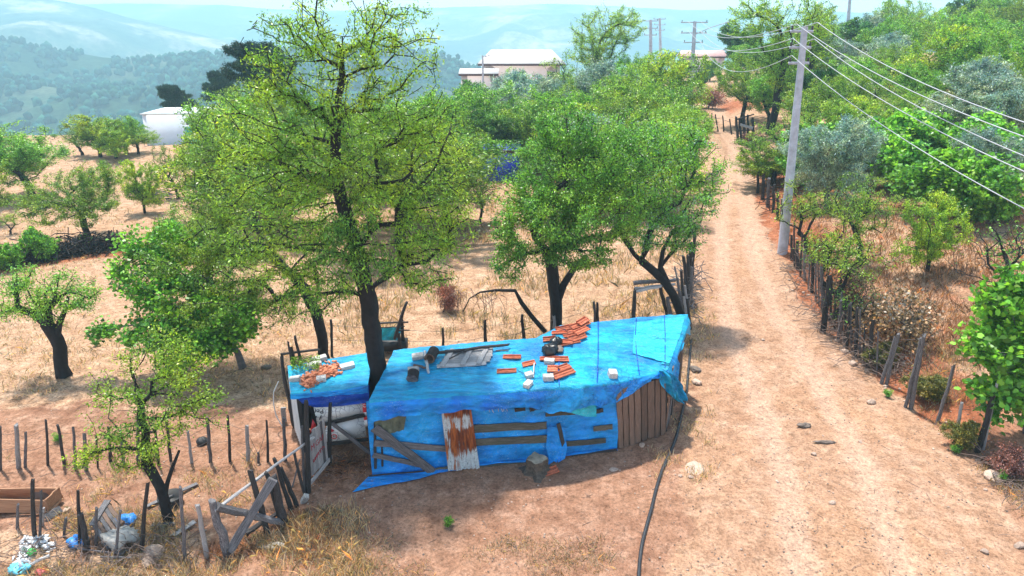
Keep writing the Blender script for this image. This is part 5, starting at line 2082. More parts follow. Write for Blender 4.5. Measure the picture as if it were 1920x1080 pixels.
crumple("sack", G(226, 1022), .30, .26, .16, M['sack'], "dirty white sack slumped beside the tipped pallet", "sack", 21, rough=.9)
crumple("plastic_rag", G(238, 985), .17, .14, .10, M['blue_rag'], "bright blue plastic rag above the white sack", "rag", 23, rough=1.1)
crumple("plastic_rag", G(150, 1020), .16, .14, .09, M['blue_rag'], "blue plastic rag at the foot of the paired dark posts", "rag", 25, rough=1.1)
crumple("plastic_rag", G(38, 1074), .16, .12, .08, M['cyan_rag'], "pale cyan plastic rag at the end of the white debris", "rag", 27, rough=1.1)
crumple("plastic_bag", G(60, 1042), .09, .09, .07, M['green_bag'], "small green plastic bag in the pale debris", "bag", 29)
crumple("plastic_rag", G(78, 1078), .10, .10, .06, M['red_rag'], "small red plastic rag by the bleached branch", "rag", 31)
shards("white_debris", "crumbled white plaster-like scraps under the thick fence post", [(62, 1022), (80, 1016), (95, 1030)], 70, 11, .08, 'white_scrap')
shards("white_debris", "long trail of white crumbling scraps beside the green bag", [(50, 1022), (44, 1045), (46, 1070)], 90, 6, .09, 'white_scrap')
tag(post("dead_branch", G(52, 1068, .08), G(96, 1052, .12), .05, PL), "bleached forked branch lying beside the green bag", "branch")
for k, (q, lab) in enumerate([((150, 1035, 230, 1048), "dead grey branch lying below the pallet"), ((205, 1060, 260, 1030), "thin bare branch rising beside the white sack"),
                              ((190, 1050, 250, 1062), "bent dead branch on the litter near the big stone")]):
    tag(post("dead_branch", G(q[0], q[1], .06), G(q[2], q[3], .10 + .05 * k), .022, GR), lab, "branch")
stones = [rock_mesh("stone", M['stone'], 100 + i, .6) for i in range(5)]


def stone(u, v, r, label, group=None, mesh=None, flat=1.0):
    p_ = G(u, v)
    o = bpy.data.objects.new("stone", mesh or random.choice(stones))
    place(o, None, (p_[0], p_[1], p_[2] + r * .22 * flat))
    o.rotation_euler = (random.uniform(-.2, .2), random.uniform(-.2, .2), random.uniform(0, 6))
    o.scale = (r, r * random.uniform(.7, .95), r * flat)
    return tag(o, label, "stone", group)


DS = rock_mesh("stone", M['stone_dark'], 77, .6)
stone(288, 1050, .30, "biggest pale stone at the foot of the yard's post row")
stone(1303, 694, .22, "dark flat stone beside the hose at the shed's road end", mesh=DS, flat=.6)
stone(1306, 718, .17, "brown stone just below the dark flat one by the hose")
stone(1204, 838, .10, "small pale stone at the foot of the plank door")
stone(1303, 882, .30, "flat pale rock flush in the ground beside the hose", flat=.25)
stone(1862, 898, .22, "pale rounded boulder at the roadside below the last fence post")
stone(1910, 1026, .12, "small pale stone in the road's lower corner")
stone(1633, 756, .14, "brown stone on the road edge below the double leaning posts")
stone(1598, 683, .15, "pale broken stone on the red verge by the fence")
stone(1582, 660, .14, "reddish stone on the verge, uppermost of the little cluster")
stone(1570, 640, .12, "small stone on the verge near the dark stakes")
stone(1150, 881, .13, "grey flat stone on the earth in front of the shed", flat=.35)
crumple("clod", G(1507, 799), .15, .08, .04, M["stone_dark"], "dark dung-like clod in the middle of the road", "clod", 61, rough=1.1)
crumple("clod", G(1546, 832), .20, .05, .03, M["stone_dark"], "long dark clod on the road below the first one", "clod", 63, rough=1.2)
stone(500, 690, .20, "dark stone in the dry field by the lean-to", mesh=DS, flat=.5)
stone(126, 960, .10, "small stone beside the broken box")
for k in range(26):
    v_ = random.uniform(600, 1060)
    y_ = G(960, v_)[1]
    xx = road_r(y_) + random.uniform(-.5, .9)
    if k % 3 == 0:
        xx = random.uniform(road_l(y_) - 1.0, road_r(y_))
    u_, vv_ = project(np.array([xx, y_, TZ(xx, y_)]))
    o = stone(float(u_), float(vv_), random.uniform(.04, .085), "fist-sized stone scattered along the road verge", "small stones scattered along the road")
o = bpy.data.objects.new("concrete_block", BLOCKS[1])
place(o, None, G(572, 942, .07))
o.rotation_euler = (.2, .5, .4)
o.scale = (.11, .13, .22)
tag(o, "small white block lying at the gate's foot", "concrete block")
crumple("rag", G(516, 1028), .20, .09, .05, M['sack'], "torn white cloth lying in the dry grass", "rag", 43, rough=.9)
# tyre bucket by the young tree
p = G(322, 945)
tb = root("rubber_bucket", p, "black rubber bucket standing behind the young tree's trunk", "bucket")
aa = np.linspace(0, 2 * math.pi, 28, endpoint=False)
rr_ = [(.0, .10), (.22, 0.0), (.26, .20), (.235, .21), (.19, .03), (0, .03)]
V = np.concatenate([p + np.stack([r_ * np.cos(aa), r_ * np.sin(aa), np.full(28, z_)], -1) for r_, z_ in rr_[1:]] + [[p + np.array([0, 0, .03])]])
f4 = np.concatenate([np.array([(k * 28 + i, k * 28 + (i + 1) % 28, (k + 1) * 28 + (i + 1) % 28, (k + 1) * 28 + i) for i in range(28)]) for k in range(4)])
wmesh("bucket_body", V, f4, M['rubber'], tb, smooth=True)
tag(plank("plank", G(276, 955, .05), G(372, 911, .05), .10, .03, (0, 0, 1), 'wood_grey'), "long grey plank lying on the earth behind the bucket", "plank")
tag(plank("plank", G(285, 989, .04), G(330, 986, .04), .10, .03, (0, 0, 1), 'wood_grey'), "short grey board lying just below the young tree's trunk", "plank")
tag(plank("plank", G(322, 1010, .04), G(366, 984, .08), .14, .02, (0, .2, 1), 'wood_pale'), "bent pale board by the white leaning post", "plank")
crumple("black_bucket", G(380, 832), .13, .13, .10, M['rubber'], "small crumpled black tub in the dry field by the thin posts", "tub", 47, rough=.25)
# curved pale pipe by the lean-to
pp = np.array([at_y(u_, v_, 15.2) for u_, v_ in [(522, 715), (513, 735), (513, 758), (518, 780), (530, 800)]])
tag(tube("thin_pipe", pp, .015, M['zinc'], None, 5), "thin pale curved pipe beside the corrugated wall", "pipe")
tag(plank("plank", G(533, 792, .02), at_y(531, 764, G(533, 792)[1]), .13, .05, (.3, -1, 0), 'wood_pale'), "pale board stood against the corrugated wall's back", "plank")
co = root("corner_frame", (-5.7, 15.3, 0), "dark stick frame at the back corner of the lean-to", "frame")
for q in [(528, 668, 540, 742, 5), (545, 650, 552, 690, 5), (540, 640, 547, 680, 3), (553, 630, 568, 690, 4)]:
    stick3("post", q[2], q[3], q[0], q[1], q[4], D, co, 15.35, 15.35)
stick3("rail", 526, 664, 600, 655, 3.5, D, co, 15.35, 15.6)
post("post", (-5.62, 15.3, -.05), at_y(540, 742, 15.3), .06, D, co)

# ------------------------------------------------------------------ power poles and wires
def power_pole(base, top, r0, r1, arms, label, group, lamp=None, wood='concrete'):
    base, top = np.asarray(base), np.asarray(top)
    rt = root("power_pole", base, label, "power pole", group)
    tube("shaft", np.array([base * (1 - t) + top * t for t in np.linspace(0, 1, 8)]), np.linspace(r0, r1, 8), M[wood], rt, 16)
    a = np.arange(16)
    ax = unit(top - base)
    for (h, half, dirv) in arms:
        c = base * (1 - h) + top * h
        d = np.array([dirv[0], dirv[1], 0.0])
        v, f = box_arrays(c - unit(np.cross(d, [0, 0, 1.0])) * (r1 + .03), d * half, unit(np.cross(d, [0, 0, 1.0])) * .045, np.array([0, 0, .05]))
        wmesh("crossarm", v, f, M[wood], rt)
        for s_ in (-1, 1):
            e = c + d * half * .92 * s_ - unit(np.cross(d, [0, 0, 1.0])) * (r1 + .03)
            tube("insulator", np.array([e + np.array([0, 0, z_]) for z_ in (.04, .08, .12, .16, .19)]), [.02, .05, .035, .05, .03], M['insulator'], rt, 8)
    if lamp:
        c = base * (1 - lamp[0]) + top * lamp[0]
        e = c + np.array(lamp[1])
        tube("lamp_arm", np.array([c, (c + e) / 2 + [0, 0, .1], e]), .035, M['concrete'], rt, 6)
        v, f = box_arrays(e, (.28, 0, .08), (0, .1, 0), (0, 0, .05))
        wmesh("lamp_head", v, f, M['concrete'], rt)
    return rt


PG = "grey concrete power poles along the road"
pb = G(1467, 475)
ptop = at_y(1509, 50, pb[1])
power_pole(pb - [0, 0, .1], ptop, .205, .115, [(.982, .46, (.97, .22)), (.918, .44, (.97, .22)), (.855, .42, (.97, .22))],
           "tall tapering grey power pole standing beside the road, nearest the shed", PG)
pb2 = G(1293, 215)
ptop2 = at_y(1303, 40, pb2[1])
power_pole(pb2, ptop2, .25, .15, [(.99, 1.25, (1, 0)), (.88, 1.2, (1, 0)), (.78, .9, (1, 0))], "grey pole with three crossarms and a street lamp, farther up the road", PG, (.86, (3.0, -.2, 1.1)))
for (u0, v0, u1, v1, d_, lab) in [(1220, 37, 1219, 190, 92, "distant pole left of the lamp pole, the thicker of a pair"), (1237, 34, 1237, 180, 120, "thin distant pole, farther of the pair above the treetops")]:
    t_ = at_y(u0, v0, d_)
    b_ = at_y(u1, v1, d_)
    b_[2] = float(TZ(b_[0], b_[1]))
    power_pole(b_, t_, .28, .17, [(.985, 1.0, (1, 0)), (.89, .95, (1, 0)), (.80, .8, (1, 0))], lab.replace(" left of the lamp pole", " rising from treetops"), PG)
t_ = at_y(1594, -6, 80)
b_ = at_y(1588, 110, 80)
b_[2] = float(TZ(b_[0], b_[1]))
power_pole(b_, t_, .26, .15, [(.99, .9, (1, 0))], "dark pole rising above the hilltop trees against white sky", PG)
t_ = at_y(905, 104, 78)
b_ = at_y(906, 190, 78)
b_[2] = float(TZ(b_[0], b_[1]))
power_pole(b_, t_, .14, .09, [], "short pole with a small lamp arm beside the pale barn roof", PG, (.98, (.5, 0, .12)))
# the pole the wires run to, beside the viewer
starts = [(1533, 42), (1494, 45), (1527, 73), (1487, 72), (1485, 104)]
rights = [202, 230, 265, 295, 364]
ends = []
WG = "overhead wires coming towards the viewer"
names = ["uppermost pale wire", "second pale wire from the top", "third pale wire from the top", "fourth pale wire from the top", "lowest pale wire"]
for (u_, v_), vr, nm in zip(starts, rights, names):
    a = at_y(u_, v_, pb[1] - .12)
    sl = (vr - v_) / (1920 - u_)
    e = at_y(2130, vr + 210 * sl * 1.05, 11.5)
    ends.append(e)
    mid = sag_line(a, e, .38, 40)
    o = tube("power_line", mid, .0125, M['wire'], None, 5)
    tag(o, nm + " slanting from the near pole down across the hillside", "wire", WG)
ex = np.mean(ends, 0)
pbn = np.array([ex[0] + .3, ex[1], float(TZ(ex[0], ex[1])) - .1])
zt = max(e[2] for e in ends)
hh = zt - pbn[2]
power_pole(pbn, (pbn[0], pbn[1], zt), .2, .12, [((e[2] - pbn[2] - .2) / hh, 1.0, (.6, .8)) for e in ends[1::1]], "grey power pole outside the picture holding the near wire ends", PG)
WB = "overhead wires between the near pole and the lamp pole"
for k, ((u_, v_), (u2, v2)) in enumerate(zip(starts, [(1314, 40), (1290, 40), (1312, 57), (1290, 57), (1312, 75)])):
    a = at_y(u_, v_, pb[1] + .12)
    e = at_y(u2, v2, pb2[1])
    o = tube("power_line", sag_line(a, e, [.9, .9, 1.1, 1.0, 1.5][k], 40), .016, M['wire'], None, 5)
    tag(o, "pale sagging wire between the near pole and the lamp pole", "wire", WB)

# ------------------------------------------------------------------ buildings
def house(name, label, c, sx, sy, h, mat, roof=None, over=.3, rise=0.0, roofmat=None, rz=0.0, thick=.15):
    c = np.asarray(c, float)
    rt = root(name, c, label, "building")
    z0_ = c[2] - 2.5
    cs, sn = math.cos(rz), math.sin(rz)
    X = np.array([cs, sn, 0])
    Y = np.array([-sn, cs, 0])
    v, f = box_arrays(c + np.array([0, 0, (h - 2.5) / 2]), X * sx / 2, Y * sy / 2, np.array([0, 0, (h + 2.5) / 2]))
    wmesh("wall", v, f, M[mat], rt)
    if roof == 'gable' or roof == 'hip':
        ex = sx / 2 + over
        ey = sy / 2 + over
        rl_ = ex if roof == 'gable' else ex * .72
        b4 = [c + X * a * ex + Y * b_ * ey + np.array([0, 0, h + .02]) for a, b_ in ((-1, -1), (1, -1), (1, 1), (-1, 1))]
        t4 = [p_ + np.array([0, 0, thick]) for p_ in b4]
        r2 = [c + X * a * rl_ + np.array([0, 0, h + .02 + thick + rise]) for a in (-1, 1)]
        V = np.array(b4 + t4 + r2)
        f4 = np.array([(0, 3, 2, 1), (0, 1, 5, 4), (1, 2, 6, 5), (2, 3, 7, 6), (3, 0, 4, 7), (4, 5, 9, 8), (6, 7, 8, 9)])
        f3 = np.array([(5, 6, 9), (7, 4, 8)])
        wmesh("roof", V, [f4, f3], M[roofmat], rt)
        vv_, ff_ = box_arrays(c + np.array([0, 0, h - .02]) - Y * (ey + .02), X * ex, Y * .03, np.array([0, 0, .12]))
        wmesh("eave_board", vv_, ff_, M['dark_trim'], rt)
    elif roof == 'flat':
        v, f = box_arrays(c + np.array([0, 0, h + thick / 2 + .02]), X * (sx / 2 + over), Y * (sy / 2 + over), np.array([0, 0, thick / 2]))
        wmesh("roof", v, f, M[roofmat], rt)
    return rt, X, Y


def window(rt, c, X, Y, sx, sy, sz):
    v, f = box_arrays(c, X * sx / 2, Y * .04, np.array([0, 0, sz / 2]))
    w_ = wmesh("window", v, f, M['block'], rt)
    v, f = box_arrays(c - Y * .05, X * (sx / 2 - .07), Y * .015, np.array([0, 0, sz / 2 - .07]))
    pane = wmesh("pane", v, f, M['glass_dark'], rt)
    pane.parent = w_
    pane.location = (0, 0, 0)


# long barn with pale metal roof (ridge across the view)
bd = 96.0
e0, e1 = at_y(906, 121, bd), at_y(1050, 124, bd)
rid = at_y(950, 100, bd + 4)
cz = float(TZ((e0[0] + e1[0]) / 2, bd))
bh = e0[2] - cz
bc = np.array([(e0[0] + e1[0]) / 2, bd + 4.5, cz])
rt, X, Y = house("barn", "long pale barn with white metal roof and brick base above the trees", bc, e1[0] - e0[0], 9, bh, 'barn_wall', 'hip', .7, rid[2] - e0[2] + .3, 'metal_roof')
for k in range(3):
    window(rt, bc + X * (-4 + 4 * k) - Y * 4.53 + np.array([0, 0, bh - 1.3]), X, Y, 1.2, .1, .9)
# brick courses at its foot: each brick its own piece where it can be told apart
bm_ = bpy.data.meshes.new("brick")
v, f = box_arrays((0, 0, 0), (.24, 0, 0), (0, .05, 0), (0, 0, .15))
bm_ = fast_mesh("brick", v, f, M['brick'])
for r_ in range(4):
    for k in range(14):
        p_ = bc + X * (-1.6 + k * .52 + (.26 if r_ % 2 else 0)) - Y * 4.56 + np.array([0, 0, bh - 2.35 - r_ * .34])
        mobj("brick", bm_, rt, p_)
# low pink-roofed building left of it
pk = at_y(880, 132, 92)
cz = float(TZ(pk[0], 92))
house("low_building", "low building with faded pale pink roof beside the barn", (pk[0] + 1.2, 94, cz), 4.5, 5, pk[2] - cz - .5, 'barn_wall', 'gable', .3, .5, 'metal_roof')
# white house among the left trees
h0, h1 = at_y(262, 213, 66), at_y(372, 213, 66)
cz = float(TZ(h0[0], 66))
hc = np.array([(h0[0] + h1[0]) / 2, 69, cz])
rt, X, Y = house("white_house", "plain white flat-roofed house half hidden by the tall tree", hc, h1[0] - h0[0], 6, h0[2] - cz - .1, 'house_white', 'flat', .12, 0, 'zinc', rz=.10, thick=.12)
for xx in (1.6,):
    window(rt, hc + X * xx - Y * 3.02 + np.array([0, 0, 1.9]), X, Y, 1.0, .1, 1.1)
p_ = at_y(370, 250, 60)
cz = float(TZ(p_[0], 60))
rt, X, Y = house("sheet_shelter", "small shelter hung with a turquoise sheet beside the white house", (p_[0], 61, cz), 2.2, 1.6, p_[2] - cz + .5, 'teal', 'flat', .1, 0, 'zinc', thick=.06)
# red tiled roof far up the road
p_ = at_y(1328, 104, 120)
cz = float(TZ(p_[0], 122))
house("village_house", "distant house with a faded red tiled roof at the head of road", (p_[0], 124, cz), 6.5, 5, p_[2] - cz - .3, 'barn_wall', 'gable', .4, .9, 'pink_roof')
# deep blue hut
p_ = G(940, 340)
bt = at_y(940, 284, p_[1])
rt, X, Y = house("tarp_hut", "small hut wrapped in deep blue tarp between the trees", (p_[0], p_[1] + 1.2, p_[2]), 2.6, 2.4, bt[2] - p_[2], 'blue_hut', 'gable', .05, .3, 'blue_hut', thick=.03)
# stone house remnant behind trees
p_ = at_y(930, 222, 62)
cz = float(TZ(p_[0], 62))
house("brick_hut", "pinkish brick hut wall glimpsed between the tree crowns", (p_[0], 63.5, cz), 5.5, 3, p_[2] - cz + .4, 'barn_wall', 'gable', .2, .5, 'pink_roof')
# old gate by the bend
gt_ = root("field_gate", G(1400, 258), "old dark field gate with a white board at the road bend", "gate")
yb = G(1388, 268)[1]
for q in [(1384, 262, 1380, 218, 3.5), (1391, 268, 1386, 222, 3), (1396, 262, 1394, 212, 3.5), (1402, 258, 1402, 215, 3), (1412, 256, 1412, 220, 4)]:
    stick3("post", q[0], q[1], q[2], q[3], q[4], D, gt_, yb, yb)
stick3("board", 1388, 234, 1411, 240, 2.3, PL, gt_, yb - .2, yb - .2, True)
stick3("rail", 1380, 224, 1414, 214, 2, D, gt_, yb, yb)
stick3("rail", 1380, 246, 1414, 243, 2, D, gt_, yb, yb)

# ------------------------------------------------------------------ the trees close by, each its own
def path_px(base, pts, y):
    return [np.zeros(3)] + [at_y(u, v, y + (p[0] if p else 0)) - base for u, v, *p in pts]


# tall almond through the roofs
b0 = np.array([-3.20, 14.62, 0.0])
ym = 14.75
tr_ = path_px(b0, [(708, 690), (698, 620), (684, 540), (668, 470), (648, 410, .1), (632, 340, .2), (628, 270, .2), (636, 215, .2)], ym)
lm = [LP(b0, *q) for q in [(650, 40, 130, 80, 15.2, 80), (540, 110, 90, 90, 15.0, 60), (745, 90, 85, 85, 15.6, 60), (620, 150, 140, 70, 15.0, 70), (500, 235, 110, 75, 14.8, 75), (760, 215, 100, 75, 15.6, 75),
                           (640, 270, 140, 70, 14.6, 95), (810, 320, 75, 110, 15.6, 95), (480, 345, 110, 80, 15.0, 85), (600, 390, 130, 70, 14.3, 95), (740, 420, 110, 80, 14.9, 100), (520, 470, 110, 60, 14.6, 75),
                           (800, 490, 65, 60, 15.4, 60), (655, 495, 80, 50, 14.0, 55), (570, 555, 80, 40, 14.4, 40), (860, 420, 40, 60, 15.6, 30)]]
tall = tree("almond_tree", "tallest tree, its dark trunk rising between the two blue tarp roofs", "tree", b0, lm, tr_, .225, 'almond', 28, 5, r_tip=.0085, fork=.40, bare=.22, bare_above=(7.2, .34), size=1.0, step=.24, spread=1.05)
# tree at the back of the lean-to
b0 = G(607, 678)
y_ = b0[1]
tr_ = path_px(b0, [(603, 630), (592, 585), (570, 540), (530, 500), (490, 460)], y_ - .1)
lm = [LP(b0, *q) for q in [(430, 240, 80, 60, y_ + 2, 40), (395, 320, 75, 70, y_ + 1.5, 60), (470, 400, 90, 60, y_ + .6, 60), (380, 430, 90, 60, y_ + .3, 70), (320, 490, 90, 45, y_ - .5, 70), (440, 500, 90, 50, y_ - .6, 70),
                           (560, 420, 70, 60, y_ + .8, 40), (400, 570, 100, 40, y_ - 1.2, 70), (500, 575, 70, 40, y_ - .8, 40)]]
tree("almond_tree", "leaning dark-stemmed tree rooted just behind the small lean-to roof", "tree", b0, lm, tr_, .17, 'almond', 38, 15, fork=.5, bare=.18, r_tip=.008)
# fig, broad leaves, lit bright green
b0 = G(455, 690)
y_ = b0[1]
tr_ = path_px(b0, [(445, 660), (420, 630), (380, 600)], y_)
lm = [LP(b0, *q) for q in [(300, 450, 70, 30, y_ + .6, 26), (270, 510, 60, 50, y_, 36), (350, 560, 80, 45, y_ - .4, 50), (290, 610, 60, 40, y_ - .8, 34), (400, 630, 60, 40, y_ - 1, 40), (350, 650, 70, 35, y_ - 1.2, 36), (190, 625, 22, 14, y_ - .6, 7),
                           (440, 600, 50, 40, y_ - .9, 30)]]
tree("fig_tree", "bright green broad-leaved fig spreading beyond the lean-to over the dry field", "fig tree", b0, lm, tr_, .10, 'fig', 27, 25, bark='bark_grey', fork=.3, size=.47, single_leaves=60, up=1.3)
# sparse young tree in the yard
b0 = G(318, 976)
y_ = b0[1]
tr_ = path_px(b0, [(309, 940), (300, 912), (286, 886), (275, 868)], y_)
lm = [LP(b0, *q) for q in [(250, 700, 80, 45, y_ + .5, 28), (330, 740, 70, 50, y_ + .3, 34), (220, 770, 60, 40, y_, 26), (190, 845, 45, 35, y_ - .2, 20), (290, 810, 60, 40, y_ - .2, 30), (390, 770, 45, 50, y_ + .3, 24), (350, 680, 60, 40, y_ + .8, 30),
                           (255, 860, 40, 25, y_ - .2, 14), (300, 640, 60, 40, y_ + 1.0, 28), (140, 860, 25, 30, y_ - .2, 8)]]
tree("young_tree", "sparse young tree with forked dark trunk standing by the black bucket", "tree", b0, lm, tr_, .105, 'yellow', 19, 31, fork=.55, bare=.12, size=.68, spread=.85, step=.2, r_tip=.005)
tube("limb", np.array([b0 + (at_y(u, v, y_ + d_) - b0) for u, v, d_ in [(308, 935, 0), (314, 905, .02), (322, 880, .05), (336, 845, .1)]]), [.055, .045, .04, .025], M['bark'], SC.objects.get("young_tree"), 7)
# crooked tree in the dry field
b0 = G(121, 705)
y_ = b0[1]
tr_ = path_px(b0, [(113, 670), (106, 634), (88, 606), (62, 588)], y_)
lm = [LP(b0, *q) for q in [(45, 560, 55, 30, y_ - .3, 34), (125, 550, 60, 32, y_ + .2, 44), (85, 525, 60, 28, y_ + .4, 40), (5, 585, 30, 22, y_ - .3, 16), (168, 560, 26, 26, y_, 16), (30, 520, 40, 20, y_ + .5, 24), (100, 590, 40, 18, y_ - .3, 12)]]
ct_ = tree("orchard_tree", "crooked low tree with thick dark trunk alone in the dry field", "tree", b0, lm, tr_, .19, 'green', 22, 41, fork=.6, bare=.2, size=.8)
tube("limb", np.array([at_y(u, v, y_) for u, v in [(106, 636), (112, 605), (124, 578), (128, 556)]]), [.11, .085, .06, .035], M['bark'], ct_, 7)
# broad tree at the shed's back
b0 = G(1043, 640)
y_ = b0[1]
tr_ = path_px(b0, [(1043, 600), (1042, 560), (1037, 520), (1033, 490)], y_)
lm = [LP(b0, *q) for q in [(1000, 430, 80, 65, y_ - .4, 95), (1060, 330, 100, 80, y_ + .3, 140), (1130, 390, 80, 65, y_ - .2, 110), (985, 370, 50, 55, y_ + .2, 60), (1060, 240, 70, 50, y_ + .6, 70), (1150, 290, 75, 55, y_ + .4, 90),
                           (955, 490, 35, 40, y_ - .5, 28), (1090, 470, 70, 35, y_ - .7, 60), (1050, 400, 80, 50, y_ - 1.2, 90)]]
bt_ = tree("pear_tree", "dense round green tree with forked black trunk behind the red tile heap", "tree", b0, lm, tr_, .20, 'green', 32, 51, fork=.6, size=1.0, r_tip=.008, bare=.08)
tube("limb", np.array([at_y(u, v, y_) for u, v in [(1041, 575), (1056, 535), (1075, 505), (1100, 480)]]), [.14, .12, .10, .06], M['bark'], bt_, 7)
tube("limb", np.array([at_y(u, v, y_ - .3) for u, v in [(1022, 622), (996, 592), (978, 568), (966, 545), (930, 544), (900, 548), (880, 560), (868, 585)]]), [.085, .08, .075, .06, .045, .03, .02, .01], M['bark'], bt_, 6)
# hanging dry twigs under its left side
dt = root("dead_branches", at_y(880, 560, y_ - .3), "drooping bare twigs on the broken branch beside the round tree", "dead branches")
for k in range(26):
    u_ = random.uniform(855, 940)
    a = at_y(u_, random.uniform(540, 560), y_ - .3 + random.uniform(-.3, .3))
    e = a + np.array([random.gauss(0, .22), random.gauss(0, .2), -random.uniform(.3, 1.0)])
    m_ = (a + e) / 2 + np.array([random.gauss(0, .1), 0, .1])
    tube("twig", np.array([a, m_, e]), [.010, .007, .004], M['twig'], dt, 4)
# leaning tree at the road fence
b0 = G(1283, 600)
y_ = b0[1]
tr_ = path_px(b0, [(1268, 566), (1245, 528), (1215, 500), (1190, 478), (1170, 448), (1160, 425)], y_)
lm = [LP(b0, *q) for q in [(1150, 350, 60, 50, y_ + .2, 60), (1225, 320, 85, 60, y_ + .4, 100), (1275, 380, 70, 55, y_, 90), (1230, 425, 75, 45, y_ - .3, 80), (1320, 300, 45, 40, y_ + .6, 50), (1190, 255, 80, 50, y_ + .9, 80), (1290, 445, 40, 30, y_, 30),
                           (1270, 260, 60, 40, y_ + 1, 60), (1340, 350, 30, 40, y_ + .4, 22)]]
lt_ = tree("leaning_tree", "leaning tree with mossy slanting trunks overhanging the road's fence", "tree", b0, lm, tr_, .15, 'green', 26, 61, fork=.45, size=1.0, r_tip=.008, bare=.12, leaf2='olive', share2=.25)
tube("limb", np.array([at_y(u, v, y_) for u, v in [(1275, 585), (1256, 540), (1238, 500), (1243, 470), (1262, 430)]]), [.11, .10, .085, .07, .04], M['bark'], lt_, 7)
# the fig at the lower right
b0 = G(1925, 815)
y_ = b0[1]
tr_ = path_px(b0, [(1925, 770), (1920, 720), (1905, 670)], y_)
lm = [LP(b0, *q) for q in [(1890, 570, 55, 40, y_ + .3, 30), (1850, 640, 45, 35, y_ + .1, 22), (1905, 660, 50, 55, y_ - .3, 42), (1890, 745, 45, 50, y_ - .3, 36), (1955, 620, 60, 80, y_, 50), (1830, 655, 30, 15, y_ + .1, 9), (1965, 740, 50, 60, y_, 40),
                           (1840, 722, 14, 12, y_ - .3, 5), (1905, 520, 30, 30, y_ + .4, 12)]]
tree("fig_tree", "large-leaved bright green fig at the road fence's lowest posts", "fig tree", b0, lm, tr_, .085, 'fig', 12, 71, bark='bark_grey', fork=.2, size=.66, single_leaves=240, up=.8)


# ------------------------------------------------------------------ kinds for the trees farther off; each kind is built once and then copied
def proto(name, cat, seed, lumps, trunk, rb, leaf, per, size, **kw):
    loc = np.array([0.0, 0.0, 0.0])
    t = tree(name, "", cat, loc, lumps, trunk, rb, leaf, per, seed, size=size, **kw)
    return t


def ball_lumps(h, w, nl, rng, npts, lo=.35, flat=.8):
    out = []
    for k in range(nl):
        a = rng.uniform(0, 2 * math.pi)
        r = w * .5 * rng.uniform(.15, .75)
        z = h * rng.uniform(lo, .86)
        sc = w * rng.uniform(.18, .30)
        out.append((np.array([r * math.cos(a), r * math.sin(a), z]), (sc, sc, sc * flat), npts))
    return out


def trunk_line(h, rng, lean=.15):
    return [np.zeros(3), np.array([rng.normal(0, lean), rng.normal(0, lean), h * .18]), np.array([rng.normal(0, lean * 2), rng.normal(0, lean * 2), h * .36])]


PR = {}
r_ = np.random.default_rng(5)
# key: (prototype, nominal height, nominal width)
PR['round'] = (proto("almond_tree", "tree", 101, ball_lumps(5, 4.8, 12, r_, 34), trunk_line(5, r_), .17, 'green', 30, 1.25, r_tip=.008, step=.35), 5.0)
PR['round2'] = (proto("almond_tree", "tree", 111, ball_lumps(5, 5.2, 11, r_, 36, .3), trunk_line(5, r_), .17, 'almond', 30, 1.35, r_tip=.008, step=.35), 5.0)
PR['open'] = (proto("almond_tree", "tree", 102, ball_lumps(5, 4.4, 9, r_, 20, .42), trunk_line(5, r_, .25), .15, 'almond', 22, 1.15, r_tip=.010, step=.3, bare=.15), 5.0)
PR['sparse'] = (proto("almond_tree", "tree", 103, ball_lumps(4, 3.6, 8, r_, 15, .4), trunk_line(4, r_, .3), .12, 'yellow', 16, 1.0, r_tip=.009, step=.25, bare=.25), 4.0)
PR['bright'] = (proto("almond_tree", "tree", 104, ball_lumps(4, 4.4, 10, r_, 30, .28), trunk_line(4, r_), .12, 'yellow', 28, 1.25, r_tip=.008, step=.35), 4.0)
PR['olive'] = (proto("olive_tree", "olive tree", 105, ball_lumps(4, 4.4, 12, r_, 32, .22), trunk_line(4, r_), .15, 'olive', 48, 1.6, r_tip=.007, step=.35, bark='bark_grey'), 4.0)
PR['fig'] = (proto("fig_bush", "fig tree", 106, ball_lumps(3, 4.6, 13, r_, 22, .25), trunk_line(3, r_), .10, 'fig', 12, .85, r_tip=.010, step=.35, bark='bark_grey', fork=.2, up=1.3), 3.0)
PR['tall'] = (proto("tall_tree", "tree", 107, ball_lumps(8, 4.4, 14, r_, 26, .30, 1.2), trunk_line(8, r_, .2), .2, 'almond', 24, 1.4, r_tip=.010, step=.4), 8.0)
PR['deep'] = (proto("oak_tree", "tree", 108, ball_lumps(5, 4.6, 12, r_, 34, .25), trunk_line(5, r_), .17, 'deep', 34, 1.5, r_tip=.008, step=.4), 5.0)
PR['pine'] = (proto("pine_tree", "pine tree", 109, ball_lumps(8, 5.6, 12, r_, 30, .55, .45), [np.zeros(3), np.array([.1, 0, 3]), np.array([.2, .1, 5.5])], .2, 'pine', 70, 2.0, r_tip=.012, step=.45, up=.3), 8.0)
PR['bare'] = (proto("bare_shrub", "shrub", 110, ball_lumps(2.4, 2.8, 9, r_, 16, .3), trunk_line(2.4, r_, .2), .07, 'green', 5, .9, r_tip=.006, step=.16, bare=.7, fork=.15, arch=-.03), 2.4)
PR['brown'] = (proto("dead_bush", "bush", 112, ball_lumps(1.3, 2.6, 9, r_, 18, .2), trunk_line(1.3, r_, .1), .04, 'brown', 6, .8, r_tip=.005, step=.15, fork=.1), 1.3)
PR['scrub'] = (proto("low_bush", "bush", 113, ball_lumps(.9, 1.3, 8, r_, 26, .25, .8), trunk_line(.9, r_, .05), .03, 'moss', 24, .62, r_tip=.003, step=.12, fork=.1, spread=.45), .9)
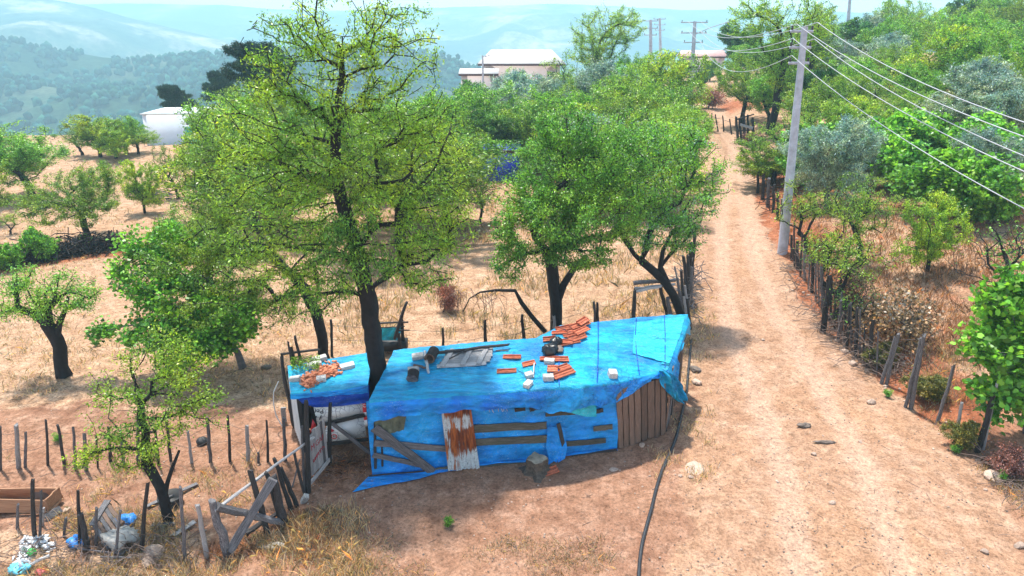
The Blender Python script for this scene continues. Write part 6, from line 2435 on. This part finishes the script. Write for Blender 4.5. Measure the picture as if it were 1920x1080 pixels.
PR['rust'] = (proto("dead_scrub", "bush", 114, ball_lumps(1.6, 2.2, 9, r_, 18, .25), trunk_line(1.6, r_, .1), .03, 'rust', 16, 1.1, r_tip=.006, step=.2, fork=.1), 1.6)
PR['weed'] = (proto("weed", "weed", 115, ball_lumps(.5, .7, 6, r_, 16, .3), trunk_line(.5, r_, .03), .012, 'green', 10, .55, r_tip=.002, step=.08, fork=.1, spread=.35), .5)
used = {k: False for k in PR}


def put(kind, label, u, vtop, y=None, vbase=None, w=1.0, group=None, rz=None):
    """tree of a kind whose top stands at pixel (u, vtop); its foot is on the ground at distance y, or at pixel vbase"""
    if vbase is not None:
        p_ = G(u, vbase)
    else:
        t_ = at_y(u, vtop, y)
        p_ = np.array([t_[0], y, float(TZ(t_[0], y))])
    t_ = at_y(u, vtop, p_[1])
    h = max(.25, t_[2] - p_[2])
    pr, hn_ = PR[kind]
    sz_ = h / hn_
    s = max(sz_ * .55, min(sz_ * 1.5, sz_ * .5 + .5 * min(sz_, 1.25))) * w
    rz = random.uniform(0, 6.28) if rz is None else rz
    if not used[kind]:
        used[kind] = True
        pr.location = V3(p_)
        WORLD[pr.name] = V3(p_)
        pr.rotation_euler = (0, 0, rz)
        pr.scale = (s, s, sz_)
        pr["label"] = label
        if group:
            pr["group"] = group
        return pr
    return copy_tree(pr, p_, rz, s, sz_ / s, label, group)


# left field
put('round', "round dark-stemmed tree, widest of the far field's trees, before the hazy hill", 62, 236, vbase=372, w=1.5)
put('round2', "airy round tree on a thin trunk above the dark cut bank", 166, 304, vbase=448, w=1.2)
put('bright', "small narrow bush-like tree with a bent stem near the brushwood heap", 272, 296, vbase=400, w=.75)
put('open', "open tree with several thin stems in front of the white house", 334, 255, vbase=372, w=.8)
LKIND = {'round': 'full', 'round2': 'broad olive-green', 'open': 'airy', 'bright': 'yellow-green'}
LG = "bright trees along the far edge of the dry field"
ll = " tree in the row at the far edge of the dry field"
for u_, vt, y_, kd in [(140, 222, 58, 'open'), (172, 212, 57, 'bright'), (222, 212, 59, 'round'), (205, 232, 56, 'bright'), (250, 236, 58, 'round2'), (100, 250, 72, 'round'), (20, 250, 62, 'round'), (-40, 240, 60, 'round2'), (160, 222, 70, 'round')]:
    put(kd, LKIND[kd] + ll, u_, vt, y=y_, group=LG, w=1.35)
put('bright', "yellow-green tree crown cut off by the photo's edge beside the far field", -12, 305, vbase=420, w=.9)
put('fig', "low fig bush growing over the stakes of the cut bank", 88, 425, vbase=487, w=.7)
put('fig', "low dark fig bush at the near end of the cut bank's stakes", 10, 452, vbase=505, w=.8)
put('fig', "flat fig sprout between the airy round tree and the stakes", 165, 440, vbase=470, w=.6)
put('sparse', "flat spreading shrub with bare branches in the upper field", 20, 392, vbase=440, w=1.3)
put('deep', "dark small conifer-like shrub at the corner of the white house", 268, 252, y=64, w=.5)
put('pine', "flat-topped dark pine behind the white house roof", 322, 150, y=84, w=1.05)
put('pine', "dark pine crown showing behind the tall tree's upper twigs", 478, 62, y=66, w=1.0)
put('pine', "small dark pine between the other two dark pines", 405, 122, y=84, w=.8)

# grove behind the shed
put('open', "small tree on a thin forked stem in front of the deep blue hut", 900, 322, vbase=418, w=.9)
GG = "trees of the grove between the shed and the barn"
gl = {'round': "full green tree standing in the dense grove between shed and barn", 'round2': "olive-green leafy tree within the dense grove between shed and barn",
      'bright': "yellow-green bushy tree within the dense grove between shed and barn", 'olive': "silver-grey olive tree within the dense grove between shed and barn", 'deep': "dark green tree within the dense grove near the barn"}
for q in [(735, 195, 31, 'round2'), (832, 215, 36, 'round'), (925, 178, 53, 'round'), (1015, 190, 52, 'bright'), (960, 132, 62, 'olive'), (905, 148, 66, 'deep'), (1075, 205, 36, 'round'), (1180, 92, 70, 'round'),
          (1245, 92, 58, 'bright'), (1205, 128, 50, 'round2'), (1262, 110, 62, 'bright'), (1150, 112, 58, 'olive'), (1100, 160, 50, 'round'), (1255, 190, 42, 'round2'), (1185, 200, 36, 'round2'), (1240, 190, 46, 'bright'), (1120, 210, 38, 'olive'),
          (1230, 150, 54, 'round'), (1055, 150, 58, 'round2'), (1010, 140, 60, 'olive'), (1225, 230, 36, 'round'), (1060, 190, 46, 'bright'), (1320, 130, 90, 'deep'), (940, 205, 52, 'bright'), (860, 150, 54, 'round'), (1160, 170, 46, 'round2'),
          (1215, 230, 33, 'bright'), (1000, 165, 52, 'round')]:
    put(q[3], gl[q[3]], q[0], q[1], y=q[2], group=GG, w=1.25)
put('round', "leafy tree in front of the pale barn's wall", 990, 126, y=82, w=.8)
put('round2', "leafy tree in the upper field just beyond the fig's crown", 395, 395, vbase=560, w=1.1)
put('tall', "tallest airy tree of the grove, rising beside the barn against hazy mountains", 1136, 0, y=74, w=1.15)
put('open', "dark many-stemmed bare-looking tree at the barn's road end", 1060, 74, y=82, w=1.2)
BG = "trees close behind the tall tree"
for q in [(480, 215, 34, 'round2'), (425, 165, 40, 'round'), (440, 150, 52, 'round2'), (402, 240, 36, 'bright'), (700, 170, 42, 'round'), (620, 190, 48, 'round2'), (780, 160, 44, 'round'), (560, 170, 56, 'round'), (392, 330, 30, 'open'), (752, 190, 36, 'round2')]:
    put(q[3], LKIND[q[3]] + " tree in the mass directly behind the tall tree's crown", q[0], q[1], y=q[2], group=BG, w=1.15)

# beyond the road
put('deep', "dark round tree against the hazy sky left of the hilltop trees", 1392, 40, y=92, w=1.0)
put('round2', "broad bright round tree overhanging the bend of the road", 1404, 103, y=60, w=.95)
put('round', "leafy tree just uphill of the old field gate", 1455, 120, y=56, w=1.0)
put('round', "leafy tree hiding the distant red-roofed house from the road", 1335, 106, y=100, w=.9)
put('tall', "tall airy tree directly behind the near power pole's top", 1478, -25, y=52, w=1.2)
put('tall', "tall thin-crowned tree at the hill's edge, next to the pole's crossarms", 1545, -5, y=62, w=1.0)
put('bright', "round yellow-green bush pressed against the road fence below the gate", 1443, 258, vbase=348, w=1.6)
put('olive', "silvery shrub behind the near power pole's foot", 1580, 215, y=31, w=.95)
put('sparse', "thin pale tree with dark stem beside the near power pole's base", 1512, 330, vbase=478, w=1.0)
put('sparse', "sparse leaning tree at the road fence with yellowing leaves", 1556, 395, vbase=600, w=.95)
put('open', "small dark-limbed tree in the fence line before the silvery shrub", 1612, 305, vbase=495, w=.95)
put('bright', "lemon-green young tree standing out in the middle of the slope", 1738, 362, vbase=510, w=.8)
put('open', "tree with thick dark leaning stem beside the near power pole", 1470, 190, y=37, w=1.0)
put('bare', "leafless grey shrub with spreading branches on the dry slope", 1862, 405, vbase=570, w=1.2)
put('bare', "bare crooked shrub in the fence line beneath the sparse leaning tree", 1600, 520, vbase=632, w=.95)
put('bare', "dark bare shrub stems beside the fence's twin posts", 1545, 430, vbase=545, w=.8)
put('brown', "wide low bush covered in dead tan leaves behind the fence", 1690, 560, vbase=645, w=1.0)
put('brown', "small bush of dead tan leaves uphill of the wide tan one", 1592, 500, vbase=565, w=.8)
put('brown', "low dead-leaf bush between the tan bush and fence posts", 1625, 560, vbase=620, w=.7)
put('scrub', "yellow-olive low bush behind the double leaning posts, larger of two", 1738, 705, vbase=752, w=1.25)
put('scrub', "yellow-olive low bush behind the split fence post, smaller of two", 1652, 646, vbase=690, w=1.1)
put('scrub', "low greenish bush under the large-leaved fig", 1800, 790, vbase=845, w=.8)
put('rust', "rusty red scrub on the bank at the head of the road", 1328, 158, vbase=204, w=1.5)
put('rust', "dark pinkish dead scrub below the old field gate", 1408, 246, vbase=275, w=.9)
put('rust', "reddish dry scrub on the straw slope behind the shed", 832, 520, vbase=585, w=.6)
put('rust', "greyish-red dead brush at the road's lower corner under the fig", 1900, 830, vbase=890, w=.9)
put('bare', "bare grey thicket in the straw slope below the deep blue hut", 955, 440, vbase=500, w=.6)
HG = "trees crowding the hillside above the road"
hl = {'round': "full green tree in the dense cover on the hillside beyond the wires", 'round2': "olive-green leafy tree in the hillside cover beyond the wires", 'tall': "tall airy tree in the hillside cover beyond the wires",
      'bright': "yellow-green bushy tree in the hillside cover beyond the wires", 'olive': "silver-grey olive tree in the hillside cover beyond the wires", 'deep': "dark green tree in the hillside cover against the sky",
      'open': "open-crowned tree with visible limbs in the hillside cover"}
for q in [(1640, 30, 78, 'deep'), (1690, 18, 72, 'round'), (1745, 0, 88, 'open'), (1800, 5, 76, 'round2'), (1860, 10, 64, 'round'), (1925, -10, 70, 'tall'), (1700, 80, 58, 'round2'), (1610, 100, 56, 'round'), (1790, 45, 54, 'bright'),
          (1880, 45, 50, 'round'), (1570, 130, 46, 'round2'), (1650, 120, 48, 'open'), (1740, 110, 50, 'round'), (1530, 180, 42, 'open'), (1620, 180, 40, 'bright'), (1690, 170, 42, 'round2'), (1910, 90, 44, 'round2'), (1960, 60, 52, 'round'),
          (1760, 165, 44, 'round'), (1500, 80, 66, 'round'), (1560, 60, 70, 'olive'), (1440, 60, 80, 'round'), (1665, 60, 66, 'olive'), (1840, 60, 58, 'open'), (1985, 120, 44, 'round'), (1600, 150, 52, 'olive'),
          (1580, 40, 84, 'round'), (1620, 25, 90, 'olive'), (1710, -10, 95, 'round2'), (1890, -25, 90, 'round'), (1830, -20, 96, 'deep'), (1530, 120, 52, 'deep')]:
    put(q[3], hl[q[3]], q[0], q[1], y=q[2], group=HG, w=1.2)
put('olive', "largest silver-blue olive, rounded, under the upper wires", 1838, 108, y=39, w=1.25)
put('olive', "silver-blue olive partly cut by the photo's edge, beside the largest one", 1922, 150, y=36, w=1.1)
put('olive', "silver-grey olive under the lowest wires beside the dark fig shade", 1872, 240, y=28, w=1.0)
put('olive', "pale olive shrub in the slope, downhill of the near pole's wires", 1645, 250, y=33, w=.8)
FB = "broad-leaved fig bushes in a band across the slope"
for q in [(1560, 235, 35, 1), (1660, 205, 37, 1.1), (1720, 255, 32, 1), (1790, 275, 28, 1.1), (1900, 215, 33, 1.1), (1840, 300, 26.5, .9), (1620, 235, 39, 1), (1750, 215, 37, 1)]:
    put('fig', "bright broad-leaved fig bush in the band under the sloping wires", q[0], q[1], y=q[2], w=q[3], group=FB)
# weeds
WD = "small green weeds on the bare earth"
for u_, v_ in [(840, 988), (1790, 850), (1880, 905), (1662, 745), (112, 830), (180, 650)]:
    put('weed', "small green weed tuft on the bare earth", u_, v_ - random.uniform(8, 14), vbase=v_, group=WD, w=.9)

# brushwood heap in the upper field
bh = root("brushwood_heap", G(300, 376), "heap of grey cut brushwood in the upper field beside thin-stemmed trees", "brushwood")
for k in range(40):
    a = G(300 + random.gauss(0, 12), 376 + random.gauss(0, 2), random.uniform(.05, .5))
    d_ = np.array([random.gauss(0, 1), random.gauss(0, .5), random.gauss(0, .15)])
    post("stick", a, a + unit(d_) * random.uniform(.6, 1.6), .03, 'wood_grey', bh)

# ------------------------------------------------------------------ dry grass, litter, gravel (uncountable)
def scatter_px(n, u0, u1, v0, v1):
    """points on the ground spread evenly over a part of the picture's ground"""
    u_ = RNG.uniform(u0, u1, n)
    v_ = RNG.uniform(v0, v1, n)
    cx_ = (u_ - 960) / FPX
    cy_ = -(v_ - 540) / FPX
    R = np.stack([cx_, CP + cy_ * SP, -SP + cy_ * CP], -1)
    t = np.full(n, 12.0)
    ok = np.zeros(n, bool)
    t = np.where(R[:, 2] < -.02, (0.5 - CAM_H) / np.minimum(R[:, 2], -.02), 200)
    for _ in range(25):
        P_ = O3 + R * t[:, None]
        z_ = TZ(P_[:, 0], P_[:, 1])
        tn_ = (z_ - CAM_H) / np.minimum(R[:, 2], -.02)
        t = .6 * t + .4 * np.clip(tn_, 5, 200)
    P_ = O3 + R * t[:, None]
    P_[:, 2] = TZ(P_[:, 0], P_[:, 1])
    ok = (np.abs((P_[:, 2] - CAM_H) - R[:, 2] * t) < .3) & (P_[:, 1] < 90)
    return P_[ok]


SHED_POLY = np.array([(-5.6, 15.2), (-5.05, 13.95), (-3.4, 14.1), (-3.3, 13.1), (2.5, 14.05), (3.9, 14.7), (4.85, 17.4), (-3.4, 15.9)])


def in_poly(x, y, poly):
    c = np.zeros(len(x), bool)
    j = len(poly) - 1
    for i in range(len(poly)):
        xi, yi = poly[i]
        xj, yj = poly[j]
        k = ((yi > y) != (yj > y)) & (x < (xj - xi) * (y - yi) / (yj - yi + 1e-12) + xi)
        c ^= k
        j = i
    return c


def on_road(P_, m=0.0):
    return (P_[:, 0] > road_l(P_[:, 1]) - m) & (P_[:, 0] < road_r(P_[:, 1]) + m)


def grass(name, label, P_, h0, h1, per, mat, wide=.012, lean=.5, spread=.10):
    P_ = P_[~in_poly(P_[:, 0], P_[:, 1], SHED_POLY)]
    n = len(P_) * per
    B = np.repeat(P_, per, 0) + RNG.normal(0, 1, (n, 3)) * np.array([spread, spread, 0])
    B[:, 2] = TZ(B[:, 0], B[:, 1]) - .01
    far = np.clip(depth(B.T) / 16.0, .8, 4)
    h = RNG.uniform(h0, h1, n) * np.repeat(RNG.uniform(.6, 1.2, len(P_)), per)
    a = RNG.uniform(0, 6.28, n)
    s = np.stack([np.cos(a), np.sin(a), np.zeros(n)], -1)
    l_ = RNG.normal(0, lean, (n, 2)) * h[:, None]
    mid = B + np.concatenate([l_ * .35, (h * .6)[:, None]], 1)
    tip = B + np.concatenate([l_, h[:, None]], 1)
    w_ = (wide * far)[:, None] * s
    V = np.stack([B - w_ / 2, B + w_ / 2, mid + w_ * .4, tip, mid - w_ * .4], 1).reshape(-1, 3)
    f = np.arange(n * 5).reshape(n, 5)
    t_ = np.stack([RNG.random(n), np.clip(.45 + .25 * RNG.normal(0, 1, n), 0, 1), np.zeros(n), np.ones(n)], -1)
    o = wmesh(name, V, f, M[mat], None, (0, 0, 0), tint=np.repeat(t_, 5, 0))
    return tag(o, label, "dry grass", kind="stuff")


def patchy(P_, sc, thr, seed):
    return P_[fbm(P_[:, 0] * sc, P_[:, 1] * sc, seed, 4) > thr]


# straw behind the shed
P_ = scatter_px(5000, 640, 1320, 340, 650)
P_ = P_[~on_road(P_, .3)]
grass("dry_grass", "tall pale straw grass on the slope behind the shed", patchy(P_, .6, -.10, 201), .12, .38, 5, 'straw')
P_ = scatter_px(4800, 0, 720, 300, 760)
grass("dry_grass", "short pale stubble over the dry upper field", patchy(P_, .5, -.05, 202), .05, .20, 4, 'straw', lean=.7)
P_ = scatter_px(7000, 1480, 1920, 300, 760)
P_ = P_[~on_road(P_, .8)]
grass("dry_grass", "reddish dry grass covering the slope beyond the fence", patchy(P_, .6, -.1, 203), .08, .30, 5, 'straw_red', lean=.6)
P_ = scatter_px(3500, 1560, 1920, 640, 960)
P_ = P_[~on_road(P_, .2)]
grass("dry_grass", "dry mixed grass along the foot of the leaning fence", patchy(P_, .8, -.05, 204), .05, .22, 5, 'straw')
P_ = scatter_px(2300, 330, 700, 930, 1110)
P_ = P_[(P_[:, 1] < np.interp(P_[:, 0], [-6, -3.5, -1.5], [11.0, 12.2, 10.6]))]
grass("dry_grass", "ragged straw clumps at the gates' feet", patchy(P_, 1.2, -.12, 205), .08, .30, 6, 'straw', lean=.5)
P_ = scatter_px(2600, 330, 620, 960, 1110)
grass("dry_grass", "rusty low dry grass in the lower corner by crooked gate", patchy(P_, 1.1, .02, 206), .04, .16, 6, 'straw_red', lean=.8)
P_ = scatter_px(1500, 640, 1180, 1010, 1110)
grass("dry_grass", "low dry tufts on the bare earth below the shed", patchy(P_, 1.5, .10, 207), .03, .13, 6, 'straw', lean=.7)
P_ = scatter_px(2600, 0, 340, 960, 1110)
grass("dry_grass", "yellowish dry weeds among the litter of the yard corner", patchy(P_, 1.2, -.05, 208), .05, .22, 5, 'straw', lean=.7)
P_ = scatter_px(2200, 0, 480, 840, 960)
grass("dry_grass", "thin dry stalks along the posts of the yard", patchy(P_, 1.0, .06, 209), .05, .22, 4, 'straw', lean=.6)
P_ = scatter_px(1800, 1180, 1340, 560, 900)
P_ = P_[np.abs(P_[:, 0] - road_l(P_[:, 1])) < .8]
grass("dry_grass", "dry grass fringe between the shed and the road", patchy(P_, 1.6, -.02, 210), .04, .18, 5, 'straw')
P_ = np.stack([RNG.normal(-3.9, .45, 260), RNG.normal(13.55, .3, 260), np.zeros(260)], -1)
P_ = P_[P_[:, 1] < 13.95]
grass("straw_litter", "reddish-brown straw litter in front of the lean-to boards", P_, .02, .12, 7, 'straw_red', lean=1.6)

# crumbs of stone
def gravel(name, label, P_, r0, r1, mat):
    P_ = P_[~in_poly(P_[:, 0], P_[:, 1], SHED_POLY)]
    n = len(P_)
    r = r0 + (r1 - r0) * RNG.random(n) ** 4
    v = P_[:, None] + ico[None] * r[:, None, None] * np.array([1, 1, .6]) * (1 + RNG.normal(0, .18, (n, 12, 1))) + np.array([0, 0, .2]) * r[:, None, None]
    f = icf[None] + (np.arange(n) * 12)[:, None, None]
    return tag(wmesh(name, v.reshape(-1, 3), f.reshape(-1, 3), M[mat], None, (0, 0, 0)), label, "gravel", kind="stuff")


P_ = scatter_px(5200, 560, 1920, 560, 1100)
gravel("gravel", "pale grit and small stones scattered on the road and yard", patchy(P_, .7, -.05, 220), .006, .03, 'stone')
P_ = scatter_px(1600, 0, 700, 640, 1100)
gravel("gravel", "grit and clods scattered over the yard by the gates", patchy(P_, .8, -.05, 221), .007, .03, 'stone')
P_ = scatter_px(1800, 1400, 1700, 400, 800)
P_ = P_[np.abs(P_[:, 0] - road_r(P_[:, 1]) - .4) < .8]
gravel("gravel", "reddish broken stones along the cut verge of the road", P_, .012, .08, 'stone')
P_ = scatter_px(5200, 560, 1900, 620, 1100)
gravel("clods", "dark crumbs of dung and earth on the road", patchy(P_, .9, .02, 222), .005, .024, 'stone_dark')

# twigs lying about
vs, fs, c_ = [], [], 0
P_ = scatter_px(700, 0, 1900, 640, 1100)
for p_ in P_:
    if in_poly(p_[None, 0], p_[None, 1], SHED_POLY)[0] or (RNG.random() < .75 and p_[0] > -4):
        continue
    a = RNG.uniform(0, 6.28)
    l_ = RNG.uniform(.05, .3)
    d_ = np.array([math.cos(a), math.sin(a), RNG.normal(0, .08)])
    v, q = tube_arrays(np.array([p_ + [0, 0, .012], p_ + d_ * l_ * .5 + [0, 0, .02], p_ + d_ * l_ + np.array([RNG.normal(0, .04), RNG.normal(0, .04), .012])]), .005, 3)
    vs.append(v)
    fs.append(q + c_)
    c_ += len(v)
tag(wmesh("fallen_twigs", np.concatenate(vs), np.concatenate(fs), M['twig'], None, (0, 0, 0)), "fallen twigs lying about the yard", "twigs", kind="stuff")


def brush(name, label, line, n, lat, l0, l1, r, mat, h=.35):
    """cut thorn branches heaped along a fence"""
    vs, fs, c_ = [], [], 0
    W_ = [G(*q) for q in line]
    for k in range(n):
        t_ = random.random() * (len(W_) - 1)
        i_ = min(int(t_), len(W_) - 2)
        p_ = W_[i_] + (W_[i_ + 1] - W_[i_]) * (t_ - i_) + np.array([random.gauss(0, lat), random.gauss(0, lat), 0])
        p_[2] = float(TZ(p_[0], p_[1])) + abs(random.gauss(0, h))
        d_ = unit(np.array([random.gauss(0, 1), random.gauss(0, 1), random.gauss(0, .5)])) * random.uniform(l0, l1)
        pts = np.array([p_ - d_ / 2, p_ + np.array([random.gauss(0, .05), random.gauss(0, .05), random.gauss(.04, .05)]), p_ + d_ / 2])
        pts[:, 2] = np.maximum(pts[:, 2], TZ(pts[:, 0], pts[:, 1]) + .01)
        v, q = tube_arrays(pts, np.array([r, r * .8, r * .4]), 3)
        vs.append(v)
        fs.append(q + c_)
        c_ += len(v)
    tag(wmesh(name, np.concatenate(vs), np.concatenate(fs), M[mat], None, (0, 0, 0)), label, "brushwood", kind="stuff")


brush("dry_brush", "grey dead branches tangled along the leaning road fence", [(1490, 500), (1545, 610), (1620, 668), (1660, 700)], 420, .35, .3, 1.2, .012, 'twig')
brush("dry_brush", "dark dead branches heaped along the cut bank's stakes", [(-30, 500), (60, 490), (140, 478), (225, 465)], 420, .35, .5, 1.6, .03, 'bark')
brush("dry_brush", "broken sticks heaped among the stakes behind the shed's road end", [(1282, 600), (1290, 560), (1297, 520)], 130, .22, .3, 1.2, .016, 'bark_grey', .4)
brush("dry_brush", "thorny dead branches thrown down in the littered yard corner", [(20, 1030), (160, 1045), (250, 1050), (330, 1060)], 230, .35, .2, .9, .009, 'twig', .12)
brush("dry_brush", "dead twigs under the fig at the road's lower corner", [(1850, 870), (1925, 900), (1960, 960)], 200, .3, .2, .9, .009, 'twig', .15)
brush("dry_brush", "dark brushwood by the old field gate at the bend", [(1385, 268), (1420, 275), (1440, 330), (1455, 400)], 260, .4, .5, 1.5, .022, 'bark', .4)

# kinds that found no place are taken away again
for k, (pr, _) in PR.items():
    if not used[k]:
        for ch in list(pr.children):
            bpy.data.objects.remove(ch)
        bpy.data.objects.remove(pr)
